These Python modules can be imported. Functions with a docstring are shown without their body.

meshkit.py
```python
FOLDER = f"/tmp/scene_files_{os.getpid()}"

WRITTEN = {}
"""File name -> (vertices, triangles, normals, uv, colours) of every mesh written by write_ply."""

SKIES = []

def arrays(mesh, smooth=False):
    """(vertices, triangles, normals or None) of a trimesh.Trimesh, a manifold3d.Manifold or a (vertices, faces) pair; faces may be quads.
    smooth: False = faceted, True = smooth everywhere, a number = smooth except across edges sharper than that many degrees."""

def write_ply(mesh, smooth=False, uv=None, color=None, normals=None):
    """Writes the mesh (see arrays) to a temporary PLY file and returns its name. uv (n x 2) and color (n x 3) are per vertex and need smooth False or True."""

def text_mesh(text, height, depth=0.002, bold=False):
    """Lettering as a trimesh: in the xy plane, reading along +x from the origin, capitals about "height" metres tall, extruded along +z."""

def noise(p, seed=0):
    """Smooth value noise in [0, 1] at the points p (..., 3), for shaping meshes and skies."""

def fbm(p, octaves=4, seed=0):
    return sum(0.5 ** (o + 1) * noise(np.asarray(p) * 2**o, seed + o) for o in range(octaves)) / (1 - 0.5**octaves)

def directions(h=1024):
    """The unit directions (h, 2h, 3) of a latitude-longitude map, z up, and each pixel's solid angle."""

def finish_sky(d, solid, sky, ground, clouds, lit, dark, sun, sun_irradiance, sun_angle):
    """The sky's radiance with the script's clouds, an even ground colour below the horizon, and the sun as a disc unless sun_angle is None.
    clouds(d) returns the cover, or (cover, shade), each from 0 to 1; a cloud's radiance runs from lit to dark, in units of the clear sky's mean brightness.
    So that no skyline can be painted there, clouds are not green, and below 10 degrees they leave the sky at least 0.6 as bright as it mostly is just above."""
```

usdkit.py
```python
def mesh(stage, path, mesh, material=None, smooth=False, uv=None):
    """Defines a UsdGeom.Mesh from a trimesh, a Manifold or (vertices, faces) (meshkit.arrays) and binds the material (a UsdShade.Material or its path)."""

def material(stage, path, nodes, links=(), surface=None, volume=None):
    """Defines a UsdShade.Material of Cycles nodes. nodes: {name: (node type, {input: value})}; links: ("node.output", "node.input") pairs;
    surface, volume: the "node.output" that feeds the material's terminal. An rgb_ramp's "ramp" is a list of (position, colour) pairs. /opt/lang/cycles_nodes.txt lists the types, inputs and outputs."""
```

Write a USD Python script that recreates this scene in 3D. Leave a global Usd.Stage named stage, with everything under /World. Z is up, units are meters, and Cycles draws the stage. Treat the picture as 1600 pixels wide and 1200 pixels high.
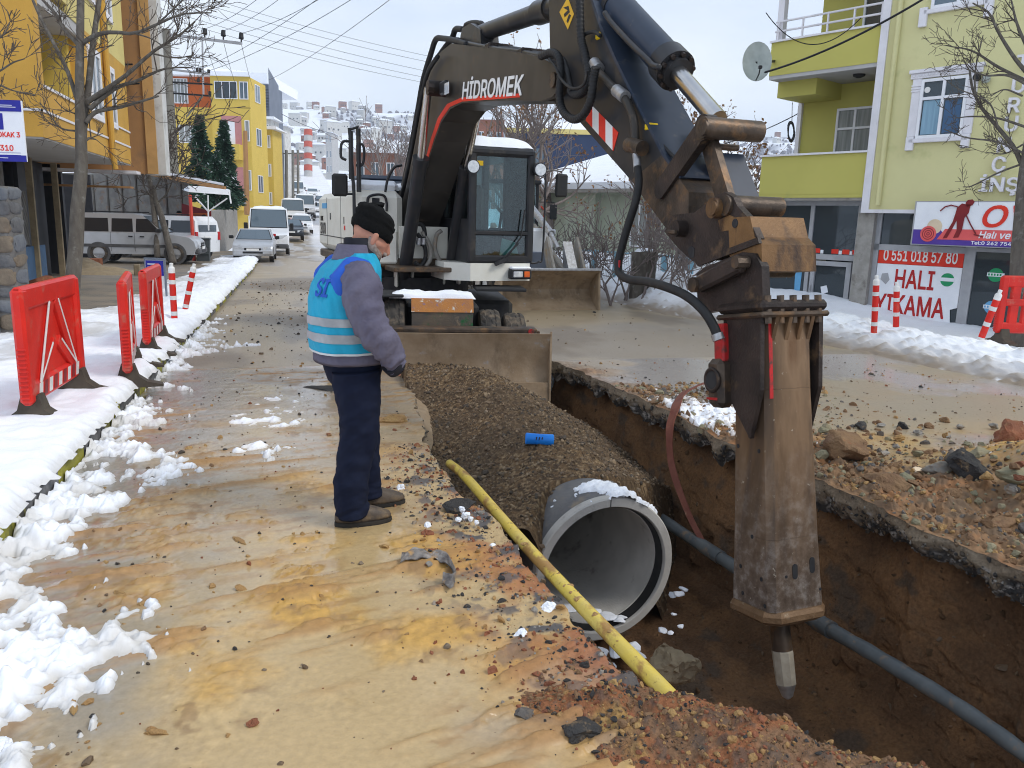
import math, numpy as np, trimesh, usdkit, meshkit
import manifold3d as m3
from pxr import Usd, UsdGeom, UsdLux, UsdShade, Gf, Sdf, Vt
from shapely.geometry import Polygon
stage = Usd.Stage.CreateInMemory()
UsdGeom.SetStageUpAxis(stage, 'Z'); UsdGeom.SetStageMetersPerUnit(stage, 1.0)
UsdGeom.Xform.Define(stage, '/World'); UsdGeom.Scope.Define(stage, '/World/Looks')
A = np.array
# ------------------------------------------------------------------ camera, sky, sun, exposure
F, CAMH = 1250., 1.62
YAW, PITCH, ROLL = np.radians(15.6), np.radians(-11.6), np.radians(1.5)
FW = A([np.sin(YAW) * np.cos(PITCH), np.cos(YAW) * np.cos(PITCH), np.sin(PITCH)])
_r = A([np.cos(YAW), -np.sin(YAW), 0]); _u = np.cross(_r, FW)
RT = _r * np.cos(ROLL) + _u * np.sin(ROLL); UP = -_r * np.sin(ROLL) + _u * np.cos(ROLL)
CO = A([0, 0, CAMH])
cam = UsdGeom.Camera.Define(stage, '/World/camera')
cam.AddTransformOp().Set(Gf.Matrix4d(*[float(x) for x in (*RT, 0, *UP, 0, *(-FW), 0, *CO, 1)]))
cam.CreateHorizontalApertureAttr(36.0); cam.CreateVerticalApertureAttr(27.0)
cam.CreateFocalLengthAttr(36.0 * F / 1600); cam.CreateClippingRangeAttr(Gf.Vec2f(0.05, 20000))
cam.CreateExposureAttr(EXPOSURE := 0.27)
SUN_AZ, SUN_EL = np.radians(125.0), np.radians(46.0)       # bright overcast, the brighter part of the sky behind and to the right
usdkit.material(stage, '/World/Looks/sky_look', {
    'sky': ('sky_texture', {'sky_type': 'single_scattering', 'sun_disc': False, 'sun_elevation': float(SUN_EL), 'sun_rotation': float(SUN_AZ)}),
    'tc': ('texture_coordinate', {}), 'mp': ('mapping', {'scale': (1.0, 1.0, 3.2)}),
    'n': ('noise_texture', {'scale': 1.7, 'detail': 5.0, 'roughness': 0.5}),
    'r': ('rgb_ramp', {'ramp': [(0.3, (5.4, 6.6, 8.7)), (0.5, (7.0, 8.0, 9.6)), (0.7, (9.2, 9.8, 10.6))]}),
    'mx': ('mix', {'fac': 0.86}), 'b': ('background_shader', {'strength': 0.1})},
    [('tc.generated', 'mp.vector'), ('mp.vector', 'n.vector'), ('n.fac', 'r.fac'), ('sky.color', 'mx.color1'), ('r.color', 'mx.color2'), ('mx.color', 'b.color')], surface='b.background')
dome = UsdLux.DomeLight.Define(stage, '/World/sky'); dome.CreateIntensityAttr(1.0)
UsdShade.MaterialBindingAPI.Apply(dome.GetPrim()).Bind(UsdShade.Material.Get(stage, '/World/Looks/sky_look'))
dome.GetPrim().SetCustomDataByKey('label', 'pale blue grey overcast winter sky'); dome.GetPrim().SetCustomDataByKey('category', 'sky'); dome.GetPrim().SetCustomDataByKey('kind', 'structure')
sun = UsdLux.DistantLight.Define(stage, '/World/sun')
sun.CreateIntensityAttr(0.4); sun.CreateAngleAttr(18.0); sun.CreateNormalizeAttr(True); sun.CreateColorAttr(Gf.Vec3f(1.0, 0.96, 0.9))
_s = A([np.sin(SUN_AZ) * np.cos(SUN_EL), np.cos(SUN_AZ) * np.cos(SUN_EL), np.sin(SUN_EL)])
_x = np.cross([0, 0, 1], _s); _x /= np.linalg.norm(_x); _y = np.cross(_s, _x)
sun.AddTransformOp().Set(Gf.Matrix4d(*[float(x) for x in (*_x, 0, *_y, 0, *_s, 0, 0, 0, 50, 1)]))

# ------------------------------------------------------------------ helpers
def ray(px, py): return FW + RT * (px - 800) / F + UP * (600 - py) / F
def dep(px, py, D): return CO + ray(px, py) * D                     # point at depth D
def onplane(px, py, p, n):
    d = ray(px, py); return CO + d * (np.dot(A(p) - CO, n) / np.dot(d, n))
def zg(y): return -0.02 * np.clip(y - 6, 0, 25)                      # road falls gently away from the camera
def gz(px, py, off=0.):
    z = 0.
    for _ in range(15):
        d = ray(px, py); p = CO + d * ((z + off - CAMH) / d[2]); z = zg(p[1])
    return p
_names = {}
def uname(parent, name):
    k = (parent, name); n = _names.get(k, 0); _names[k] = n + 1
    return name if n == 0 else '%s_%03d' % (name, n)
def setcd(p, label=None, cat=None, group=None, kind=None):
    for k, v in (('label', label), ('category', cat), ('group', group), ('kind', kind)):
        if v: p.SetCustomDataByKey(k, v)
def M4(o, rz=0., s=1.):
    c, n = math.cos(rz) * s, math.sin(rz) * s
    return Gf.Matrix4d(c, n, 0, 0, -n, c, 0, 0, 0, 0, s, 0, float(o[0]), float(o[1]), float(o[2]), 1)
class T:                                                             # a thing: an Xform at its base; parts are given in world coordinates unless local=True
    def __init__(s, name, label, cat, o=(0, 0, 0), group=None, kind=None, local=False):
        s.path = '/World/' + uname('/World', name); s.o = A(o, float); s.local = local
        x = UsdGeom.Xform.Define(stage, s.path); x.AddTransformOp().Set(M4(s.o)); s.prim = x.GetPrim()
        setcd(s.prim, label, cat, group, kind)
    def part(s, name, mesh, m, parent=None, label=None, smooth=False, kind=None, col=None):
        up = parent or s.path; p = up + '/' + uname(up, name)
        v, f, n = meshkit.arrays(mesh, smooth)
        if not s.local: v = v - s.o
        g = put(p, v, f, n, m, col); setcd(g.GetPrim(), label, None, None, kind)
        return p
def put(path, v, f, n, m, attrs=None):
    if not attrs:
        k, inv = np.unique(f, return_inverse=True)
        if len(k) < len(v): v, f, n = np.asarray(v)[k], inv.reshape(np.shape(f)), None if n is None else n[k]
    g = UsdGeom.Mesh.Define(stage, path)
    g.CreatePointsAttr(Vt.Vec3fArray.FromNumpy(np.ascontiguousarray(v, np.float32)))
    g.CreateFaceVertexCountsAttr(Vt.IntArray.FromNumpy(np.full(len(f), 3, np.int32)))
    g.CreateFaceVertexIndicesAttr(Vt.IntArray.FromNumpy(np.ascontiguousarray(f, np.int32).ravel()))
    g.CreateSubdivisionSchemeAttr('none')
    if n is not None:
        g.CreateNormalsAttr(Vt.Vec3fArray.FromNumpy(np.ascontiguousarray(n, np.float32))); g.SetNormalsInterpolation('vertex')
    UsdShade.MaterialBindingAPI.Apply(g.GetPrim()).Bind(UsdShade.Material.Get(stage, '/World/Looks/' + m))
    for k, a in (attrs or {}).items():
        a = np.ascontiguousarray(a, np.float32); api = UsdGeom.PrimvarsAPI(g)
        if a.ndim == 2: api.CreatePrimvar(k, Sdf.ValueTypeNames.Color3fArray, 'vertex').Set(Vt.Vec3fArray.FromNumpy(a))
        else: api.CreatePrimvar(k, Sdf.ValueTypeNames.FloatArray, 'vertex').Set(Vt.FloatArray.FromNumpy(a))
    return g
def single(name, mesh, m, label, cat, group=None, kind=None, smooth=False, attrs=None):
    p = '/World/' + uname('/World', name)
    v, f, n = meshkit.arrays(mesh, smooth)
    g = put(p, v, f, n, m, attrs); setcd(g.GetPrim(), label, cat, group, kind)
    return p
def copy(src, o, rz=0., label=None, s=1., group=None):
    b = src.path.split('/')[-1]; b = b[:-4] if b[-4] == '_' and b[-3:].isdigit() else b; p = '/World/' + uname('/World', b)
    x = UsdGeom.Xform.Define(stage, p); x.GetPrim().GetReferences().AddInternalReference(src.path)
    op = x.GetPrim().GetAttribute('xformOp:transform'); (op if op else x.AddTransformOp().GetAttr()).Set(M4(o, rz, s))
    x.GetPrim().SetInstanceable(True)
    cd = src.prim.GetCustomData(); setcd(x.GetPrim(), label or cd['label'], cd['category'], group or cd.get('group'))
    return x
cat = trimesh.util.concatenate
def cbox(lo, hi, b=0.01):                                            # chamfered box
    lo, hi = A(lo, float), A(hi, float); b = min(b, (hi - lo).min() * .45); P = []
    for i in range(8):
        c = [(lo, hi)[(i >> k) & 1][k] for k in range(3)]; s = [(1, -1)[(i >> k) & 1] for k in range(3)]
        for k in range(3):
            q = list(c)
            for j in range(3):
                if j != k: q[j] += s[j] * b
            P.append(q)
    return hull(P)
def hull(P):
    m = m3.Manifold.hull_points(np.asarray(P, np.float64)).to_mesh()
    return trimesh.Trimesh(np.array(m.vert_properties[:, :3]), np.array(m.tri_verts), process=False)
def box(lo, hi):
    m = trimesh.creation.box(A(hi, float) - A(lo, float)); m.apply_translation((A(hi, float) + A(lo, float)) / 2); return m
def frame(mesh, o, ax, ay, az=None):                                 # local x,y,z onto axes
    ax, ay = A(ax, float), A(ay, float); az = np.cross(ax, ay) if az is None else A(az, float)
    m = mesh.copy(); v = m.vertices; m.vertices = A(o, float) + v[:, :1] * ax + v[:, 1:2] * ay + v[:, 2:3] * az
    return m
def bar(a, b, w, h, up=(0, 0, 1), bev=.004):                         # a beam from a to b, w across, h along up
    a, b = A(a, float), A(b, float); d = b - a; L = np.linalg.norm(d); d /= L
    x = np.cross(d, up); x /= np.linalg.norm(x); y = np.cross(x, d)
    return frame(cbox((-w / 2, -h / 2, 0), (w / 2, h / 2, L), bev), a, x, y, d)
def cyl(a, b, r, r1=None, n=20):
    return tube([a, b], [r, r if r1 is None else r1], n)
def spline(P, n):
    P = A(P, float); 
    if len(P) < 3: return A([P[0] + (P[-1] - P[0]) * t for t in np.linspace(0, 1, n)])
    Q = np.vstack([2 * P[0] - P[1], P, 2 * P[-1] - P[-2]]); out = []
    for t in np.linspace(0, len(P) - 1 - 1e-9, n):
        i = int(t); u = t - i; a, b, c, d = Q[i:i + 4]
        out.append(.5 * (2 * b + (c - a) * u + (2 * a - 5 * b + 4 * c - d) * u * u + (3 * b - a - 3 * c + d) * u ** 3))
    return A(out)
def rings_mesh(R, cap=True):
    R = A(R); k, n = R.shape[:2]; v = R.reshape(-1, 3); f = []
    i, j = np.meshgrid(np.arange(k - 1), np.arange(n), indexing='ij'); i, j = i.ravel(), j.ravel(); j2 = (j + 1) % n
    f = np.vstack([np.stack([i * n + j, i * n + j2, (i + 1) * n + j2], 1), np.stack([i * n + j, (i + 1) * n + j2, (i + 1) * n + j], 1)])
    if cap:
        v = np.vstack([v, R[0].mean(0), R[-1].mean(0)]); a = np.arange(n); b = (a + 1) % n
        f = np.vstack([f, np.stack([b, a, np.full(n, k * n)], 1), np.stack([(k - 1) * n + a, (k - 1) * n + b, np.full(n, k * n + 1)], 1)])
    return trimesh.Trimesh(v, f, process=False)
def tube(P, r, n=10, smooth_n=None, cap=True):
    P = A(P, float); r = np.broadcast_to(A(r, float), (len(P),))
    if smooth_n: r = np.interp(np.linspace(0, 1, smooth_n), np.linspace(0, 1, len(P)), r); P = spline(P, smooth_n)
    t = np.gradient(P, axis=0); t /= np.linalg.norm(t, axis=1, keepdims=True) + 1e-12
    u = np.cross(t[0], [0, 0, 1.]) if abs(t[0][2]) < .9 else np.cross(t[0], [1., 0, 0]); u /= np.linalg.norm(u); R = []
    a = np.arange(n) * 2 * np.pi / n
    for p, d, rr in zip(P, t, r):
        u = u - d * (u @ d); u /= np.linalg.norm(u) + 1e-12; w = np.cross(d, u)
        R.append(p + rr * (np.cos(a)[:, None] * u + np.sin(a)[:, None] * w))
    return rings_mesh(R, cap)
def prism(poly, o, ax, ay, d, bev=0):                                # a 2D outline in the plane (ax, ay) pushed along vector d
    g = Polygon(poly) if not hasattr(poly, 'exterior') else poly
    L = np.linalg.norm(d); m = trimesh.creation.extrude_polygon(g.buffer(0), L, engine='earcut'); dd = A(d, float) / L
    m = frame(m, o, ax, ay, dd)
    if np.dot(np.cross(ax, ay), dd) < 0: m.invert()
    return m
def text(s, o, ax, ay, h, depth=.004, bold=True, sx=1., align=0., shear=0.):
    m = meshkit.text_mesh(s, h, depth, bold); v = m.vertices.copy()
    w = v[:, 0].max(); v[:, 0] = (v[:, 0] - align * w + shear * v[:, 1]) * sx; m.vertices = v
    return frame(m, o, ax, ay)
def fbm(p, o=4, s=0): return meshkit.fbm(np.asarray(p, float), o, s)
def P3(x, y, k=1., z=0.): return np.stack([np.asarray(x) * k, np.asarray(y) * k, np.zeros_like(np.asarray(x, float)) + z], -1)
def grid(X, Y, Z, keep=None):
    k, n = X.shape; v = np.stack([X, Y, Z], -1).reshape(-1, 3); i, j = np.meshgrid(np.arange(k - 1), np.arange(n - 1), indexing='ij')
    a = i * n + j; q = np.stack([a, a + 1, a + n + 1, a + n], -1).reshape(-1, 4)
    if keep is not None:
        kq = keep.ravel()[q].any(1); q = q[kq]
    f = np.vstack([q[:, [0, 1, 2]], q[:, [0, 2, 3]]])
    used, inv = np.unique(f, return_inverse=True)
    return trimesh.Trimesh(v[used], inv.reshape(f.shape), process=False), used
def rock(rng, size, flat=1., sub=2, rough=.35):
    m = trimesh.creation.icosphere(sub, 1.0); v = m.vertices
    for _ in range(13):
        d = rng.normal(size=3); d /= np.linalg.norm(d); c = rng.uniform(.45, .8); e = v @ d; v = v - np.clip(e - c, 0, None)[:, None] * d
    o = rng.uniform(0, 99, 3); v = v * (1 + rough * (fbm(v * 2.2 + o, 3) - .5)[:, None])
    s = A(size) if np.ndim(size) else A([size * rng.uniform(.8, 1.3), size * rng.uniform(.8, 1.3), size * flat * rng.uniform(.7, 1.1)])
    m.vertices = v * s; a = rng.uniform(0, 6.28); c, n = np.cos(a), np.sin(a); V = m.vertices.copy()
    m.vertices = np.stack([V[:, 0] * c - V[:, 1] * n, V[:, 0] * n + V[:, 1] * c, V[:, 2]], 1); return m
def cobble(rng, size):
    m = trimesh.creation.icosphere(2, 1.0); v = m.vertices; v = np.sign(v) * np.abs(v) ** .62; v = v / np.abs(v).max(); o = rng.uniform(0, 99, 3); m.vertices = (v * (1 + .9 * (fbm(v * 1.1 + o, 3) - .5)[:, None])) * A(size); return m
def at(m, p): m = m.copy(); m.apply_translation(p); return m
def rotz(m, a, o=(0, 0, 0)):
    m = m.copy(); m.apply_transform(trimesh.transformations.rotation_matrix(a, [0, 0, 1], o)); return m
def bone(J): return [m3.Manifold.hull(m3.Manifold.sphere(ra, 20).translate([float(x) for x in a]) + m3.Manifold.sphere(rb, 20).translate([float(x) for x in b])) for (a, ra), (b, rb) in zip(J[:-1], J[1:])]
# ------------------------------------------------------------------ materials
def mat(name, c1, c2=None, scale=6., rough=.6, metal=0., dirt=None, bump=0., bscale=40., stretch=(1, 1, 1), obj=False, spec=.3, lo=.35, hi=.65, rough2=None, coat=0.):
    """c1/c2 mixed by noise; dirt = (colour, scale, lo, hi, stretch) laid over; relief by bump."""
    c2 = c2 or tuple(x * .8 for x in c1)
    N = {'g': ('texture_coordinate' if obj else 'geometry', {}), 'mp': ('mapping', {'scale': stretch}),
         'n': ('noise_texture', {'scale': scale, 'detail': 6., 'roughness': .6}), 'r': ('rgb_ramp', {'ramp': [(0, c1), (lo, c1), (hi, c2), (1, c2)]}),
         'p': ('principled_bsdf', {'roughness': rough, 'metallic': metal, 'specular_ior_level': spec, 'coat_weight': coat})}
    src = 'g.object' if obj else 'g.position'
    L = [(src, 'mp.vector'), ('mp.vector', 'n.vector'), ('n.fac', 'r.fac')]; last = 'r.color'
    if dirt:
        dl = dirt if isinstance(dirt, list) else [dirt]
        for i, d in enumerate(dl):
            k = str(i)
            N['dm' + k] = ('mapping', {'scale': d[4] if len(d) > 4 else (1, 1, 1), 'location': (3.1 * i, 1.7, .3)})
            N['dn' + k] = ('noise_texture', {'scale': d[1], 'detail': 8., 'roughness': .65})
            N['dr' + k] = ('map_range', {'from_min': d[2], 'from_max': d[3], 'clamp': True}); N['dx' + k] = ('mix', {'color2': d[0]})
            L += [(src, 'dm%s.vector' % k), ('dm%s.vector' % k, 'dn%s.vector' % k), ('dn%s.fac' % k, 'dr%s.value' % k), ('dr%s.result' % k, 'dx%s.fac' % k), (last, 'dx%s.color1' % k)]; last = 'dx%s.color' % k
        if rough2 is not None:
            N['rr'] = ('map_range', {'to_min': rough, 'to_max': rough2}); L += [('dr0.result', 'rr.value'), ('rr.result', 'p.roughness')]
    L.append((last, 'p.base_color'))
    if bump:
        N['bn'] = ('noise_texture', {'scale': bscale, 'detail': 5., 'roughness': .6}); N['b'] = ('bump', {'strength': bump, 'distance': .02})
        L += [(src, 'bn.vector'), ('bn.fac', 'b.height'), ('b.normal', 'p.normal')]
    usdkit.material(stage, '/World/Looks/' + name, N, L, surface='p.BSDF')
def glassmat(name, tint, rough=.03, dark=True, tr=.25):
    usdkit.material(stage, '/World/Looks/' + name, {
        'p': ('principled_bsdf', {'base_color': tint, 'roughness': .4, 'specular_ior_level': .3}), 't': ('transparent_bsdf', {'color': (.75, .82, .82)}), 'm0': ('mix_closure', {'fac': tr}),
        'g': ('glossy_bsdf', {'color': (.9, .95, 1), 'roughness': rough}), 'f': ('fresnel', {'IOR': 1.5}), 'm': ('mix_closure', {})},
        [('p.BSDF', 'm0.closure1'), ('t.BSDF', 'm0.closure2'), ('m0.closure', 'm.closure1'), ('g.BSDF', 'm.closure2'), ('f.fac', 'm.fac')], surface='m.closure')
def panemat(name):
    usdkit.material(stage, '/World/Looks/' + name, {'t': ('transparent_bsdf', {'color': (.62, .75, .76)}), 'g': ('glossy_bsdf', {'color': (1, 1, 1), 'roughness': .02}), 'f': ('fresnel', {'IOR': 1.6}), 'm': ('mix_closure', {})},
        [('t.BSDF', 'm.closure1'), ('g.BSDF', 'm.closure2'), ('f.fac', 'm.fac')], surface='m.closure')
def groundmat(name, bump=.5, b1=35., b2=220., spec=.5, cn=.12):
    """colour and wetness come with the mesh (primvars col, wet); fine grain and relief from noise."""
    usdkit.material(stage, '/World/Looks/' + name, {
        'a': ('attribute', {'attribute': 'col'}), 'w': ('attribute', {'attribute': 'wet'}), 'g': ('geometry', {}),
        'n': ('noise_texture', {'scale': b2, 'detail': 4., 'roughness': .7}), 'nr': ('map_range', {'from_min': .40, 'from_max': .85, 'to_min': 1 - cn, 'to_max': 1 + cn}), 'mu': ('vector_math', {'math_type': 'scale'}),
        'n2': ('noise_texture', {'scale': b1, 'detail': 6., 'roughness': .62}), 'ad': ('math', {'math_type': 'add'}), 'half': ('math', {'math_type': 'multiply', 'value2': .25}),
        'iw': ('map_range', {'from_min': 0., 'from_max': 1., 'to_min': bump, 'to_max': bump * .2}), 'b': ('bump', {'distance': .015}),
        'rw': ('map_range', {'from_min': 0., 'from_max': 1., 'to_min': .85, 'to_max': .09}), 'p': ('principled_bsdf', {'specular_ior_level': spec})},
        [('g.position', 'n.vector'), ('g.position', 'n2.vector'), ('ad.value', 'nr.value'), ('a.color', 'mu.vector1'), ('nr.result', 'mu.scale'), ('mu.vector', 'p.base_color'),
         ('w.fac', 'iw.value'), ('iw.result', 'b.strength'), ('n.fac', 'half.value1'), ('half.value', 'ad.value1'), ('n2.fac', 'ad.value2'), ('ad.value', 'b.height'), ('b.normal', 'p.normal'), ('w.fac', 'rw.value'), ('rw.result', 'p.roughness')], surface='p.BSDF')
groundmat('ground'); groundmat('soil', 1.0, 48., 170., .15, .34)
mat('snow', (.86, .88, .92), (.8, .83, .88), 3., .55, bump=.35, bscale=45., spec=.3)
mat('snow_dirty', (.82, .84, .87), (.6, .58, .54), 2.2, .55, dirt=((.26, .2, .13), 5., .55, .72), bump=.5, bscale=40.)
mat('paint_black', (.016, .017, .02), (.028, .026, .025), 4., .33, dirt=((.09, .07, .05), 3., .58, .8), bump=.05, bscale=60., rough2=.6, spec=.3)
mat('paint_brownblack', (.03, .026, .022), (.05, .042, .035), 2.5, .38, dirt=((.14, .1, .07), 5., .6, .82), rough2=.65, spec=.25)
mat('blueblack_paint_and_sheen', (.019, .028, .046), (.028, .038, .058), 3., .42, dirt=((.12, .11, .1), 9., .6, .8), rough2=.6)  # blue-black paint; on the stick top its blue stands in for sky sheen
mat('steel_worn', (.045, .034, .026), (.11, .08, .058), 6., .42, .5, dirt=[((.2, .11, .05), 7., .52, .7), ((.02, .018, .018), 4., .55, .72)], bump=.2, bscale=50.)
mat('steel_dark', (.022, .017, .015), (.048, .034, .028), 7., .4, .3, dirt=((.16, .1, .055), 6., .58, .75), bump=.25, bscale=60.)
mat('rust_bright', (.14, .072, .028), (.22, .118, .046), 5., .5, .2, dirt=[((.035, .022, .018), 5., .5, .66, (1, 1, .3)), ((.5, .42, .3), 26., .7, .8)], bump=.25, bscale=60.)
mat('red_paint', (.5, .015, .015), (.35, .02, .02), 8., .4, dirt=((.07, .04, .03), 14., .52, .66))
mat('blade_mud', (.27, .19, .115), (.36, .27, .18), 4., .6, .1, dirt=[((.14, .1, .065), 3., .52, .72, (1, 1, .5)), ((.36, .33, .31), 6., .62, .72)], bump=.2, bscale=30.)
mat('rust_orange', (.4, .16, .03), (.3, .13, .05), 7., .7, dirt=[((.5, .5, .45), 8., .56, .62), ((.16, .12, .2), 11., .6, .66)], bump=.3, bscale=50.)
mat('green_box', (.17, .13, .09), (.1, .09, .08), 5., .65, dirt=[((.03, .14, .05), 5., .55, .62), ((.3, .22, .14), 7., .6, .7)], bump=.3, bscale=50.)
mat('chrome', (.6, .58, .55), (.5, .48, .46), 6., .22, 1.)
mat('zinc', (.45, .45, .46), (.3, .29, .28), 20., .4, .8)
mat('rubber', (.012, .012, .013), (.022, .021, .02), 12., .55, dirt=((.08, .065, .05), 10., .62, .8))
mat('tyre', (.03, .028, .026), (.07, .06, .05), 8., .8, dirt=((.17, .13, .09), 6., .5, .7))
mat('cream', (.74, .72, .64), (.68, .65, .56), 3., .45, dirt=((.3, .22, .14), 4., .66, .82))
mat('white_paint', (.78, .78, .78), (.72, .72, .72), 2., .35, dirt=((.35, .32, .28), 3., .68, .85))
mat('yellow_cap', (.75, .5, .01), (.65, .42, .01), 9., .5)
mat('letter_white', (.78, .77, .74), (.7, .69, .66), 9., .5)
mat('letter_red', (.45, .02, .015), (.38, .015, .02), 9., .5)
mat('sign_red', (.72, .045, .02), (.62, .03, .02), 3., .45)
mat('sign_white', (.8, .81, .83), (.74, .75, .78), 3., .4)
mat('sign_purple', (.09, .05, .3), (.08, .04, .26), 3., .4)
mat('sign_pink', (.75, .13, .12), (.68, .1, .1), 3., .4)
mat('sign_maroon', (.22, .02, .02), (.18, .015, .02), 3., .4)
mat('sign_blue', (.02, .025, .3), (.02, .02, .24), 3., .4)
mat('sign_green', (.02, .3, .12), (.02, .26, .1), 3., .4)
mat('sign_gold', (.72, .42, .03), (.62, .35, .03), 9., .5)
mat('sign_cream', (.75, .6, .42), None, 3., .5)
mat('sign_lightblue', (.15, .4, .65), None, 3., .5)
mat('ink', (.015, .015, .018), (.03, .03, .03), 9., .6)
mat('lamp_glass', (.7, .72, .72), (.5, .52, .55), 30., .12, .2, spec=.8)
mat('amber', (.75, .14, .02), (.6, .1, .02), 20., .25)
mat('red_plastic', (.68, .025, .015), (.52, .02, .014), 3., .42, dirt=((.36, .2, .14), 6., .56, .8), bump=.06, bscale=30.)
mat('reflective', (.72, .72, .7), (.6, .6, .58), 12., .35)
mat('rubber_foot', (.055, .045, .035), (.09, .075, .055), 7., .75, bump=.2)
mat('concrete', (.33, .31, .28), (.24, .225, .2), 5., .8, dirt=((.14, .12, .1), 4., .56, .75), bump=.3, bscale=60.)
mat('pipe_concrete', (.5, .48, .44), (.4, .38, .35), 4., .75, dirt=((.16, .14, .12), 5., .58, .75), bump=.22, bscale=70.)
mat('pipe_skin', (.1, .1, .105), (.16, .155, .15), 5., .6, dirt=((.24, .19, .13), 5., .56, .7), bump=.2)
mat('yellow_pipe', (.68, .5, .07), (.6, .46, .12), 5., .42, dirt=[((.36, .2, .06), 6., .52, .6, (1, .5, 1)), ((.2, .1, .04), 30., .6, .66)], bump=.12, bscale=60.)
mat('dark_pipe', (.07, .08, .085), (.11, .12, .12), 6., .5, dirt=((.2, .14, .09), 9., .56, .68), bump=.15)
mat('strap', (.15, .045, .03), (.2, .07, .045), 12., .75, dirt=((.3, .2, .12), 9., .6, .75), bump=.3, bscale=120.)
mat('blue_plastic', (.01, .16, .6), (.015, .22, .7), 8., .35, bump=.2, bscale=60.)
mat('asphalt_chunk', (.035, .034, .035), (.07, .065, .06), 12., .7, dirt=((.3, .21, .12), 9., .58, .68), bump=.9, bscale=110.)
mat('asphalt_grey', (.17, .15, .13), (.1, .09, .085), 10., .75, dirt=((.3, .2, .11), 6., .55, .7), bump=.8, bscale=100.)
mat('clay_red', (.29, .105, .05), (.2, .075, .04), 9., .7, dirt=((.36, .22, .1), 6., .55, .7), bump=.9, bscale=60.)
mat('clay_ochre', (.42, .26, .1), (.34, .19, .075), 9., .6, dirt=((.2, .12, .06), 8., .58, .75), bump=.9, bscale=60.)
mat('clay_brown', (.25, .15, .075), (.18, .1, .055), 7., .75, dirt=((.3, .1, .04), 6., .6, .75), bump=.9, bscale=60.)
mat('stone_grey', (.3, .28, .25), (.22, .2, .17), 9., .7, dirt=((.3, .2, .11), 5., .52, .68), bump=.4, bscale=50.)
mat('stone_olive', (.2, .19, .12), (.28, .24, .15), 9., .7, dirt=((.3, .2, .11), 6., .56, .7), bump=.5, bscale=60.)
mat('gravel', (.17, .115, .07), (.09, .065, .045), 60., .75, bump=.5, bscale=90.)
for _k, _c in enumerate([(.28, .2, .12), (.15, .1, .06), (.075, .058, .042), (.22, .165, .11)]): mat('pebble_%s' % 'abcd'[_k], _c, tuple(x * .7 for x in _c), 30., .6)
panemat('pane'); mat('rust_mud', (.19, .115, .06), (.13, .072, .035), 6., .6, .2, dirt=((.4, .33, .24), 12., .58, .75), bump=.35, bscale=40.); mat('seat_red', (.12, .015, .015), (.09, .012, .014), 9., .8); mat('mint', (.42, .72, .62), (.36, .66, .56), 9., .6)
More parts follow.
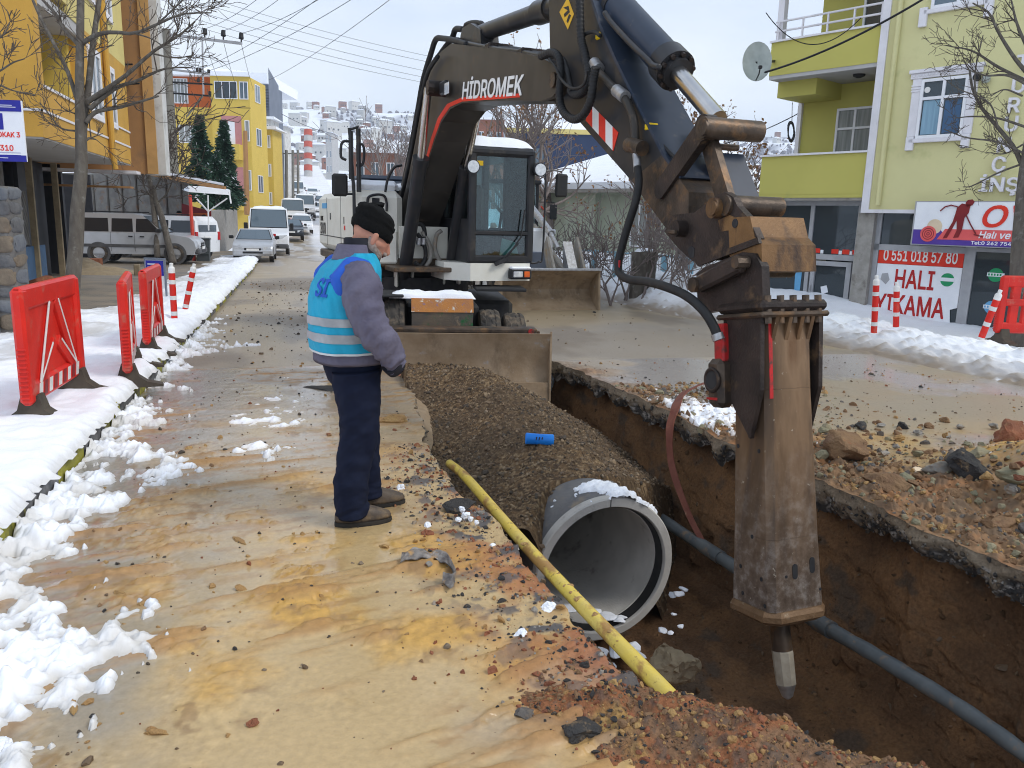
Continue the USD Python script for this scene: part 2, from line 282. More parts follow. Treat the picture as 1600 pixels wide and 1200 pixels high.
usdkit.material(stage, '/World/Looks/breaker_steel', {'g': ('geometry', {}), 'm1': ('mapping', {'scale': (5., 5., .9)}), 'm2': ('mapping', {'scale': (17., 17., .9)}), 'n1': ('noise_texture', {'scale': 1., 'detail': 6.}), 'n2': ('noise_texture', {'scale': 1., 'detail': 5.}), 'n3': ('noise_texture', {'scale': 14., 'detail': 6., 'roughness': .65}),
    'r1': ('rgb_ramp', {'ramp': [(.3, (.08, .05, .03)), (.43, (.14, .085, .046)), (.56, (.225, .14, .078)), (.68, (.125, .062, .027))]}), 'k2': ('map_range', {'from_min': .5, 'from_max': .78, 'clamp': True}), 'x2': ('mix', {'color2': (.075, .05, .036)}),
    'sp': ('separate_xyz', {}), 'za': ('math', {'math_type': 'multiply_add', 'value2': 1.1, 'value3': -.55}), 'zz': ('math', {'math_type': 'subtract'}), 'zr': ('map_range', {'from_min': -.75, 'from_max': .45, 'to_min': 1., 'to_max': 0., 'clamp': True}), 'lo': ('rgb_ramp', {'ramp': [(.35, (.06, .048, .042)), (.5, (.15, .12, .1)), (.66, (.36, .33, .3))]}), 'x3': ('mix', {}),
    'k4': ('map_range', {'from_min': .69, 'from_max': .76, 'clamp': True}), 'n4': ('noise_texture', {'scale': 38., 'detail': 3.}), 'x4': ('mix', {'color2': (.42, .36, .28)}), 'b': ('bump', {'strength': .18, 'distance': .01}), 'p': ('principled_bsdf', {'roughness': .42, 'metallic': .35, 'specular_ior_level': .3})},
    [('g.position', 'm1.vector'), ('g.position', 'm2.vector'), ('m1.vector', 'n1.vector'), ('m2.vector', 'n2.vector'), ('g.position', 'n3.vector'), ('g.position', 'n4.vector'), ('n1.fac', 'r1.fac'), ('n2.fac', 'k2.value'), ('k2.result', 'x2.fac'), ('r1.color', 'x2.color1'),
     ('g.position', 'sp.vector'), ('n1.fac', 'za.value1'), ('sp.z', 'zz.value1'), ('za.value', 'zz.value2'), ('zz.value', 'zr.value'), ('zr.result', 'x3.fac'), ('x2.color', 'x3.color1'), ('n3.fac', 'lo.fac'), ('lo.color', 'x3.color2'), ('n4.fac', 'k4.value'), ('k4.result', 'x4.fac'), ('x3.color', 'x4.color1'), ('x4.color', 'p.base_color'), ('n3.fac', 'b.height'), ('b.normal', 'p.normal')], surface='p.BSDF')
mat('skin', (.5, .24, .16), (.42, .18, .12), 14., .5, dirt=((.55, .2, .15), 10., .6, .8)); mat('beard', (.3, .25, .22), (.2, .14, .11), 60., .85)
mat('vest_blue', (.01, .33, .5), (.012, .29, .45), 5., .65, dirt=((.02, .22, .36), 5., .58, .8), bump=.2, bscale=25.); mat('vest_band', (.36, .37, .38), (.28, .29, .3), 9., .4); mat('vest_royal', (.015, .1, .5), (.015, .08, .4), 6., .65); mat('vest_trim', (.6, .62, .62), None, 9., .5)
mat('jacket', (.10, .092, .135), (.135, .125, .17), 7., .85, bump=.25, bscale=60.); mat('collar_dark', (.012, .012, .018), (.02, .02, .026), 20., .8); mat('trousers', (.006, .009, .024), (.01, .014, .032), 8., .85, dirt=((.03, .03, .04), 7., .66, .86), bump=.15, bscale=120., spec=.15)
mat('knit', (.004, .004, .004), (.008, .008, .008), 80., .95, bump=.5, bscale=200., spec=.15); mat('boot', (.1, .075, .055), (.06, .048, .04), 9., .55, dirt=((.2, .14, .08), 7., .55, .7), bump=.25); mat('sole', (.02, .02, .02), (.04, .035, .03), 9., .7)
glassmat('rear_glass_sheen', (.2, .25, .26), tr=.35)  # grey base colour paints the reflection seen in the cab glass
mat('chisel_pale', (.38, .34, .27), (.27, .235, .18), 12., .6, dirt=((.2, .15, .09), 9., .58, .7))
mat('mud_ridge', (.44, .27, .085), (.34, .19, .065), 9., .5, dirt=((.22, .12, .05), 12., .58, .72), bump=.8, bscale=70.)
mat('clay_dark', (.12, .068, .034), (.075, .045, .024), 9., .8, bump=.6, bscale=60., spec=.15)
# ------------------------------------------------------------------ ground: road, trench, pavements, terrain
def zr(y): return zg(y) + 1.26 * (np.clip(np.asarray(y, float) - 45, 0, None) / 38) ** 1.6
def xL(y): return np.interp(y, [.3, 1.0, 1.5, 1.83, 2.17, 2.43, 2.98, 4.05, 4.63, 5.66, 7.75, 9.2], [3.1, 2.6, 2.0, 1.58, 1.22, 1.1, 1.06, 1.04, .93, .93, 1.12, 1.15]) + .07 * (fbm(P3(y, 0 * np.asarray(y), 3.), 4, 5) - .5) + .05 * (fbm(P3(y, 0 * np.asarray(y), 12.), 3, 6) - .5)
def xR(y): return np.interp(y, [.3, 2.83, 3.4, 4.42, 5.26, 7.45, 9.2], [3.5, 3.4, 3.32, 3.33, 3.18, 3.17, 3.1]) + .09 * (fbm(P3(y, 0 * np.asarray(y), 2.6), 4, 15) - .5) + .05 * (fbm(P3(y, 0 * np.asarray(y), 11.), 3, 16) - .5)
def sm(a, b, x): t = np.clip((x - a) / (b - a), 0, 1); return t * t * (3 - 2 * t)
def lerp(a, b, t): return a + (b - a) * t
def mixc(c, d, t): return c + (A(d) - c) * np.asarray(t)[..., None]
OCHRE, TAN, GREY, DARK, RED, BROWN = A([.52, .30, .075]), A([.47, .335, .165]), A([.27, .235, .19]), A([.13, .12, .105]), A([.3, .1, .045]), A([.24, .15, .08])
def mud(X, Y, side):
    """height, colour and wetness of the muddy road"""
    P = P3(X, Y); n1 = fbm(P * .9, 5, 1); n2 = fbm(P * 3.1, 5, 2); n3 = fbm(P * 11, 4, 3); n5 = fbm(P * 42, 3, 9)
    st = fbm(np.stack([X * 1.6 + Y * .3, Y * 9 - X * 2.2, 0 * X], -1), 5, 4)         # tyre smears
    Z = zr(Y) + .012 * (n1 - .5)
    C = mixc(np.broadcast_to(TAN, X.shape + (3,)), OCHRE, sm(.42, .58, n2 * .5 + n1 * .5))
    if side == 'left':
        near = 1 - sm(3.5, 8.5, Y + 2 * (n1 - .5)); gut = 1 - sm(-1.0, -.2, X + .8 * (n2 - .5))
        C = mixc(C, GREY, np.maximum(1 - near, 0) * sm(.3, .6, n2 + .15)); C = mixc(C, A([.25, .24, .22]), .85 * gut); C = mixc(C, A([.34, .29, .22]), .7 * sm(.5, .68, n1))
        C = C * (1 + .5 * (n5 - .5) * sm(.35, .6, n2))[..., None]; C = mixc(C, A([.3, .16, .055]), .55 * sm(.54, .64, fbm(np.stack([X * 5 + Y * 1.2, Y * 16 - X * 4, 0 * X], -1), 4, 10)) * sm(.4, .55, n1))
        st2 = fbm(np.stack([X * 5 + Y * 1.2, Y * 22 - X * 5.5, 0 * X], -1), 4, 11); rd2 = sm(.56, .65, st2) * sm(.40, .54, n2) * sm(.4, .5, n1); Z = Z + near * .015 * rd2 + near * .004 * (n5 - .5) * sm(.45, .6, n2); C = mixc(C, A([.37, .21, .07]), .65 * rd2)
        ridge = sm(.56, .72, st) * sm(.42, .6, n1 + .12) * (X < .9)
        Z = Z + .016 * ridge * near + .012 * near * sm(.6, .75, n2) + .004 * (n3 - .5)
        C = mixc(C, A([.36, .19, .065]), .75 * ridge); C = mixc(C, A([.22, .13, .06]), .6 * sm(.6, .7, n3) * sm(.5, .6, n2))
        e = np.clip(xL(Y) - X, 0, 9); clay = (1 - sm(.05, .6, e + .5 * (n2 - .5))) * sm(.9, 2.2, 6.3 - Y + .6)
        Z = Z + clay * (.035 * (n3 - .3) + .05 * (n2 - .45)); C = mixc(C, RED, .8 * clay * sm(.4, .6, n2 + .25 * (n3 - .5))); C = mixc(C, A([.09, .08, .075]), clay * sm(.58, .66, n3))
        wet = .70 + .30 * sm(.38, .54, fbm(P * .8 + 7, 4, 8)) - .6 * ridge - .65 * clay - .3 * sm(.55, .7, n2) + .4 * gut
    else:
        far = sm(4.6, 6.2, Y + 1.0 * (n1 - .5) + .25 * (X - 3.3)); C = mixc(C, A([.26, .225, .185]), .8 * far); C = mixc(C, A([.31, .28, .25]), far * sm(.45, .6, n1))
        e = np.clip(X - xR(Y), 0, 9); rub = (1 - sm(.5, 2.0, e + .9 * (n1 - .5) + .22 * np.clip(Y - 2.5, 0, 9)))
        C = mixc(C, A([.22, .125, .06]), np.clip(1.15 * rub, 0, 1)); C = mixc(C, A([.3, .135, .05]), .8 * rub * sm(.5, .64, n2)); C = mixc(C, A([.13, .085, .05]), .8 * rub * sm(.5, .62, n3)); C = C * (1 + .7 * (n5 - .5) * rub)[..., None]
        Z = Z + rub * (.15 * (n2 - .40) + .10 * (n3 - .45) + .045 * (n5 - .5)) * sm(0.0, .12, e + .03)
        Z = Z + .62 * sm(.3, 2.0, e) * (1 - sm(3.3, 4.9, Y - .1 * (X - 4))) * (.45 + 1.1 * n2)      # the heap of spoil by the right edge
        wet = (.62 + .35 * sm(.42, .6, n1)) * (1 - rub)
    return Z, C, np.clip(wet, 0, 1)
def geo(a, b, n): return a * (b / a) ** np.linspace(0, 1, n)
def sheet(x0, x1, ys, nx, side, power=1.):
    t = np.linspace(0, 1, nx) ** power; a = x0(ys)[:, None]; b = x1(ys)[:, None]
    X = a + (b - a) * t; Y = np.repeat(ys[:, None], nx, 1); Z, C, W = mud(X, Y, side)
    return X, Y, Z, C, W
KX = -1.35
ys = geo(.75, 9.2, 520)
X, Y, Z, C, W = sheet(lambda y: 0 * y + KX, xL, ys, 300, 'left')
m, u = grid(X, Y, Z); single('road', m, 'ground', 'muddy wet road surface on the left of the trench', 'road', kind='structure', smooth=True, attrs={'col': C.reshape(-1, 3)[u], 'wet': W.ravel()[u]})
LEDGE = (ys, X[:, -1], Z[:, -1])
X, Y, Z, C, W = sheet(xR, lambda y: 0 * y + 7.9, ys, 300, 'right', 1.5)
m, u = grid(X, Y, Z); single('road', m, 'ground', 'muddy wet road surface on the right of the trench', 'road', kind='structure', smooth=True, attrs={'col': C.reshape(-1, 3)[u], 'wet': W.ravel()[u]})
REDGE = (ys, X[:, 0], Z[:, 0])
yf = geo(9.2, 220, 260); xs = np.linspace(KX, 7.9, 90); X, Y = np.meshgrid(xs, yf)
n1, n2 = fbm(P3(X, Y, .35), 5, 21), fbm(np.stack([X * 1.6, Y * .5, 0 * X], -1), 5, 22)
C = mixc(np.broadcast_to(A([.25, .21, .165]), X.shape + (3,)), A([.33, .255, .16]), sm(.42, .62, n1)); C = mixc(C, A([.17, .13, .09]), sm(.55, .66, n2) * .7); C = mixc(C, A([.75, .76, .78]), sm(20, 60, Y) * sm(.5, .56, n2) * .5)
C = mixc(C, A([.8, .81, .83]), sm(30, 70, Y) * (sm(1.0, 1.6, X - .01 * (Y - 40))) * .85)
m, u = grid(X, Y, zr(Y) + .012 * (fbm(P3(X, Y, .9), 5, 1) - .5) * (1 - sm(9, 12, Y))); single('road', m, 'ground', 'wet grey street running away behind the excavator', 'road', kind='structure', smooth=True, attrs={'col': C.reshape(-1, 3)[u], 'wet': np.clip(.4 + 1.6 * (n1 - .45), 0, .7).ravel()[u]})
# the broken edges of the paving: a slab face on each side with the raw earth below
def edge_strip(E, sgn, depth, seed):
    y, x, z = E; k = 14; t = np.linspace(0, 1, k); Yg = np.repeat(y[:, None], k, 1); nn = fbm(np.stack([Yg * 9, t[None] * 2 + 0 * Yg, 0 * Yg], -1), 4, seed)
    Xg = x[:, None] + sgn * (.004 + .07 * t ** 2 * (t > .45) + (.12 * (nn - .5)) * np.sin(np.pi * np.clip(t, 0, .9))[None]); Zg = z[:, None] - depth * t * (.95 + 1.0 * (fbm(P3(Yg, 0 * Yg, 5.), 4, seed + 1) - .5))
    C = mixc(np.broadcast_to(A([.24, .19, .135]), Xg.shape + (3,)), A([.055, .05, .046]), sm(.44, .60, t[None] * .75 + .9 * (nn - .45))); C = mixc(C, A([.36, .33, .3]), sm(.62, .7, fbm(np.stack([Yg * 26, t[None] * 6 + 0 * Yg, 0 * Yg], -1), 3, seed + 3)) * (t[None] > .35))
    return Xg, Yg, Zg, C
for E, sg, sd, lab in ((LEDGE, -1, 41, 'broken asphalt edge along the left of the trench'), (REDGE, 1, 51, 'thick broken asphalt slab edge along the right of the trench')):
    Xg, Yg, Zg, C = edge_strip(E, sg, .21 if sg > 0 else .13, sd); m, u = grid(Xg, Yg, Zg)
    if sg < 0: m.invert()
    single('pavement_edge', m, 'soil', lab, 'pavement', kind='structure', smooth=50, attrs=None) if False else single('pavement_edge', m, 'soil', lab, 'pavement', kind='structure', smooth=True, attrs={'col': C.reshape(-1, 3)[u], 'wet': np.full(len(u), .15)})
# trench walls and floor: one profile carried along the street
yt = geo(.75, 9.6, 420); k = 220; s = np.linspace(0, 1, k); lx, rx = xL(yt)[:, None] - .10, xR(yt)[:, None] + .24
FL = -1.22 - .05 * np.clip(3.6 - yt, 0, 2)[:, None]; wl = np.minimum(lx + .25, rx - .3); top = zr(yt)[:, None]
prof_t = s[None] + 0 * lx
def seg(a, b): return np.clip((prof_t - a) / (b - a), 0, 1)
X = lx + (wl - lx) * seg(0, .3) + np.maximum(rx - .75 - wl, .0) * seg(.3, .6) + .42 * seg(.6, .72) + (rx - (wl + np.maximum(rx - .75 - wl, 0) + .42)) * seg(.72, 1)
Z = top - .04 + (FL - top) * seg(0, .3) + .12 * seg(.6, .72) + (top - .03 - FL - .12) * seg(.72, 1); Y = yt[:, None] + 0 * X
n2, n3 = fbm(np.stack([X * 2, Y * 2, Z * 2], -1), 5, 61), fbm(np.stack([X * 7, Y * 5, Z * 9], -1), 5, 62); n4 = fbm(np.stack([X * 34, Y * 24, Z * 36], -1), 4, 64)
wgt = np.sin(np.pi * np.clip(prof_t, .02, .98)) ** .5
X = X + (.26 * (n2 - .5) + .12 * (n3 - .5) + .055 * (n4 - .5)) * seg(.6, .75) * wgt - (.1 * (n2 - .5) + .08 * (n3 - .5)) * (1 - seg(.2, .3)); Z = Z + (.14 * (n2 - .45) + .08 * (n3 - .5) + .045 * (n4 - .5)) * wgt * (1 - seg(.8, 1))
gouge = sm(.5, .62, fbm(np.stack([Y * 3 - Z * 1.5, Z * .5, 0 * Y], -1), 4, 65)); X = X + .05 * gouge * seg(.7, .78) * wgt
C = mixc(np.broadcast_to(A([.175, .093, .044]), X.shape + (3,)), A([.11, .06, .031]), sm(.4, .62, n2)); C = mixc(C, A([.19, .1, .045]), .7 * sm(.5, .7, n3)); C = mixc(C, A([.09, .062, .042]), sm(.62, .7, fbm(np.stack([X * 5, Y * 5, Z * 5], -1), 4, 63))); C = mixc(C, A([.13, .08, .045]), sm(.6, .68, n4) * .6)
TRX, TRY, TRZ = X, Y, Z
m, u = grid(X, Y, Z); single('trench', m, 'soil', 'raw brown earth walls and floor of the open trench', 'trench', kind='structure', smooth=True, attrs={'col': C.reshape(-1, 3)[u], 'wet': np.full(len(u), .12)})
# gravel backfill heaped against the dozer blade
gx, gy = np.meshgrid(np.linspace(.6, 3.45, 300), np.linspace(4.45, 9.4, 420)); n2, n3 = fbm(P3(gx, gy, 1.7), 4, 71), fbm(P3(gx, gy, 30.), 3, 72)
lt = lerp(.55, -.2, sm(4.9, 7.2, gy)); hgt = .17 - .098 * np.clip(7.45 - gy, 0, 9) - 1.6 * np.clip(4.9 + 1.1 * np.clip(gx - 2.05, 0, 2) - .4 * sm(1.7, 1.3, gx) - gy, 0, 9) - .58 * np.clip(gx - 1.85 - .06 * (7.5 - gy), 0, 9) ** 1.1 - .16 * np.clip(gy - 7.7, 0, .6)
hgt = lerp(hgt, np.minimum(hgt, -.20 + .04 * (gy - 6)), sm(1.85, 1.05, gx) * (1 - sm(7.3, 8.2, gy))); flat_ = sm(4.9, 5.4, gy)
hgt = hgt + .10 * (n2 - .5) + (.008 + .022 * flat_) * (n3 - .5) + .014 * flat_ * (fbm(P3(gx, gy, 75.), 2, 73) - .5)
hgt = np.where(gx < xL(gy) - .02, np.minimum(hgt, zr(gy) - .02 + .04 * (n2 - .4) - .5 * np.clip(xL(gy) - .02 - gx, 0, 1)), hgt)
n3 = fbm(np.stack([gx, gy, hgt], -1) * 30, 3, 72)
C = mixc(np.broadcast_to(A([.135, .085, .045]), gx.shape + (3,)), A([.07, .046, .028]), sm(.45, .6, n3)); C = mixc(C, A([.25, .175, .1]), sm(.6, .7, fbm(P3(gx, gy, 60.), 2, 74))); C = mixc(C, A([.08, .056, .036]), .6 * sm(.5, .62, n2))
GR = (gx, gy, hgt)
_pd = np.hypot(gx - 1.93 + .1 * (gy - 4.52), (hgt + .6)); gkeep = ~((_pd < .47) & (gy < 6.2)) & (hgt > -1.5) & ~((gy < 4.8) & (_pd < .62) & (gx > 1.6)) & ~((gy < 4.95) & (gx > 2.2))
m, u = grid(gx, gy, hgt, gkeep); single('gravel_pile', m, 'soil', 'brown gravel heaped in the trench against the dozer blade', 'gravel', kind='stuff', smooth=True, attrs={'col': C.reshape(-1, 3)[u], 'wet': np.full(len(u), .1)})
def gravel_z(x, y): return float(hgt[np.abs(gy[:, 0] - y).argmin(), np.abs(gx[0] - x).argmin()])
def stones(name, P, sizes, mats, label, c, seed, kinds=6, kind='stuff', protos=None):
    """many loose stones as one PointInstancer"""
    path = '/World/' + uname('/World', name); pi = UsdGeom.PointInstancer.Define(stage, path); rng = np.random.default_rng(seed)
    for i in range(kinds):
        mm = rock(rng, 1.0, .75, 1); v, f, _ = meshkit.arrays(mm); put(path + '/protos/stone_%03d' % i, v, f, None, mats[i % len(mats)]); pi.GetPrototypesRel().AddTarget(path + '/protos/stone_%03d' % i)
    n = len(P); pi.CreatePositionsAttr(Vt.Vec3fArray.FromNumpy(np.ascontiguousarray(P, np.float32))); pi.CreateProtoIndicesAttr(Vt.IntArray.FromNumpy(rng.integers(0, kinds, n).astype(np.int32)))
    pi.CreateScalesAttr(Vt.Vec3fArray.FromNumpy(np.repeat(A(sizes, np.float32).reshape(-1, 1), 3, 1)))
    q = rng.normal(size=(n, 4)); q /= np.linalg.norm(q, axis=1, keepdims=True); pi.CreateOrientationsAttr(Vt.QuathArray([Gf.Quath(float(a[0]), float(a[1]), float(a[2]), float(a[3])) for a in q]))
    setcd(pi.GetPrim(), label, c, None, kind)
rng = np.random.default_rng(5)
n = 14000; i, j = rng.integers(0, gx.shape[0], n), rng.integers(0, gx.shape[1], n); P = np.stack([gx[i, j], gy[i, j], hgt[i, j] + .002], 1) + np.c_[rng.uniform(-.006, .006, (n, 2)), np.zeros(n)]
P = P[(P[:, 0] > xL(P[:, 1]) - .15) & gkeep[i, j]]
stones('gravel_stones', P, rng.gamma(4, .0026, len(P)).clip(.004, .028), ['pebble_a', 'pebble_b', 'pebble_c', 'pebble_d', 'pebble_b', 'gravel'], 'loose pebbles covering the gravel heap', 'gravel', 7)
# rubble along the right edge and pebbles on the roads
def road_z(x, y, side): return mud(A([[x]]), A([[y]]), side)[0][0, 0]
def scatter(n, fx, fy, side, seed):
    r = np.random.default_rng(seed); y = fy(r, n); x = fx(r, n, y); z = mud(x[:, None], y[:, None], side)[0][:, 0]; return np.stack([x, y, z], 1)
P = scatter(7500, lambda r, n, y: xR(y) + .02 + np.abs(r.normal(0, .75, n)), lambda r, n: r.uniform(2.0, 7.5, n), 'right', 11); P = P[P[:, 0] < 7.6]
stones('rubble_stones', P, np.random.default_rng(12).gamma(1.2, .009, len(P)).clip(.003, .06), ['clay_brown', 'clay_brown', 'clay_ochre', 'asphalt_grey', 'clay_brown', 'stone_olive'], 'small stones and clods in the spoil right of the trench', 'rubble', 13)
P = scatter(3200, lambda r, n, y: xL(y) - np.abs(r.normal(0, .24, n)), lambda r, n: r.uniform(1.3, 5.6, n) ** 1.0, 'left', 14); P = P[P[:, 0] > -1.2]
stones('clay_crumbs', P, np.random.default_rng(15).gamma(1.1, .0048, len(P)).clip(.0015, .03), ['clay_red', 'asphalt_chunk', 'clay_red', 'asphalt_chunk', 'clay_ochre', 'stone_grey'], 'crumbs of red clay and asphalt along the left trench edge', 'rubble', 16)
P = np.vstack([scatter(900, lambda r, n, y: r.uniform(-1.2, .95, n), lambda r, n: r.uniform(1.2, 9, n), 'left', 17), scatter(1300, lambda r, n, y: r.uniform(3.3, 7.4, n), lambda r, n: r.uniform(4, 9.1, n), 'right', 18)])
stones('road_pebbles', P, np.random.default_rng(19).gamma(1.5, .0042, len(P)).clip(.003, .03), ['pebble_c', 'asphalt_chunk', 'pebble_b', 'clay_ochre', 'pebble_d', 'clay_red'], 'dark pebbles scattered over the wet road', 'gravel', 20)
r = np.random.default_rng(23); y = r.uniform(9.2, 26, 1500); P = np.stack([np.where(r.random(1500) < .6, r.normal(.1, .9, 1500), r.uniform(-1.2, 7.5, 1500)), y, zr(y)], 1)
stones('road_pebbles', P, r.gamma(1.4, .008, len(P)).clip(.005, .04), ['pebble_c', 'asphalt_chunk', 'pebble_b', 'clay_ochre', 'pebble_d', 'pebble_c'], 'gravel spilt on the street left of the excavator', 'gravel', 24)
# snow and slush as sheets with their own thickness
def snow_patch(name, label, x0, x1, y0, y1, nx, ny, hf, zf, dirt=None, cat_='snow', geomy=True, col=A([.87, .89, .93])):
    yy = geo(y0, y1, ny) if geomy else np.linspace(y0, y1, ny); X, Y = np.meshgrid(np.linspace(x0, x1, nx), yy); H = hf(X, Y); keep = H > 0
    Z = zf(X, Y) + np.where(H > 0, H, -.012); C = np.broadcast_to(col, X.shape + (3,))
    if dirt: C = dirt(X, Y, H, C)
    m, u = grid(X, Y, Z, keep); single(name, m, 'ground_snow', label, cat_, kind='stuff', smooth=True, attrs={'col': C.reshape(-1, 3)[u], 'wet': np.full(len(u), .3)})
groundmat('ground_snow', .3, 40., 160., .3, .035)
def zleft(X, Y): return mud(X, Y, 'left')[0]
def h_gut(X, Y):
    n1, n2, n3 = fbm(P3(X, Y, 1.3), 4, 81), fbm(P3(X, Y, 5.), 4, 82), fbm(P3(X, Y, 17.), 4, 83)
    d = X - KX; t = n1 * .5 + n2 * .5 + n3 * .2 - (.49 + .29 * d + .012 * np.clip(Y - 5, 0, 9)) + .10 * np.clip(3.2 - Y, 0, 1.5)
    return np.where(t > 0, .004 + .24 * np.clip(t, 0, .25) * (.4 + 1.2 * n3) + .045 * (n3 - .45), -1) * np.where(t > 0, 1, 1)
snow_patch('gutter_snow', 'broken white slush lying in the gutter beside the kerb', KX + .005, .1, 1.5, 15, 190, 640, h_gut, zleft, lambda X, Y, H, C: mixc(mixc(C, A([.5, .48, .45]), (1 - sm(.0, .035, H)) * .85), A([.6, .57, .52]), .6 * sm(.5, .64, fbm(P3(X, Y, 6.), 4, 97))))
def h_road(X, Y):
    n2, n3 = fbm(P3(X, Y, 3.), 4, 84), fbm(P3(X, Y, 13.), 4, 85); t = n2 * .7 + n3 * .4 - .76 - .25 * np.abs(X - .0) + .12 * np.exp(-((Y - 6.6) / 1.2) ** 2)
    return np.where(t > 0, .004 + .15 * t * (.5 + n3), -1)
snow_patch('road_snow', 'thin melting snow smeared over the road behind the worker', -.5, .95, 5.0, 9, 140, 240, h_road, zleft, lambda X, Y, H, C: mixc(C, A([.6, .53, .43]), (1 - sm(.0, .02, H)) * .7))
def zright(X, Y): return mud(X, Y, 'right')[0]
def h_slab(X, Y):
    n2, n3 = fbm(P3(X, Y, 2.6), 4, 86), fbm(P3(X, Y, 14.), 4, 87); e = X - xR(Y)
    t = n2 * .5 + n3 * .5 - .30 - .5 * np.abs(e - .45) ** 1.5 - .55 * np.abs(Y - 6.0 - .1 * e)**1.5 * .6
    return np.where((t > 0) & (e > .03), .008 + .12 * t * (.4 + n3), -1)
snow_patch('slab_snow', 'patch of grainy snow on the slab right of the trench by the strap', 3.1, 4.9, 4.4, 7.8, 190, 240, h_slab, zright, lambda X, Y, H, C: mixc(mixc(C, A([.6, .5, .4]), (1 - sm(.0, .03, H)) * .8), A([.3, .22, .15]), sm(.62, .7, fbm(P3(X, Y, 30.), 3, 88))))
def h_rub(X, Y):
    n2, n3 = fbm(P3(X, Y, 3.), 4, 89), fbm(P3(X, Y, 14.), 4, 90); t = n2 * .6 + n3 * .45 - .60 - .3 * np.abs(X - 4.4 + .5 * (Y - 4)) - .3 * np.abs(Y - 4.3)
    return np.where(t > 0, .01 + .12 * t, -1)
snow_patch('rubble_snow', 'small remnants of snow among the rubble right of the breaker', 3.5, 6., 3.2, 5.4, 160, 160, h_rub, zright, lambda X, Y, H, C: mixc(C, A([.55, .48, .4]), (1 - sm(.0, .03, H)) * .8))
# left pavement, kerb and the snow on them
PZ = .13
xs, ysd = np.linspace(-9, KX - .15, 40), geo(.7, 45, 120); X, Y = np.meshgrid(xs, ysd)
usdkit.material(stage, '/World/Looks/pavers', {'g': ('geometry', {}), 'b': ('brick_texture', {'scale': 1.0, 'color1': (.2, .17, .13), 'color2': (.14, .12, .1), 'mortar': (.07, .06, .05), 'brick_width': .2, 'row_height': .1, 'mortar_size': .008}), 'n': ('noise_texture', {'scale': 1.3, 'detail': 5.}), 'r': ('map_range', {'from_min': .4, 'from_max': .65, 'clamp': True}),
    'mx': ('mix', {'color2': (.25, .2, .14)}), 'p': ('principled_bsdf', {'roughness': .6})}, [('g.position', 'b.vector'), ('g.position', 'n.vector'), ('n.fac', 'r.value'), ('r.result', 'mx.fac'), ('b.color', 'mx.color1'), ('mx.color', 'p.base_color')], surface='p.BSDF')
m, u = grid(X, Y, zg(Y) + PZ); single('pavement', m, 'pavers', 'brown block paving of the pavement under the snow on the left', 'pavement', kind='structure')
def bare(X, Y): return sm(12.6, 15.5, Y + 1.3 * (fbm(P3(X, Y, .8), 3, 92) - .5) + .6 * (X + 3)) * (1 - sm(-3.3, -2.5, X + .9 * (fbm(P3(X, Y, .9), 3, 93) - .5))) * (1 - .0 * Y)
def h_pav(X, Y):
    n1, n2, n3 = fbm(P3(X, Y, .8), 4, 94), fbm(P3(X, Y, 3.4), 4, 95), fbm(P3(X, Y, 15.), 4, 96); edge = (KX + .03 - X) - .16 * (n2 - .35) - .1 * (n3 - .5)
    h = (.05 + .07 * n1 + .04 * (n2 - .5)) * np.clip(edge / .1, -1, 1) ** .5 * (1 - bare(X, Y)) + .012 * (n3 - .5); h = h + .05 * (fbm(P3(X, Y, 5.5), 3, 98) - .5) * sm(.3, .5, n1); h = h * (1 - .75 * sm(.45, .7, n1) * (1 - sm(-2.5, -2.0, X)))
    h = h + .09 * np.exp(-((X + 1.75) / .35) ** 2) * sm(8.5, 13, Y) * (.4 + n2) + .03 * (n3 - .5) * sm(7, 10, Y)
    return np.where((edge > 0) & (bare(X, Y) < .75) & (h > .004), h, -1)
with np.errstate(invalid='ignore'):
    snow_patch('pavement_snow', 'trodden white snow covering the left pavement', -6, KX + .06, 1.6, 40, 200, 700, h_pav, lambda X, Y: zg(Y) + PZ, lambda X, Y, H, C: mixc(mixc(C, A([.5, .47, .42]), (1 - sm(.0, .05, H)) * .5), A([.5, .49, .475]), .75 * sm(.42, .6, fbm(P3(X, Y, .8), 4, 94) * .6 + .4 * fbm(P3(X, Y, 5.5), 3, 98)) * (1 - sm(-2.5, -2.0, X))))
mat('kerb_yellow', (.38, .36, .045), (.3, .28, .05), 6., .7, dirt=[((.09, .085, .08), 5., .48, .62), ((.6, .6, .6), 9., .7, .8)], bump=.3)
mat('kerb_black', (.13, .13, .135), (.2, .2, .205), 6., .7, dirt=((.05, .048, .045), 5., .5, .66), bump=.3)
kerb = T('kerb', 'kerb of alternating yellow and grey painted stones', None, (KX, 1, 0), kind='structure'); r = np.random.default_rng(3); y = .75; k = 0
while y < 40:
    L = .62 if y < 9 else .9; zc = float(zg(y)); mm = cbox((KX - .16 + r.uniform(-.008, .008), y + .006, zc - .2), (KX + r.uniform(-.012, .004), y + L - .006, zc + PZ + .008 + r.uniform(-.01, .008)), .022)
    v = mm.subdivide().subdivide().vertices if False else None
    kerb.part('kerb_stone', mm, 'kerb_yellow' if k % 2 else 'kerb_black'); y += L; k += 1
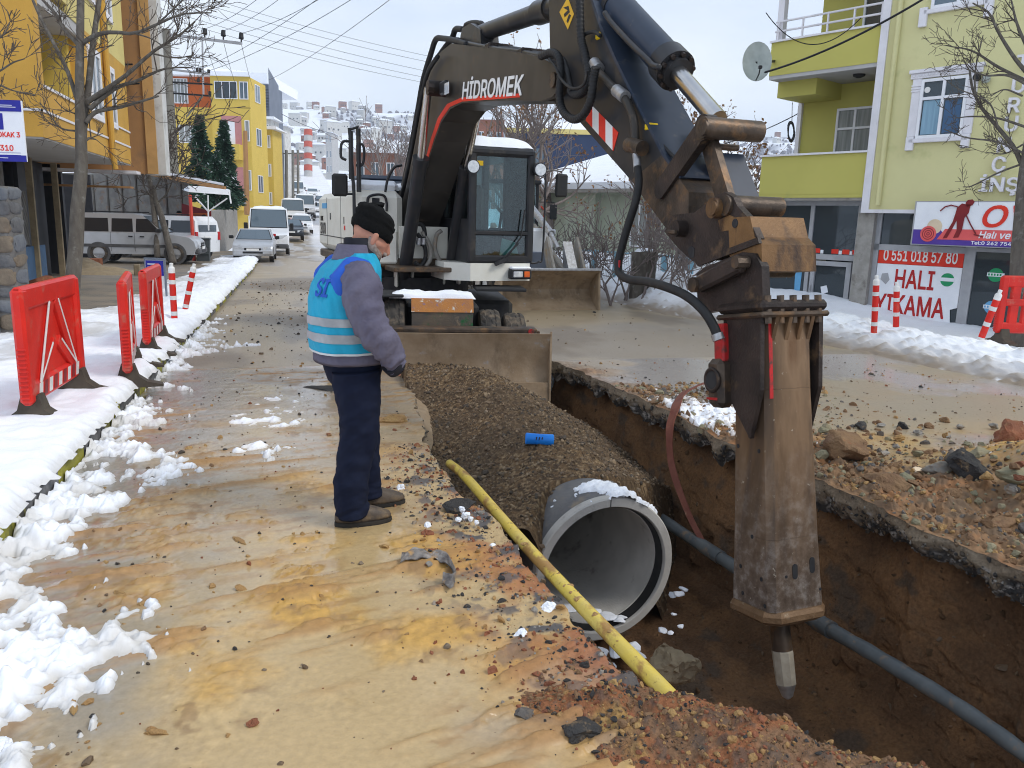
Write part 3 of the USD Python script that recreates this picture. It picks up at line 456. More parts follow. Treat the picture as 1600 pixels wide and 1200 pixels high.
# right pavement, snow bank and the ground behind
def zbank(X, Y):
    n1, n2, n3 = fbm(P3(X, Y, .7), 4, 101), fbm(P3(X, Y, 2.6), 4, 102), fbm(P3(X, Y, 10.), 4, 103)
    x0 = 7.45 + .45 * (n2 - .5) + .02 * np.clip(Y - 10, 0, 20) - .45 * sm(12.5, 15, Y)
    d = X - x0; h = .30 * sm(0, 1.0, d) - .32 * sm(.9, 3.0, d) + (.22 * (n2 - .4) + .12 * (n3 - .45)) * sm(0, .4, d) * (1 - .7 * sm(1.0, 2.2, d)) + .1 * (n1 - .5) * sm(.5, 1.5, d) - .03
    return zr(Y) + h + .45 * sm(12.5, 16, Y) * sm(.2, 1.6, d) + .6 * sm(16, 24, Y) * sm(0, 3.0, d), d, n2, n3
X, Y = np.meshgrid(np.r_[np.linspace(6.9, 9.2, 120), np.linspace(9.25, 16, 60), np.linspace(16.5, 40, 20)], geo(3.5, 60, 330)); Z, d, n2, n3 = zbank(X, Y)
C = np.broadcast_to(A([.87, .89, .93]), X.shape + (3,)); dirt = (1 - sm(.15, .75, d + .7 * (n2 - .5))) * sm(.30, .55, n3 + .2); C = mixc(C, A([.22, .16, .1]), np.clip(dirt * 1.0, 0, .92)); C = mixc(C, A([.3, .24, .17]), .5 * sm(.62, .7, n3) * (1 - sm(.6, 1.4, d)))
m, u = grid(X, Y, Z, d > -.3); single('snow_bank', m, 'ground_snow', 'white snow bank with dirty edge along the right side of the street', 'snow', kind='stuff', smooth=True, attrs={'col': C.reshape(-1, 3)[u], 'wet': np.full(len(u), .2)})
# terrain to the horizon, with the snowy hillside across the valley
X, Y = np.meshgrid(np.sign(np.linspace(-1, 1, 240)) * np.abs(np.linspace(-1, 1, 240)) ** 1.8 * 2600, np.r_[-60, -20, 0, geo(6, 3200, 260)])
def terrain_z(X, Y):
    base = zr(np.minimum(Y, 220)) - .2; near = (1 - sm(14, 22, Y)) * (1 - sm(12, 16, np.abs(X - 2.5))); base = base - 1.7 * near
    valley = -16 * sm(170, 330, Y) * sm(-60, 60, X + .2 * Y)
    rise = 172 * sm(300, 1500, Y + 120 * (fbm(P3(X, Y, .004), 3, 111) - .5)) + 26 * (fbm(P3(X, Y, .006), 5, 112) - .5) * sm(250, 600, Y)
    return base + valley + rise + .6 * sm(8, 20, -X) * 0
Z = terrain_z(X, Y); n2, n3 = fbm(P3(X, Y, .011), 5, 113), fbm(P3(X, Y, .05), 4, 114)
C = mixc(np.broadcast_to(A([.82, .85, .9]), X.shape + (3,)), A([.12, .13, .17]), sm(.5, .6, n2 * .6 + n3 * .4) * sm(200, 320, Y) * .8)
m, u = grid(X, Y, Z); single('hills', m, 'ground_snow', 'snowy hillside across the valley behind the town', 'hills', kind='structure', smooth=True, attrs={'col': C.reshape(-1, 3)[u], 'wet': np.zeros(len(u))})
# ------------------------------------------------------------------ the wheeled excavator with its breaker
PSI = np.radians(22); _fh = A([np.sin(YAW), np.cos(YAW), 0]); _rh = A([np.cos(YAW), -np.sin(YAW), 0])
ED = np.sin(PSI) * _rh - np.cos(PSI) * _fh; EL = np.cross([0, 0, 1.], ED); PC = dep(1195, 700, 4.6); SC = PC - ED * 7.7; SC[2] = 0
ZU = A([0, 0, 1.])
def EP(px, py, t): return onplane(px, py, PC + EL * t, EL)           # point of the boom's plane, t metres to the machine's left
def EF(px, py, s): return onplane(px, py, SC + ED * s, ED)
def LX(s, t, z): return SC + ED * s + EL * t + ZU * z
def to2(P): q = A(P) - SC; return np.stack([q @ ED, q[:, 2]], 1)
def side(pxs, t, w, sub=0):                                           # a plate cut along an outline of the boom's plane
    pl = to2(A([EP(x, y, t) for x, y in pxs])); return prism(pl, SC + EL * t, ED, ZU, EL * w)
def lbox(lo, hi, b=.015): return frame(cbox(lo, hi, b), SC, ED, EL, ZU)
def pin(px, py, t0, t1, r, n=24): a = EP(px, py, t0); return cyl(a, a + EL * (t1 - t0), r, n=n)
def hose(pts, t, r, n=60, k=10): 
    t = np.broadcast_to(t, (len(pts),)); return tube([EP(x, y, tt) for (x, y), tt in zip(pts, t)], r, k, smooth_n=n)
def tyre_mesh(R, W, tread=True, n=72):
    prof = [(-.5, .62), (-.5, .86), (-.46, .95), (-.36, .985), (-.26, 1), (-.2, 1), (-.07, 1), (.0, 1), (.07, 1), (.2, 1), (.26, 1), (.36, .985), (.46, .95), (.5, .86), (.5, .62)]
    ring = []
    for i in range(n):
        a = 2 * np.pi * i / n; row = []
        for j, (w, r) in enumerate(prof):
            rr = r
            if tread and 2 < j < 12 and ((i + (j // 2) * 2) % 4 == 0 or j in (5, 9)): rr = r - .03
            row.append([w * W, rr * R * np.cos(a), rr * R * np.sin(a)])
        ring.append(row)
    ring.append(ring[0]); R_ = A(ring); k = R_.shape[1]; v = R_.reshape(-1, 3); i, j = np.meshgrid(np.arange(n), np.arange(k - 1), indexing='ij'); a = i * k + j
    q = np.stack([a, a + k, a + k + 1, a + 1], -1).reshape(-1, 4); return trimesh.Trimesh(v, np.vstack([q[:, [0, 1, 2]], q[:, [0, 2, 3]]]), process=False)
def rim_mesh(R, W, spokes=5):                                         # axle along x, outer side +x
    ms = [frame(rings_mesh(A([[[r * np.cos(a), r * np.sin(a), z] for a in np.linspace(0, 2 * np.pi, 33)[:-1]] for r, z in ((.64 * R, .4 * W), (.6 * R, .46 * W), (.55 * R, .38 * W), (.5 * R, .2 * W), (.2 * R, .28 * W), (.12 * R, .4 * W))])), (0, 0, 0), (0, 1, 0), (0, 0, 1), (1, 0, 0))]
    for k in range(spokes):
        a = 2 * np.pi * k / spokes; d = A([0, np.cos(a), np.sin(a)]); ms.append(bar(A([.34 * W, 0, 0]) + d * .12 * R, A([.38 * W, 0, 0]) + d * .58 * R, .13 * R, .1 * W, up=(1, 0, 0)))
    return cat(ms)
ex = T('wheeled_excavator', 'white and black wheeled excavator with a tall brown hydraulic breaker hanging into the trench', 'excavator', (SC[0], SC[1], -.35))
boom_px = [(632, 385), (600, 385), (612, 340), (630, 275), (645, 215), (655, 160), (664, 120), (676, 95), (690, 80), (705, 68), (722, 70), (800, 80), (852, 90), (868, 108), (868, 140), (858, 158), (800, 157), (760, 158), (722, 161), (704, 170), (690, 190), (679, 220), (670, 250), (656, 300), (641, 345)]
bm = ex.part('boom', side(boom_px, -.21, .42), 'paint_brownblack')
inner = A([(812, 152), (760, 156), (722, 158.5), (703, 167), (689, 187), (678, 217), (669, 247), (661, 278)], float); off = A([(0, -6), (0, -6.5), (-1, -6), (-4.5, -4.5), (-5, -2.5), (-4.5, -1.5), (-3.4, -1), (-1.5, -.5)])
ex.part('red_stripe', side([*map(tuple, inner), *map(tuple, (inner + off)[::-1])], -.214, .003), 'sign_red', bm)
def txt(s, p0, p1, hpx, t, m, parent=None, name='lettering', depth=.004, shear=.12):
    a, b = EP(*p0, t), EP(*p1, t); ax = (b - a); W = np.linalg.norm(ax); ax /= W; ay = np.cross(-EL, ax); ay = np.cross(-EL, ax)
    if ay[2] < 0: ay = -ay
    h = np.linalg.norm(EP(p0[0], p0[1] - hpx, t) - a); mm = meshkit.text_mesh(s, h, depth, True); v = mm.vertices.copy(); v[:, 0] += shear * v[:, 1]; v[:, 0] = (v[:, 0] - v[:, 0].min()) / np.ptp(v[:, 0]) * W; mm.vertices = v
    ex.part(name, frame(mm, a, ax, ay, -EL), m, parent)
txt('HİDROMEK', (722, 154.5), (817, 148), 25, -.213, 'letter_white', bm)
for sgn, bpx, rpx in ((-.33, [(631, 432), (657, 252)], [(657, 252), (669, 137)]), (.31, [(704, 428), (727, 268)], [(727, 268), (746, 176)])):
    b = ex.part('boom_cylinder', tube([EP(*bpx[0], sgn), EP(*bpx[1], sgn)], .088, 24), 'paint_black', smooth=50)
    ex.part('rod', cyl(EP(*rpx[0], sgn), EP(*rpx[1], sgn), .047), 'chrome', b, smooth=50)
    e = EP(*bpx[1], sgn); d = EP(*bpx[1], sgn) - EP(*bpx[0], sgn); d /= np.linalg.norm(d); ex.part('gland', cyl(e - d * .05, e + d * .05, .102), 'paint_black', b, smooth=50)
    f = EP(*bpx[0], sgn)
    for q in (-.11, .11): ex.part('lug', frame(cbox((-.06, -.018, -.14), (.07, .018, .09), .015), f + EL * q, ED, EL, ZU), 'cream', label='rusty cream mounting lug at the cylinder foot')
ex.part('boom_pin', pin(668, 137, -.42, .36, .085), 'steel_dark', smooth=40); ex.part('boom_pin_nut', pin(668, 137, -.47, -.40, .05, 6), 'steel_dark')
wl = ex.part('work_light', hull(np.vstack([frame(cbox((-.09, -.075, 0), (.09, .075, .07), .02), EP(699, 138, -.25), ED, ZU, -EL).vertices])), 'paint_black'); ex.part('lens', frame(cbox((-.075, -.06, 0), (.075, .06, .012), .008), EP(699, 138, -.322), ED, ZU, -EL), 'lamp_glass', wl)
ac = ex.part('arm_cylinder', tube([EP(738, 57, 0), EP(893, 2, 0)], .085, 24), 'paint_black', smooth=50)
ex.part('gland', tube([EP(842, 20, 0), EP(862, 13, 0)], .105, 24), 'paint_black', ac, smooth=50); ex.part('lug', side([(716, 72), (722, 44), (735, 36), (750, 46), (752, 74)], -.1, .2), 'paint_black', ac); ex.part('oil_port', hose([(735, 47), (728, 40), (738, 36), (752, 37), (756, 45)], 0, .03, 30), 'rubber', ac, smooth=True)
for pts, t, r in (([(628, 300), (640, 240), (652, 175), (661, 125), (673, 85), (681, 62), (692, 60), (712, 64), (730, 70)], -.16, .034), ([(640, 290), (648, 240), (660, 165), (672, 110), (690, 82), (706, 60), (712, 46), (724, 46)], -.05, .034), ([(622, 330), (634, 280), (645, 225), (656, 165), (668, 115), (684, 88)], -.26, .026)): ex.part('hose', hose(pts, t, r), 'rubber', smooth=True)
for dt, dy in ((-.14, 0), (-.06, -2), (.05, -3)): ex.part('oil_pipe', hose([(712, 64 + dy), (735, 69 + dy), (772, 76 + dy), (806, 80 + dy), (846, 88 + dy)], dt, .026, 40), 'paint_black', smooth=True)
for a in ((735, 70), (785, 78), (838, 87)): ex.part('clamp', frame(cbox((-.06, -.17, -.03), (.06, .1, .05), .012), EP(*a, 0), ED, EL, ZU), 'steel_dark')
# stick
sk = ex.part('stick', side([(856, -60), (860, 95), (868, 165), (900, 184), (986, 282), (1034, 242), (1000, 175), (960, 95), (936, 40), (922, -10), (912, -60)], -.175, .35), 'paint_black')
ex.part('stick_nose', side([(986, 282), (1040, 356), (1062, 362), (1076, 345), (1076, 300), (1060, 277), (1034, 242)], -.176, .352), 'steel_worn', label='muddy worn lower end of the stick')
ex.part('sky_sheen_plate', side([(926, 0), (940, 40), (964, 95), (1004, 175), (1038, 242), (1064, 277), (1061, 279), (1034, 243), (1000, 176), (960, 96), (936, 41), (922, 0)], -.18, .36), 'blueblack_paint_and_sheen', sk)  # sky reflection on the black stick top, painted as a blue-black plate
for dt in (-.13, .14): ex.part('guide_rail', side([(936, 30), (942, 40), (966, 95), (1006, 175), (1040, 240), (1036, 242), (1002, 176), (962, 96), (937, 40)], dt - .012, .024), 'paint_black', sk)
diam = [(887, -4), (896.5, 22), (887, 46), (874, 19)]; ds = ex.part('warning_sign', side(diam, -.179, .003), 'sign_gold', sk)
for q in ([(880, 12), (888, 9), (890, 19), (882, 27), (881, 22), (887, 16)], [(889, 22), (892, 24), (887, 36), (885, 33)]): ex.part('symbol', side(q, -.181, .002), 'ink', ds)
from shapely.geometry import box as sbox
par = Polygon([(923, 163), (966, 207), (958, 236), (915, 188)])
for i, (a, b) in enumerate(((900, 925.5), (925.5, 935.5), (935.5, 946), (946, 957), (957, 980))):
    g = par.intersection(sbox(a, 100, b, 300)); ex.part('red_stripe' if i % 2 == 0 else 'white_stripe', side(list(g.exterior.coords)[:-1], -.179, .003), 'sign_red' if i % 2 == 0 else 'letter_white', sk)
ex.part('stick_pivot', pin(862, 125, -.27, .27, .13), 'paint_brownblack', smooth=40); ex.part('pivot_cap', pin(862, 125, -.295, -.27, .06), 'steel_dark', smooth=40)
ex.part('boom_fork', side([(835, 96), (850, 92), (872, 105), (880, 128), (868, 150), (845, 158), (832, 157)], -.255, .045), 'paint_brownblack')
corr = 'rubber'
for pts, t, r in (([(845, 88), (862, 82), (873, 90), (876, 115), (874, 150), (879, 172), (890, 184), (902, 186), (914, 176), (923, 155), (927, 125), (931, 104)], -.31, .030), ([(905, -20), (906, 20), (908, 60), (914, 85), (919, 112), (918, 132), (909, 146), (897, 148), (891, 140)], -.26, .030), ([(852, 88), (876, 90), (886, 108), (890, 128), (894, 142)], -.27, .02), ([(858, 92), (868, 105), (878, 125), (895, 138), (912, 132), (918, 110)], -.34, .011), ([(908, 62), (915, 53), (928, 50), (938, 56)], -.22, .014)):
    P = spline([EP(x, y, t) for x, y in pts], 150); rr = r * (1 + (.10 * np.sin(np.arange(150) * 2.1) if r > .025 else 0)); ex.part('hose', tube(P, rr, 12), 'rubber', smooth=True)
ex.part('oil_pipe', hose([(931, 103), (936, 112), (948, 126), (964, 142), (976, 154), (985, 172), (991, 192), (993, 222)], -.22, .028), 'paint_brownblack', smooth=True)
ex.part('pipe_joint', tube([EP(928, 98, -.22), EP(936, 108, -.22)], .043, 12), 'zinc', smooth=40); ex.part('pipe_clamp', tube([EP(963, 141, -.22), EP(977, 152, -.22)], .043, 12), 'zinc', smooth=40)
ex.part('valve', tube([EP(983, 226, -.24), EP(1004, 232, -.24)], .05, 16), 'steel_worn', smooth=40); ex.part('hose_end', tube([EP(994, 240, -.25), EP(996, 268, -.25)], .026, 14), 'zinc', smooth=40)
hp = [(996, 262), (998, 285), (993, 315), (982, 350), (972, 385), (966, 412), (969, 428), (984, 437), (1010, 440), (1040, 448), (1072, 462), (1098, 484), (1114, 508), (1122, 528)]; ht = np.interp(np.arange(14), [0, 5, 9, 13], [-.25, -.34, -.40, -.34]); H = spline([EP(x, y, t) for (x, y), t in zip(hp, ht)], 120)
bh = ex.part('breaker_hose', tube(H, .027, 14), 'rubber', label='thick black hose with red marks looping down to the breaker', smooth=True)
for a, b in ((44, 52), (66, 70), (92, 103)): ex.part('red_mark', tube(H[a:b] - FW * .0205 + RT * .003, .0095, 8), 'red_paint', bh, smooth=True)
ex.part('hose_fitting', tube([H[-4] - ZU * .0, H[-1] + (H[-1] - H[-2]) * 1.5], .034, 14), 'zinc', bh, smooth=40)
for x, y, t in ((940, 58, -.15), (1018, 200, -.14), (1062, 207, .14)): ex.part('yellow_clamp', frame(cbox((-.03, -.04, -.02), (.03, .04, .03), .01), EP(x, y, t), ED, EL, ZU), 'yellow_cap')
ex.part('hose', hose([(1020, 203), (1032, 222), (1050, 242), (1064, 250)], -.14, .012, 30), 'rubber', smooth=True); ex.part('hose', hose([(985, 70), (1000, 95), (1020, 122), (1030, 135), (1032, 150), (1045, 175), (1060, 205)], .16, .016, 50), 'rubber', smooth=True)
bc = ex.part('bucket_cylinder', tube([EP(934, -25, 0), EP(1046, 100, 0)], .115, 32), 'blueblack_paint_and_sheen', smooth=50)
[ex.part('gland', tube([EP(*p_, 0), EP(*q_, 0)], r_, 32), 'paint_black', bc, smooth=50) for p_, q_, r_ in (((1042, 96), (1056, 111), .135), ((1054, 109), (1060, 116), .10), ((962, 8), (967, 13), .124))]
ex.part('rod', cyl(EP(1056, 111, 0), EP(1122, 187, 0), .058), 'chrome', bc, smooth=50)
ex.part('oil_pipe', hose([(945, 20), (955, 35), (985, 68), (1010, 92), (1020, 102), (1030, 105)], -.16, .02, 40), 'paint_black', bc, smooth=True)
for k in range(10):
    a = 2 * np.pi * k / 10; p0, p1 = EP(1042, 96, 0), EP(1056, 111, 0); d = (p1 - p0) / np.linalg.norm(p1 - p0); u = np.cross(d, EL); q = p1 + .115 * (np.cos(a) * u + np.sin(a) * EL); ex.part('bolt', cyl(q - d * .01, q + d * .025, .016, n=6), 'steel_dark', bc)
# linkage
def link(p, q, t, w, r0, r1):
    a, b = EP(*p, t), EP(*q, t); return hull(np.vstack([cyl(a, a + EL * w, r0, n=28).vertices, cyl(b, b + EL * w, r1, n=28).vertices]))
for t in (-.2, .12): ex.part('side_link', link((1097, 199), (1030, 296), t, .055, .062, .06), 'steel_dark')
ex.part('link_pin', pin(1097, 199, -.235, .17, .062), 'steel_worn', smooth=40); ex.part('pin_cap', pin(1097, 199, -.25, -.235, .045), 'steel_worn', smooth=40); [ex.part('pin_collar', pin(1097, 199, a_, b_, r_), 'steel_dark', smooth=40) for a_, b_, r_ in ((-.21, -.14, .075), (.11, .18, .08), (-.05, .05, .082))]
for t in (-.135, .095): ex.part('link_plate', link((1097, 199), (1131, 318), t, .045, .055, .06), 'steel_worn')
for t in (-.07, .06): ex.part('rib', link((1100, 205), (1116, 265), t, .02, .03, .01), 'steel_worn')
ex.part('link_panel', side([(1108, 240), (1114, 238), (1140, 312), (1132, 314)], -.11, .22), 'blueblack_paint_and_sheen')
ex.part('link_bar', pin(1105, 228, -.11, .11, .02), 'steel_worn', smooth=40); ex.part('lower_pin', pin(1131, 321, -.2, .19, .058), 'steel_worn', smooth=40)
# quick coupler
cp = ex.part('coupler', side([(1038, 362), (1050, 336), (1085, 332), (1106, 316), (1120, 304), (1133, 300), (1146, 308), (1152, 322), (1167, 338), (1172, 345), (1184, 372), (1181, 386), (1083, 409), (1060, 388)], -.18, .045), 'steel_dark')
ex.part('side_plate', side([(1038, 362), (1050, 336), (1085, 332), (1106, 316), (1120, 304), (1133, 300), (1146, 308), (1152, 322), (1167, 338), (1172, 345), (1184, 372), (1181, 386), (1083, 409), (1060, 388)], .135, .045), 'steel_dark', cp)
ex.part('web', side([(1060, 388), (1060, 372), (1150, 345), (1170, 345), (1181, 386), (1083, 407)], -.14, .28), 'steel_dark', cp)
ex.part('front_block', side([(1138, 340), (1172, 338), (1179, 370), (1190, 382), (1191, 424), (1160, 426), (1140, 400)], -.183, .365), 'rust_bright', cp, label='orange rusty front block of the coupler')
ex.part('bolt_boss', pin(1054, 357, -.25, -.17, .05), 'steel_dark', cp, smooth=40); ex.part('bolt', frame(cbox((-.07, -.012, -.012), (.02, .012, .012), .004), EP(1046, 362, -.262), -ED, ZU, EL), 'steel_worn', cp)
ex.part('pin_boss', pin(1112, 325, -.235, -.17, .058), 'rust_bright', cp, smooth=40); ex.part('pin_end', pin(1112, 325, -.25, -.23, .04), 'rust_bright', cp, smooth=40); ex.part('hole', pin(1148, 349, -.1865, -.17, .025), 'ink', cp); ex.part('rust_patch', side([(1122, 344), (1140, 336), (1156, 343), (1150, 358), (1126, 362)], -.1825, .003), 'rust_bright', cp); ex.part('hole', side([(1074, 390), (1080, 384), (1085, 388), (1084, 402), (1078, 404)], -.1825, .003), 'ink', cp)
ex.part('weld_step', side([(1085, 408), (1180, 372), (1184, 372), (1186, 380), (1090, 416)], -.195, .02), 'steel_dark', cp)
# breaker: local frame along its axis
HA0, HA1 = EP(1205, 480, 0), EP(1214, 945, 0); ha = (HA1 - HA0); HL = np.linalg.norm(ha); ha /= HL; hf = ED - ha * (ED @ ha); hf /= np.linalg.norm(hf)
def HX(f, t, a): return HA0 + hf * f + EL * t + ha * a                # forward, left, down
def hbox(lo, hi, b=.01): return frame(cbox(lo, hi, b), HA0, hf, EL, ha)
for t in (-.2, .155): ex.part('bracket_plate', side([(1088, 428), (1100, 418), (1160, 394), (1180, 396), (1190, 416), (1192, 472), (1100, 490), (1090, 478)], t, .05), 'steel_dark', label='dark bracket plate pinned to the coupler')
ex.part('bracket_web', side([(1090, 430), (1120, 418), (1130, 478), (1092, 486)], -.16, .32), 'steel_dark')
a, b = EP(1092, 445, -.24), EP(1160, 410, -.24); ex.part('locking_bar', bar(a, b, .06, .1, ZU, .015), 'steel_dark'); [ex.part('locking_bolt', cyl(q_ - EL * .05, q_ + EL * .03, r_, n=8), 'steel_worn') for q_, r_ in ((a, .045), (b, .035))]
ex.part('pin_bar', pin(1150, 420, -.19, .19, .05), 'steel_worn', smooth=40)
fl = ex.part('top_flange', hbox((-.2, -.225, -.03), (.205, .225, .028), .02), 'steel_dark'); ex.part('lower_flange', hbox((-.205, -.23, .031), (.21, .23, .062), .012), 'steel_worn', fl)
for sgn in (-1, 1):
    for k in range(5):
        t = -.17 + .085 * k; ex.part('bolt', frame(cyl((0, 0, -.055), (0, 0, .095), .02, n=6), HX(.178 * sgn, t, 0), hf, EL, ha), 'steel_worn', fl)
hb = []
for a, f, t in ((.062, .152, .158), (.35, .152, .158), (.45, .155, .16), (HL * .75, .17, .178), (HL - .03, .183, .19)):
    c = .035; hb.append([HX(x, y, a) for x, y in ((f, -t + c), (f, t - c), (f - c, t), (-f + c, t), (-f, t - c), (-f, -t + c), (-f + c, -t), (f - c, -t))])
def slab(r0): return hull(np.vstack(r0))
up = cat([slab(hb[i:i + 2]) for i in range(0, 3)]) if False else hull(np.vstack(hb[0:3])); ex.part('breaker_housing', hull(np.vstack([hb[0], hb[2]])), 'breaker_steel', label='tall square breaker housing with brown worn paint')
cut = [HX(*((x * 1.0, y * 1.0, HL * .75))) for x, y in ((0, 0),)]
ex.part('breaker_housing', hull(np.vstack([A(hb[2]) + ha * .001, hb[3]])), 'breaker_steel'); ex.part('breaker_housing', hull(np.vstack([A(hb[3]) + ha * .001, hb[4]])), 'breaker_steel')
for t in (-.12, -.03, .05, .12): ex.part('gusset', hull([HX(.148, t - .012, .06), HX(.198, t - .012, .06), HX(.148, t - .012, .2), HX(.148, t + .012, .06), HX(.198, t + .012, .06), HX(.148, t + .012, .2)]), 'breaker_steel')
for sgn in (-1, 1):
    ex.part('cheek_plate', hull([HX(f, sgn * t, a) for f, a in ((-.12, .06), (.17, .06), (.155, .45), (.06, .72), (-.12, .5)) for t in (.185, .212)]), 'steel_dark'); ex.part('cheek_spacer', hbox((-.1, min(sgn * .155, sgn * .186), .07), (.1, max(sgn * .155, sgn * .186), .45), .005), 'steel_dark')
ex.part('red_edge', hbox((.153, -.15, .08), (.1575, -.125, .5), .002), 'red_paint', label='strip of old red paint on the housing'); ex.part('red_panel', hbox((-.2, -.25, .08), (-.11, -.18, .3), .01), 'red_paint')
pb = ex.part('port_block', hbox((-.24, -.28, .28), (-.10, -.17, .56), .03), 'steel_worn'); ex.part('port', frame(cat([cyl((0, 0, 0), (0, 0, .006), .055)]), HX(-.175, -.281, .40), hf, ha, -EL), 'ink', pb); ex.part('port_ring', frame(trimesh.creation.torus(.062, .012, 28, 10), HX(-.175, -.281, .40), hf, ha, -EL), 'steel_dark', pb, smooth=True); ex.part('red_edge', hbox((-.23, -.286, .50), (-.13, -.279, .515), .002), 'red_paint', pb)
def slot(f, t, a, w, h, nrm):
    if nrm == 'f': return frame(cbox((-w / 2, -h / 2, -.012), (w / 2, h / 2, .002), .001), HX(f, t, a), EL, ha, -hf) if False else frame(hull(np.vstack([cyl((0, -h / 2 + w / 2, -.01), (0, -h / 2 + w / 2, .003), w / 2, n=12).vertices, cyl((0, h / 2 - w / 2, -.01), (0, h / 2 - w / 2, .003), w / 2, n=12).vertices])), HX(f, t, a), EL, -ha, hf)
    return frame(hull(np.vstack([cyl((0, -h / 2 + w / 2, -.01), (0, -h / 2 + w / 2, .003), w / 2, n=12).vertices, cyl((0, h / 2 - w / 2, -.01), (0, h / 2 - w / 2, .003), w / 2, n=12).vertices])), HX(f, t, a), hf, -ha, -EL)
fz = lambda a: np.interp(a, [.45, HL * .75, HL - .03], [.155, .17, .183]); tz = lambda a: np.interp(a, [.45, HL * .75, HL - .03], [.16, .178, .19])
for a, t, w, h in ((HL - .24, -.02, .034, .085), (HL - .26, .1, .034, .09), (HL - .22, -.08, .016, .016), (HL - .12, .15, .016, .016)): ex.part('slot', slot(fz(a), t, a, w, h, 'f'), 'ink')
for a, f in ((HL - .42, .02), (HL - .23, -.08), (HL - .2, .1), (HL - .08, -.06), (HL - .06, .13), (.78, -.1), (.79, .08), (HL * .42, .0)): ex.part('slot', slot(f, -tz(a), a, .02, .024, 't'), 'ink')
bp = [HX(x, y, a) for a, k in ((HL - .03, 1.0), (HL - .005, 1.07), (HL + .025, 1.07), (HL + .055, .86)) for x, y in ((.195 * k, -.135 * k), (.195 * k, .135 * k), (.135 * k, .2 * k), (-.135 * k, .2 * k), (-.195 * k, .135 * k), (-.195 * k, -.135 * k), (-.135 * k, -.2 * k), (.135 * k, -.2 * k))]
ex.part('bottom_plate', hull(bp), 'rust_mud', label='thick rusty bottom plate of the breaker')
tip = EP(1231, 1092, 0); ca = tip - HX(0, 0, HL); CL = np.linalg.norm(ca); ca /= CL; c0 = HX(0, 0, HL)
ch = ex.part('chisel', cyl(c0, c0 + ca * CL * .48, .058, .057), 'steel_worn', smooth=50); ex.part('chisel_shank', tube([c0 + ca * CL * .48, c0 + ca * CL * .5, c0 + ca * CL * .84], [.057, .06, .056], 8), 'chisel_pale', ch, label='pale scraped faceted end of the chisel'); ex.part('chisel_tip', tube([c0 + ca * CL * .84, c0 + ca * CL * .97, c0 + ca * CL], [.054, .03, .012], 16), 'zinc', ch, smooth=40)
# upper carriage
ex.part('deck', cat([lbox((-2.35, -1.0, .96), (.72, 1.15, 1.08), .02), lbox((.72, -.62, .93), (1.25, .3, .99), .01)]), 'steel_worn', label='rusty front edge of the deck'); ex.part('turret', cat([lbox((-2.2, -.95, .8), (.5, 1.0, .97), .03), frame(cyl((0, 0, .45), (0, 0, .82), .75, n=40), SC, ED, EL, ZU)]), 'ink', label='dark underside and slewing ring')
hs = ex.part('engine_house', cat([lbox((-2.45, -1.0, 1.09), (.72, -.36, 1.95), .09), lbox((-2.5, -.9, 1.0), (-.5, 1.1, 1.9), .12)]), 'cream', label='cream bodywork and counterweight')
for s0 in (-1.55, -.35): ex.part('panel_joint', lbox((s0, -1.004, 1.16), (s0 + .012, -.998, 1.88), .001), 'ink', hs)
ex.part('panel_joint', lbox((-2.3, -1.004, 1.3), (.6, -.998, 1.312), .001), 'ink', hs)
for s0, z0, w in ((-1.25, 1.55, .05), (-.1, 1.5, .03)): ex.part('door_latch', lbox((s0, -1.008, z0), (s0 + w, -.998, z0 + .1), .003), 'ink', hs)
ex.part('red_sticker', lbox((-.08, -1.006, 1.42), (-.01, -1.0, 1.48), .001), 'sign_red', hs); ex.part('lettering', text('200', LX(-2.25, -1.002, 1.33), ED, ZU, .17, .004, sx=1.25), 'paint_brownblack', hs); ex.part('lettering', text('HMK', LX(-2.2, -1.002, 1.53), ED, ZU, .07, .004, sx=1.2), 'paint_brownblack', hs)
ex.part('sticker', lbox((-2.0, -1.006, 1.72), (-1.55, -1.0, 1.8), .001), 'sign_lightblue', hs)
ex.part('vent', lbox((.715, -.78, 1.55), (.728, -.68, 1.85), .01), 'ink', hs); ex.part('hood', cat([lbox((-2.0, -.85, 1.9), (-.3, .9, 2.12), .08), lbox((-1.2, -.7, 2.1), (-.5, .4, 2.2), .05)]), 'blueblack_paint_and_sheen', hs); ex.part('snow_cap', cat([hull(frame(cbox((-.55, -.3, 0), (.5, .28, .13), .06), LX(.15, -.68, 1.95), ED, EL, ZU).vertices), frame(cbox((-.3, -.35, 0), (.6, .5, .1), .05), LX(-.6, .1, 1.98), ED, EL, ZU)]), 'snow')
ex.part('front_plate', cat([side([(604, 352), (690, 352), (706, 420), (600, 420)], 0, .01) if False else lbox((.66, -.42, 1.0), (.7, .26, 1.5), .01), lbox((.5, -.8, 1.0), (.74, -.44, 1.45), .03)]), 'cream')
for pts in ([(652, 365), (662, 380), (665, 400), (658, 415), (648, 410)], [(660, 362), (672, 385), (672, 405), (664, 418)], [(648, 350), (660, 352), (664, 368), (660, 385)], [(690, 360), (682, 368), (680, 390), (688, 410)]): ex.part('hose', tube([EF(x, y, .82) for x, y in pts], .028, 10, 40), 'stone_grey' if pts[0][0] > 655 else 'rubber', smooth=True)
for x in (654, 662): ex.part('hose_end', tube([EF(x, 372, .84), EF(x, 382, .84)], .034, 10), 'zinc', smooth=40)
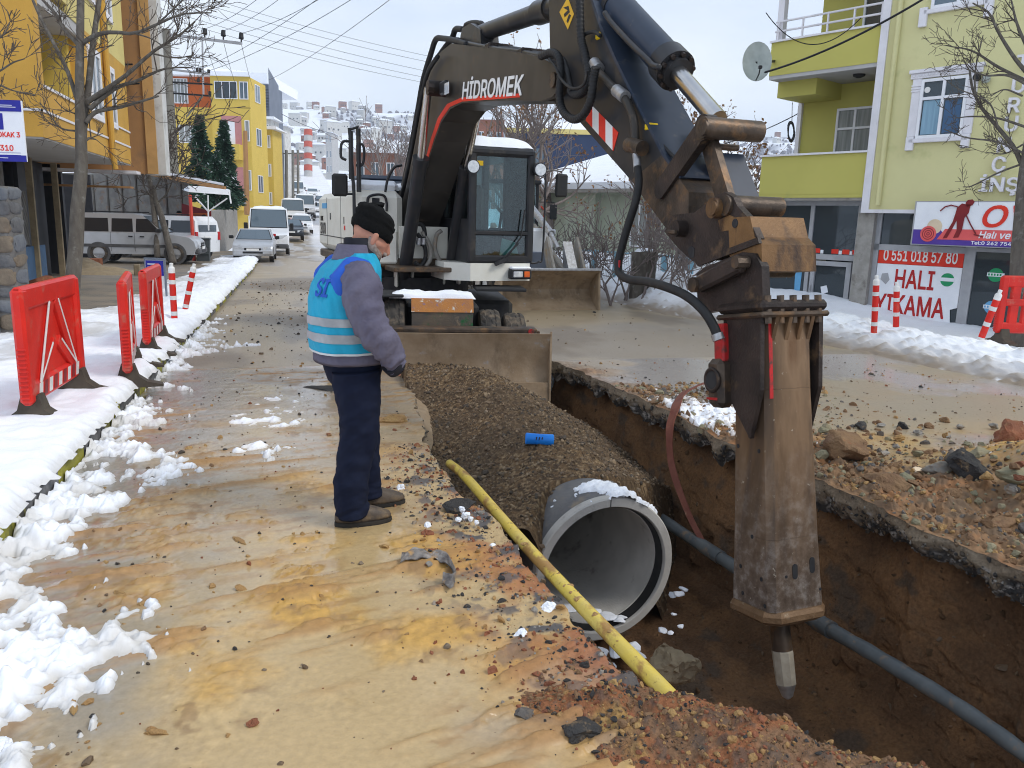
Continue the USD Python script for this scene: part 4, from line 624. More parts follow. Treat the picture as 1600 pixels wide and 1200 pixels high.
# right-hand mast with rails and mirror
c = LX(.74, -1.0, 0)
def mast(px, py, s=.74): return EF(px, py, s)
ex.part('mast', cat([tube([mast(555, 398), mast(553, 300), mast(546, 200)], .022, 8), tube([mast(561, 300), mast(560, 201)], .03, 8), tube([mast(545, 203), mast(560, 198)], .016, 8), tube([mast(549, 280), mast(548, 205)], .03, 8)]), 'paint_black', smooth=40)
for pts in ([(558, 225), (566, 226), (569, 235), (568, 252), (564, 259), (556, 258)], [(547, 221), (537, 221), (533, 228), (533, 245), (541, 250)], [(574, 318), (576, 308), (588, 304), (600, 306), (604, 316), (604, 330)], [(602, 300), (606, 280), (616, 262), (628, 258)]): ex.part('handrail', tube([mast(*q) for q in pts], .017, 8, 40), 'paint_black', smooth=True)
ex.part('mirror', hull(np.vstack([frame(cbox((-.1, -.03, -.14), (.1, .03, .14), .028), mast(531, 289), -EL, ED, ZU).vertices])), 'rubber'); ex.part('mirror_bracket', tube([mast(533, 304), mast(545, 303), mast(553, 303)], .014, 8), 'paint_black')
# cab
S0, S1, t0, t1, zb, zt = -.35, 1.38, .36, 1.16, 1.07, 2.5
cb = ex.part('cab_base', hull([LX(s, t, z) for s, t in ((S0, .1), (1.18, .06), (1.42, .34), (1.42, t1 + .01), (S0, t1 + .01)) for z in (.83, 1.06)]), 'cream')
pil = []
for s, t in ((S1, t0), (S1, t1), (S0, t0), (S0, t1), (.55, t1)): pil.append(lbox((s - .05, t - .05, zb), (s + .05, t + .05, zt), .02))
pil += [lbox((S0 - .05, t0 - .05, zt - .1), (S1 + .06, t1 + .05, zt + .02), .04), lbox((S1 - .04, t0, 1.42), (S1 + .045, t1, 1.47), .01), lbox((S1 - .05, t0, zb), (S1 + .05, t1, zb + .09), .02), lbox((S0, t0 - .045, zb), (S1, t0 + .02, 1.62), .01), lbox((S0, t0 - .045, 1.62), (.3, t0 + .02, zt - .1), .01), lbox((S0 - .04, t0, zb), (S0 + .04, t1, 1.5), .01), lbox((S0, t1 - .04, zb), (S1, t1 + .04, 1.3), .01)]
cf = ex.part('cab', cat(pil), 'paint_black', label='black cab frame')
ex.part('windscreen', lbox((S1 + .0, t0 + .05, 1.475), (S1 + .01, t1 - .05, zt - .1), .001), 'pane', cf); ex.part('lower_window', lbox((S1, t0 + .05, zb + .09), (S1 + .01, t1 - .05, 1.415), .001), 'pane', cf); ex.part('side_window', lbox((.35, t0 - .005, 1.62), (S1 - .05, t0 + .005, zt - .1), .001), 'pane', cf); ex.part('door_window', lbox((.6, t1 - .005, 1.3), (S1 - .05, t1 + .005, zt - .1), .001), 'pane', cf); ex.part('rear_window', lbox((S0 - .005, t0 + .05, 1.5), (S0 + .005, t1 - .05, zt - .1), .001), 'rear_glass_sheen', cf)
st = ex.part('seat', cat([lbox((-.1, .5, 1.25), (.5, 1.0, 1.42), .05), lbox((-.15, .48, 1.42), (.05, 1.02, 2.1), .06), lbox((-.15, .6, 2.1), (0, .9, 2.3), .05)]), 'ink'); ex.part('seat_cover', lbox((.04, .42, 1.45), (.07, .62, 2.0), .01), 'seat_red', st)
ex.part('console', cat([lbox((.2, .4, zb), (.7, .52, 1.5), .03), lbox((.2, 1.0, zb), (.7, 1.1, 1.5), .03), lbox((1.0, .7, zb), (1.15, .95, 1.3), .03)]), 'ink'); ex.part('levers', cat([cyl(LX(.6, .46, 1.5), LX(.68, .46, 1.72), .02), cyl(LX(.6, 1.04, 1.5), LX(.68, 1.04, 1.72), .02), cyl(LX(1.1, .75, 1.1), LX(1.2, .72, 1.4), .012), cyl(LX(1.1, .62, 1.1), LX(1.2, .6, 1.4), .012)]), 'ink')
ex.part('paper', hull([LX(1.3, .78, 1.15), LX(1.3, 1.05, 1.18), LX(1.28, .82, 1.38), LX(1.28, 1.0, 1.33), LX(1.2, .9, 1.2)]), 'mint'); ex.part('sticker', lbox((S1 + .011, .42, 2.28), (S1 + .013, .5, 2.34), .001), 'yellow_cap', cf)
sx = np.linspace(-1, 1, 26); gxx, gyy = np.meshgrid(sx, sx); hh = .17 * np.clip(1 - np.abs(gxx) ** 5, 0, 1) ** .5 * np.clip(1 - np.abs(gyy) ** 5, 0, 1) ** .5 + .04 * (fbm(P3(gxx, gyy, 2.), 3, 4) - .5)
m, u = grid(gxx * .88, gyy * .43, hh); ex.part('snow_cap', frame(m, LX(.5, .76, zt + .015), ED, EL, ZU), 'snow', smooth=True)
for s, t in ((S1 + .1, t1 + .08), (S1 + .06, t0 - .02)):
    wl = ex.part('work_light', frame(cyl((0, 0, 0), (0, 0, .09), .075, .09, 20), LX(s - .06, t, 2.26), EL, ZU, ED), 'paint_black', smooth=40); ex.part('lens', frame(cyl((0, 0, 0), (0, 0, .012), .075, n=20), LX(s + .03, t, 2.26), EL, ZU, ED), 'lamp_glass', wl)
lb = ex.part('headlight', lbox((1.42, .86, .86), (1.52, 1.16, .985), .015), 'ink'); ex.part('lens', lbox((1.515, .90, .885), (1.53, 1.03, .96), .008), 'lamp_glass', lb); ex.part('indicator', lbox((1.515, 1.05, .885), (1.53, 1.13, .96), .006), 'amber', lb); ex.part('snow_cap', lbox((1.42, .87, .985), (1.53, 1.15, 1.02), .015), 'snow', lb)
ex.part('wiper', cat([tube([LX(1.46, .72, 1.06), LX(1.46, .98, 1.32)], .012, 6), tube([LX(1.46, .8, 1.1), LX(1.45, 1.02, 1.4), LX(1.45, 1.06, 1.75)], .01, 6), bar(LX(1.46, .66, 1.05), LX(1.46, .84, 1.12), .05, .05)]), 'ink')
ex.part('handrail', tube([LX(1.4, t1 + .12, 2.3), LX(1.4, t1 + .2, 2.2), LX(1.4, t1 + .2, 1.2), LX(1.4, t1 + .14, 1.08), LX(1.4, t1 + .03, 1.06)], .014, 8, 60), 'paint_black', smooth=True)
ex.part('mirror', frame(cbox((-.09, -.025, -.15), (.09, .025, .15), .024), LX(1.35, t1 + .46, 2.08), EL, ED, ZU), 'rubber'); ex.part('mirror_bracket', tube([LX(1.4, t1 + .15, 2.24), LX(1.36, t1 + .3, 2.27), LX(1.35, t1 + .46, 2.26), LX(1.35, t1 + .46, 2.2)], .01, 6), 'paint_black')
# undercarriage: its own heading, front to the camera
UH = A([-.14, -.99, 0]); UH /= np.linalg.norm(UH); UL = np.cross([0, 0, 1.], UH); UC = A([2.02, 11.42, 0])
def UX(a, b, z): return UC + UH * a + UL * b + ZU * z
def ubox(lo, hi, b=.02): return frame(cbox(lo, hi, b), UC, UH, UL, ZU)
ex.part('chassis', cat([ubox((-2.2, -.45, .2), (2.0, .45, .62), .05), ubox((-.9, -1.0, .25), (.9, 1.0, .55), .05), ubox((1.9, -.85, .05), (2.15, .85, .3), .04)]), 'ink')
def wheel(a, b, z, steer=0., tilt=0., R=.46, W=.25):
    w = ex.part('tyre', frame(rotz(tyre_mesh(R, W), steer), UX(a, b, z), UL, -UH, ZU), 'tyre', smooth=30); ex.part('rim', frame(rotz(rim_mesh(R, W), steer), UX(a, b, z), UL * (1 if b > 0 else -1), -UH, ZU), 'cream', w, smooth=30)
for a, st in ((2.05, .0), (-1.5, 0.)):
    for b, z in ((.86, .06), (.56, .1), (-.56, .26), (-.86, .28)): wheel(a, b, z, st)
ex.part('axle', cat([bar(UX(2.05, -.8, .26), UX(2.05, .8, .1), .22, .22, ZU, .05)]), 'steel_dark')
bx = ex.part('tool_box', hull([UX(a, b, z) for b in (-.36, .34) for a, z in ((2.0, .30), (2.42, .30), (2.45, .56), (2.34, .7), (2.0, .7))]), 'green_box', label='battered tool box with flaking green and rusty paint')
ex.part('box_lid', hull([UX(a, b, z) for b in (-.365, .345) for a, z in ((2.46, .565), (2.35, .71), (2.02, .71), (2.02, .70), (2.42, .56))]), 'rust_orange', bx); 
sxx = np.linspace(-1, 1, 24); ga, gb = np.meshgrid(sxx, sxx); m, u = grid(ga * .16, gb * .5, .07 * np.clip(1 - np.abs(ga) ** 4, 0, 1) ** .5 * np.clip(1 - np.abs(gb) ** 6, 0, 1) ** .5 * (.4 + 1.2 * fbm(P3(ga, gb, 3.), 3, 8))); ex.part('snow_cap', frame(m, UX(2.16, -.12, .705), UH, UL, ZU), 'snow', smooth=True)
ex.part('battery', ubox((1.9, -.72, .3), (2.25, -.42, .68), .03), 'rubber'); ex.part('step', ubox((.9, .45, .72), (1.45, 1.1, .76), .01), 'ink')
ex.part('snow_lump', at(rock(np.random.default_rng(4), .09), UX(2.3, -.62, .25)), 'snow', smooth=True)
# dozer blade: curved plate with a strengthened top, carried in front
NB = 14; prof = [(.10 * (1 - math.sin(math.pi * k / NB)) + .02 * k / NB, -.30 + .72 * k / NB) for k in range(NB + 1)]
BA = 3.02; pr = [(a, z) for a, z in prof]; ring = pr + [(a - .03, z) for a, z in pr[::-1]]
def blade(b0, b1, off, zoff, rg): return prism([(x, z) for x, z in rg], UX(BA + off, b0, zoff), UH, ZU, UL * (b1 - b0))
bl = ex.part('dozer_blade', blade(-1.25, 1.13, 0, 0, ring), 'blade_mud', smooth=30, label='muddy dozer blade standing in the gravel'); ex.part('cutting_edge', hull([UX(BA + a, b, z) for b in (-1.26, 1.135) for a, z in ((.13, -.34), (.105, -.34), (.105, -.12), (.075, -.12))]), 'blade_mud', bl)
ex.part('top_rail', cat([frame(cbox((-.2, -1.2, .40), (.0, 1.0, .46), .015), UX(BA, 0, 0), UH, UL, ZU), frame(cbox((-.16, -1.15, .3), (-.12, 1.05, .42), .01), UX(BA, 0, 0), UH, UL, ZU)]), 'steel_worn', bl); ex.part('end_plate', hull([UX(BA + a, b, z) for b in (1.13, 1.15) for a, z in ((-.1, .3), (.08, .44), (.14, -.32), (.0, -.32))]), 'blade_mud', bl); ex.part('reflector', frame(cyl((0, 0, 0), (0, 0, .01), .03), UX(BA + .0, .93, .43), UL, ZU, UH), 'red_paint', bl)
ex.part('blade_arm', cat([bar(UX(1.8, b, .1), UX(BA - .05, b, .0), .1, .16) for b in (-.5, .5)]), 'steel_dark')
ex.part('stabiliser', cat([hull([UX(a, b, z) for b in (-1.45, -1.15) for a, z in ((-2.0, .5), (-1.9, .5), (-1.85, -.1), (-2.25, -.1))]), ubox((-2.35, -1.6, -.14), (-1.8, -1.0, -.08), .02)]), 'blade_mud')
for t, off in ((-1, 0),): ex.part('wheel_guard', cat([ubox((1.75, -1.02, .72), (2.4, -.45, .75), .01)]), 'ink')
# ------------------------------------------------------------------ buildings, trees, vehicles and the rest of the street
mat('wall_orange', (.56, .32, .06), (.5, .28, .05), 1.5, .75, dirt=((.4, .24, .06), 1.2, .6, .8)); mat('wall_yellow', (.64, .46, .10), (.6, .43, .09), 1.5, .75); mat('wall_cream_yellow', (.64, .53, .2), (.58, .48, .18), 1.5, .75)
mat('wall_brown', (.36, .19, .075), (.31, .165, .07), 1.2, .8, dirt=((.22, .13, .07), 1.5, .55, .75)); mat('wall_tan', (.5, .29, .11), None, 2., .8); mat('wall_white', (.62, .61, .58), (.5, .49, .46), 2., .8, dirt=((.3, .28, .25), 2., .55, .7)); mat('plaster_grey', (.46, .45, .44), (.4, .39, .38), 1.5, .8)
mat('wall_lime', (.50, .455, .12), (.47, .43, .11), 1.2, .75, dirt=((.36, .35, .12), 1.6, .62, .8)); mat('wall_lime_pale', (.64, .60, .31), (.6, .56, .285), 1., .75, dirt=((.45, .45, .2), 1.6, .6, .8)); mat('trim_white', (.74, .72, .75), (.66, .64, .66), 3., .6, dirt=((.4, .38, .36), 5., .62, .8))
mat('alu', (.4, .4, .41), (.33, .33, .34), 4., .45, .2); mat('upvc', (.8, .8, .82), (.74, .74, .76), 3., .4); glassmat('dark_glass', (.02, .03, .035)); glassmat('blue_glass', (.1, .14, .17)); glassmat('car_glass', (.006, .007, .009), tr=.1); glassmat('shop_glass', (.014, .02, .024), tr=.12); mat('curtain', (.25, .4, .5), (.18, .3, .4), 20., .8, stretch=(1, 1, .05)); mat('curtain_grey', (.35, .36, .34), (.2, .21, .2), 14., .8, stretch=(1, 1, .05))
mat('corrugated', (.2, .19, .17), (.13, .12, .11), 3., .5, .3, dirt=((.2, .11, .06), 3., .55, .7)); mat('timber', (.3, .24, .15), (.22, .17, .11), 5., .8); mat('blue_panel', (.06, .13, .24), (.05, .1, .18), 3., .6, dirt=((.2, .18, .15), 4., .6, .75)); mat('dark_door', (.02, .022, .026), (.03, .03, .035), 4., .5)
mat('bark', (.13, .115, .095), (.085, .072, .06), 14., .85, dirt=((.2, .19, .17), 7., .56, .7), bump=.4, stretch=(1, 1, .3)); mat('twig', (.075, .06, .05), (.1, .08, .065), 5., .8); mat('twig_far', (.17, .14, .13), (.22, .18, .165), 3., .85); mat('dead_leaf', (.2, .1, .05), (.28, .15, .07), 6., .8); mat('needles', (.02, .055, .035), (.035, .08, .045), 3., .7)
mat('car_white', (.78, .79, .8), (.74, .75, .76), 2., .25, dirt=((.4, .38, .35), 3., .6, .8), coat=.3); mat('car_silver', (.5, .51, .53), (.44, .45, .46), 2., .28, .4, dirt=((.3, .28, .26), 3., .6, .8)); mat('car_dark', (.03, .035, .045), (.04, .045, .05), 2., .25); mat('plastic_grey', (.07, .07, .075), (.1, .1, .1), 4., .6); mat('tail_red', (.5, .02, .02), None, 8., .25)
mat('paint_grey', (.17, .19, .23), (.14, .16, .2), 1., .6); mat('navy', (.025, .04, .09), (.03, .05, .1), 2., .4); mat('brick_red', (.3, .14, .1), (.24, .11, .08), 8., .85); mat('house_green', (.42, .45, .35), (.36, .39, .31), 1.2, .8, dirt=((.2, .22, .16), 1.2, .55, .75)); mat('orange_red', (.5, .12, .03), (.42, .1, .03), 1., .8); mat('pink', (.55, .25, .25), None, 1., .8); mat('red_pole', (.6, .06, .03), (.5, .05, .03), 4., .5); mat('fence_blue', (.25, .45, .55), (.2, .38, .48), 4., .5); mat('pole_concrete', (.2, .19, .16), (.14, .13, .11), 4., .85, stretch=(1, 1, .3)); mat('cable', (.02, .02, .022), None, 3., .6); mat('brick_far', (.5, .12, .09), None, 1., .8); mat('sand', (.33, .26, .16), (.26, .2, .13), 9., .85, bump=.5); mat('dish', (.42, .45, .42), (.3, .33, .3), 4., .5); mat('bin', (.05, .06, .06), (.07, .075, .08), 5., .5)
mat('stone_a', (.15, .15, .15), (.09, .09, .095), 5., .8, bump=.6, bscale=30.); mat('stone_b', (.11, .12, .14), (.17, .18, .19), 5., .8, bump=.6, bscale=30.); mat('stone_c', (.2, .16, .115), (.13, .105, .08), 5., .8, bump=.6, bscale=30.); mat('mortar', (.17, .165, .155), (.12, .115, .11), 8., .9, bump=.5)
class Face:                                                          # a wall plane: origin, direction along, outward normal
    def __init__(s, o, ax, n): s.o, s.ax, s.n = A(o, float), A(ax, float), A(n, float)
    def box(s, a0, z0, a1, z1, d0, d1, b=.0): return frame(cbox((a0, z0, d0), (a1, z1, d1), b) if b else box((a0, z0, d0), (a1, z1, d1)), s.o, s.ax, ZU, s.n)
    def P(s, a, z, d=0): return s.o + s.ax * a + ZU * z + s.n * d
    def window(s, t, a0, z0, a1, z1, nx=2, trans=None, fm='upvc', gm='dark_glass', w=.05, sill=True, d=.0, trim=None, tw=.1):
        parts = [s.box(a0, z0, a0 + w, z1, d, d + .05), s.box(a1 - w, z0, a1, z1, d, d + .05), s.box(a0 + w, z0, a1 - w, z0 + w, d, d + .05), s.box(a0 + w, z1 - w, a1 - w, z1, d, d + .05)]
        for k in range(1, nx): x = a0 + (a1 - a0) * k / nx; parts.append(s.box(x - w / 2, z0 + w, x + w / 2, z1 - w, d, d + .048))
        if trans: parts.append(s.box(a0 + w, trans - w / 2, a1 - w, trans + w / 2, d, d + .046))
        p = t.part('window', cat(parts), fm); t.part('pane', s.box(a0 + w * .5, z0 + w * .5, a1 - w * .5, z1 - w * .5, d + .004, d + .02), gm, p)
        if trim: t.part('surround', cat([s.box(a0 - tw, z0 - tw, a0, z1 + tw, d, d + .04), s.box(a1, z0 - tw, a1 + tw, z1 + tw, d, d + .04), s.box(a0, z1, a1, z1 + tw, d, d + .04), s.box(a0, z0 - tw, a1, z0, d, d + .06)]), trim, p)
        return p
# ---- left: orange and yellow apartment block over an open ground floor
zgl = -.25
lb = T('apartment_block', 'orange yellow apartment block overhanging the left pavement', 'building', (-8, 20, zgl)); X0, YA, YB, ZB = -4.2, 16.67, 25.2, 2.86
st_ = Face((X0, 0, 0), (0, 1, 0), (1, 0, 0)); fr_ = Face((0, YA, 0), (1, 0, 0), (0, -1, 0))
lb.part('wall', cat([box((-14, YA, ZB), (X0, YA + .25, 14)), box((X0 - .25, YA + .25, ZB), (X0, 20.2, 3.74)), box((X0 - .25, YA + .25, 3.74), (X0, YA + .32, 14)), box((X0 - .25, 20.2, ZB), (X0, YB, 5.45)), box((X0 - 3, YB - .2, ZB), (X0 - .25, YB, 14))]), 'wall_orange')
lb.part('balcony_wall', cat([box((X0 - 1.7, YA + .25, ZB), (X0 - 1.5, 20.2, 14)), box((X0 - 1.5, 20.0, 3.2), (X0 - .25, 20.2, 5.2))]), 'wall_yellow'); lb.part('upper_wall', cat([box((X0 - .25, 19.2, 5.45), (X0 + .002, YB, 14)), box((X0 - .25, YA + .32, 5.65), (X0 - .002, 19.2, 6.5))]), 'wall_cream_yellow', label='pale yellow upper wall')
lb.part('soffit', cat([box((-14, YA + .02, ZB - .03), (X0 - .02, YB - .02, ZB + .02)), box((X0 - 1.5, YA + .3, 5.2), (X0 - .02, 20.2, 5.45))]), 'plaster_grey')
lb.part('white_trim', cat([st_.box(YA - .02, 3.3, YB, 3.345, 0, .02), fr_.box(-14, 3.3, X0 + .02, 3.345, 0, .02)]), 'trim_white'); lb.part('parapet_cap', st_.box(YA + .25, 3.74, 20.2, 3.79, -.28, .03), 'trim_white'); lb.part('parapet_cap', st_.box(23.6, 3.7, YB, 3.74, 0, .03), 'trim_white')
lb.part('downpipe', tube([A([X0 + .08, 22.3, 14]), A([X0 + .08, 22.3, 3.0]), A([X0 + .1, 22.35, 2.6])], .07, 10), 'wall_orange')
for a0, a1, z0, z1 in ((20.75, 21.75, 3.72, 5.1), (22.45, 23.35, 3.72, 5.0), (20.6, 21.7, 6.3, 7.8), (22.6, 23.6, 6.3, 7.8)): st_.window(lb, a0, z0, a1, z1, 2, None, trim='trim_white', d=.004, gm='dark_glass')
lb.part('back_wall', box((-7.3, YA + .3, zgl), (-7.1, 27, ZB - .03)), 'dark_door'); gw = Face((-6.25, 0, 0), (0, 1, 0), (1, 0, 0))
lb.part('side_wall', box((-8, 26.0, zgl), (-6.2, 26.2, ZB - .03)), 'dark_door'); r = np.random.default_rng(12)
def corr_panel(a0, a1, z0, z1): 
    n = int((a1 - a0) / .05); return cat([gw.box(a0 + k * (a1 - a0) / n, z0, a0 + (k + .55) * (a1 - a0) / n, z1, .0, .025) for k in range(n)] + [gw.box(a0, z0, a1, z1, -.03, .002)])
for a0, a1, z0, z1 in ((17.0, 18.2, 1.5, 2.8), (18.25, 19.2, 1.5, 2.8), (19.25, 20.1, 1.5, 2.8), (20.4, 21.2, .7, 2.8), (22.0, 22.7, .7, 2.0), (16.2, 17.0, .3, 2.8)): lb.part('corrugated_panel', corr_panel(a0, a1, z0, z1), 'corrugated')
for a0, a1 in ((20.35, 21.25), (21.3, 22.0), (22.05, 22.9), (22.95, 23.9)): lb.part('blue_panel', gw.box(a0, zgl, a1, .66, 0, .04), 'blue_panel')
for a in (20.2, 22.9, 25.2): lb.part('post', gw.box(a, zgl, a + .12, 2.82, .0, .14), 'timber')
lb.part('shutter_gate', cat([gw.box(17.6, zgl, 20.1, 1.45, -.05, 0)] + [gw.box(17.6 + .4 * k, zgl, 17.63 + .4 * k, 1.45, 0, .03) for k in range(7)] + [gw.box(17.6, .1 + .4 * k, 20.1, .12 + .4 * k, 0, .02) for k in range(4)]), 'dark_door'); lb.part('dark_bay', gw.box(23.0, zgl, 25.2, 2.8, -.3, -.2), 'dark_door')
for k, (y, l, z) in enumerate(((18.6, .25, 1.3), (19.0, .35, 1.25), (20.0, .3, 1.0))):
    single('leaning_board', bar((-5.95 + l, y, zgl + .02), (-6.2, y + .1, z), .5 if k == 1 else .08, .03, (1, 0, .3)), 'timber', ('thin white batten leaning on the dark gate at left', 'brown board leaning against the dark gate at left', 'dark plank leaning by the blue panels')[k], 'board')
# ---- rubble stone wall with each stone
sw = T('stone_wall', 'rough grey rubble stone wall at the left edge of the picture', 'wall', (-4, 11.2, 0)); sw.part('mortar_core', cbox((-6.5, 11.04, -.3), (-3.23, 11.6, 1.86), .03), 'mortar'); r = np.random.default_rng(31); z = -.25
while z < 1.82:
    h = r.uniform(.13, .24); x = -3.215
    while x > -4.2:
        w = r.uniform(.14, .32); mm = cobble(r, (w * .5 - .012, .035, h * .5 - .012)); sw.part('stone', rotz(at(mm, (x - w / 2, 11.05, z + h / 2)), 0), 'stone_' + 'abc'[r.integers(0, 3)], smooth=50); x -= w
    mm = cobble(r, (.03, .24, h * .5 - .012)); sw.part('stone', at(mm, (-3.24, 11.33, z + h / 2)), 'stone_' + 'abc'[r.integers(0, 3)], smooth=50); z += h
# ---- bus stop sign
bs = T('bus_stop_sign', 'white and blue bus stop sign on a grey blue post at the left edge', 'sign', (-3.43, 10.98, -.1)); o = A([-3.17, 10.83, 0]); ax = A([.96, -.27, 0]); nrm = A([-.27, -.96, 0]); nrm = -np.cross(ax, ZU) if np.dot(-np.cross(ax, ZU), A([0, -1, 0])) > 0 else np.cross(ax, ZU); sf = Face(o, ax, nrm)
bs.part('post', cyl((-3.46, 10.98, -.15), (-3.5, 11.0, 2.9), .035, n=14), 'paint_grey', smooth=40); bp = bs.part('plate', sf.box(-.42, 2.13, .31, 2.8, .04, .06), 'sign_white'); bs.part('blue_band', sf.box(-.42, 2.68, .3, 2.805, .058, .064), 'sign_blue', bp); bs.part('blue_band', sf.box(-.42, 2.128, .31, 2.2, .058, .064), 'sign_blue', bp)
bs.part('icon_plate', sf.box(-.18, 2.48, .08, 2.66, .058, .066, .01), 'sign_blue', bp); bs.part('bus_icon', sf.box(-.14, 2.52, .04, 2.63, .066, .069, .015), 'sign_green', bp); bs.part('bus_window', sf.box(-.12, 2.57, .02, 2.61, .069, .071), 'sign_blue', bp)
bs.part('lettering', text('SOKAK 3', sf.P(.26, 2.40, .06), ax, ZU, .055, .004, sx=.95, align=1), 'sign_red', bp); bs.part('lettering', text('1310', sf.P(.17, 2.25, .06), ax, ZU, .06, .004, align=1), 'sign_red', bp); bs.part('small_print', cat([sf.box(-.1, 2.225, .25, 2.228, .06, .063), sf.box(-.1, 2.2, .25, 2.203, .06, .063)]), 'sign_blue', bp)
for z_, l in ((2.745, .2), (2.725, .24), (2.165, .1)): bs.part('small_print', sf.box(-.1, z_, l, z_ + .006, .064, .066), 'sign_white', bp)
# ---- brown building and its white return
bb = T('brown_building', 'tall blank brown building wall behind the yellow block', 'building', (-6, 30, -.4)); bb.part('wall', box((-14, 26.0, 2.66), (-3.75, 26.3, 16)), 'wall_brown'); bb.part('pilaster', box((-3.9, 25.93, 2.66), (-3.62, 26.0, 16)), 'wall_tan'); bb.part('side_wall', box((-4, 26.3, 2.66), (-3.45, 27.2, 16)), 'wall_white'); bb.part('awning', box((-7, 25.3, 2.62), (-4.1, 25.98, 2.7)), 'trim_white')
for k, (z, l) in enumerate(((5.6, .5), (5.1, .35))): bb.part('bracket', cyl((-4.6 + .3 * k, 25.98, z), (-4.6 + .3 * k + l, 25.8, z + .02), .025), 'cable')
single('garage_dark_backing', box((-13, 35.2, -.6), (-7.4, 35.4, 2.9)), 'dark_door', 'dark backing painted for the dim garage interior behind the silver van', 'wall')  # near-black colour paints the dimness inside the garage
single('lean_to_roof', cat([box((-7.2, 25.4, 2.22), (-4.3, 25.9, 2.27))]), 'wall_brown', 'narrow tin roof edge above the parked silver van', 'roof')
# ---- trees
def grow(rng, p, d, L, r, depth, out, up=.12, spread=.5, leaves=None, n=4):
    pts = [p]; d = d / np.linalg.norm(d)
    for k in range(n): d = d + rng.normal(0, .13, 3) + A([0, 0, up * .3]); d /= np.linalg.norm(d); pts.append(pts[-1] + d * L / n)
    out.append((A(pts), np.linspace(r, r * .5, n + 1), depth))
    if depth == 0:
        if leaves is not None: leaves.append(pts[-1])
        return
    for k in range(rng.integers(2, 4) + (depth > 1)):
        i = rng.integers(1, n + 1); q = rng.normal(0, 1, 3); q -= d * (q @ d); q /= np.linalg.norm(q) + 1e-9; dd = d * (1 - spread * .5) + q * spread + A([0, 0, up]); grow(rng, pts[i], dd, L * rng.uniform(.55, .8), r * .55, depth - 1, out, up, spread, leaves, max(3, n - 1))
def thin_tubes(segs, rmin, k=4): return cat([tube(p, np.maximum(r, rmin), k if r[0] < .03 else 8, cap=False) for p, r, _ in segs])
def tree(name, label, base, H, seed, stems=1, depth=4, rmin=.006, m='twig', leaf=0, group=None, spread=.55, lean=(0, 0), up=.15, r0=None, catn='tree', split=.3):
    rng = np.random.default_rng(seed); t = T(name, label, catn, base, group); out, lv = [], []
    r0 = r0 or H * .016
    for s_ in range(stems):
        d = A([lean[0] + rng.normal(0, .12 + .15 * (stems > 1)), lean[1] + rng.normal(0, .12 + .15 * (stems > 1)), 1.]); d /= np.linalg.norm(d)
        p = A(base, float) + A([rng.normal(0, .06), rng.normal(0, .06), -.1]) * (stems > 1); tp = [p, p + d * H * split * .5 + rng.normal(0, .02, 3) * H * .2, p + d * H * split]; t.part('trunk', tube(tp, [r0 * 1.15, r0, r0 * .85], 10, 8), 'bark' if m == 'twig' else m, smooth=True)
        for k in range(3 + (stems == 1) * 2):
            q = rng.normal(0, 1, 3); q[2] = 0; q /= np.linalg.norm(q); f = 1 if k < 2 else rng.uniform(.55, 1.); st = A(tp[0]) + (A(tp[2]) - A(tp[0])) * f; grow(rng, st, d * (1.0 if k == 0 else .55) + q * (spread if k else .15), H * (1 - split) * rng.uniform(.36, .5) * (1.15 if k == 0 else 1), r0 * .6, depth - 1, out, up, spread, lv)
    t.part('crown', thin_tubes(out, rmin), m, kind='stuff')
    if leaf and lv:
        L = A(lv)[rng.integers(0, len(lv), leaf)] + rng.normal(0, .08, (leaf, 3)); a = rng.normal(size=(leaf, 3)); a /= np.linalg.norm(a, axis=1, keepdims=True); b = np.cross(a, rng.normal(size=(leaf, 3))); b /= np.linalg.norm(b, axis=1, keepdims=True); w = rng.uniform(.03, .075, (leaf, 1)); v = np.stack([L - a * w, L + b * w * .6, L + a * w, L - b * w * .6], 1).reshape(-1, 3); i = np.arange(leaf)[:, None] * 4; t.part('dry_leaves', trimesh.Trimesh(v, np.vstack([i + [0, 1, 2], i + [0, 2, 3]]), process=False), 'dead_leaf', kind='stuff')
    return t
def traced(name, label, D, trunk, limbs, seed, base, twl=.5, ntw=5, rm=.004):
    rng = np.random.default_rng(seed); t = T(name, label, 'tree', base); k = D / F
    P = [dep(x, y, D) for x, y, _ in trunk]; t.part('trunk', tube(P, [q * k for *_, q in trunk], 12, 30), 'bark', smooth=True); out = []
    for L in limbs:
        dj = rng.uniform(-.08, .08); Q = spline([dep(x, y, D * (1 + dj * i / len(L))) for i, (x, y) in enumerate(L[:-1])], 14); r = np.linspace(L[-1][0] * k, L[-1][1] * k, 14); lp = t.part('branch', tube(Q, r, 7), 'bark', smooth=True)
        for _ in range(ntw):
            i = rng.integers(3, 14); d = Q[i] - Q[i - 1]; q = rng.normal(0, 1, 3); grow(rng, Q[i], d / np.linalg.norm(d) * .6 + q * .45 + A([0, 0, .2]), twl * rng.uniform(.4, 1), min(r[i] * .6, .012), 2, out, .1, .6, None, 3)
    t.part('twigs', thin_tubes(out, rm), 'twig', kind='stuff'); return t
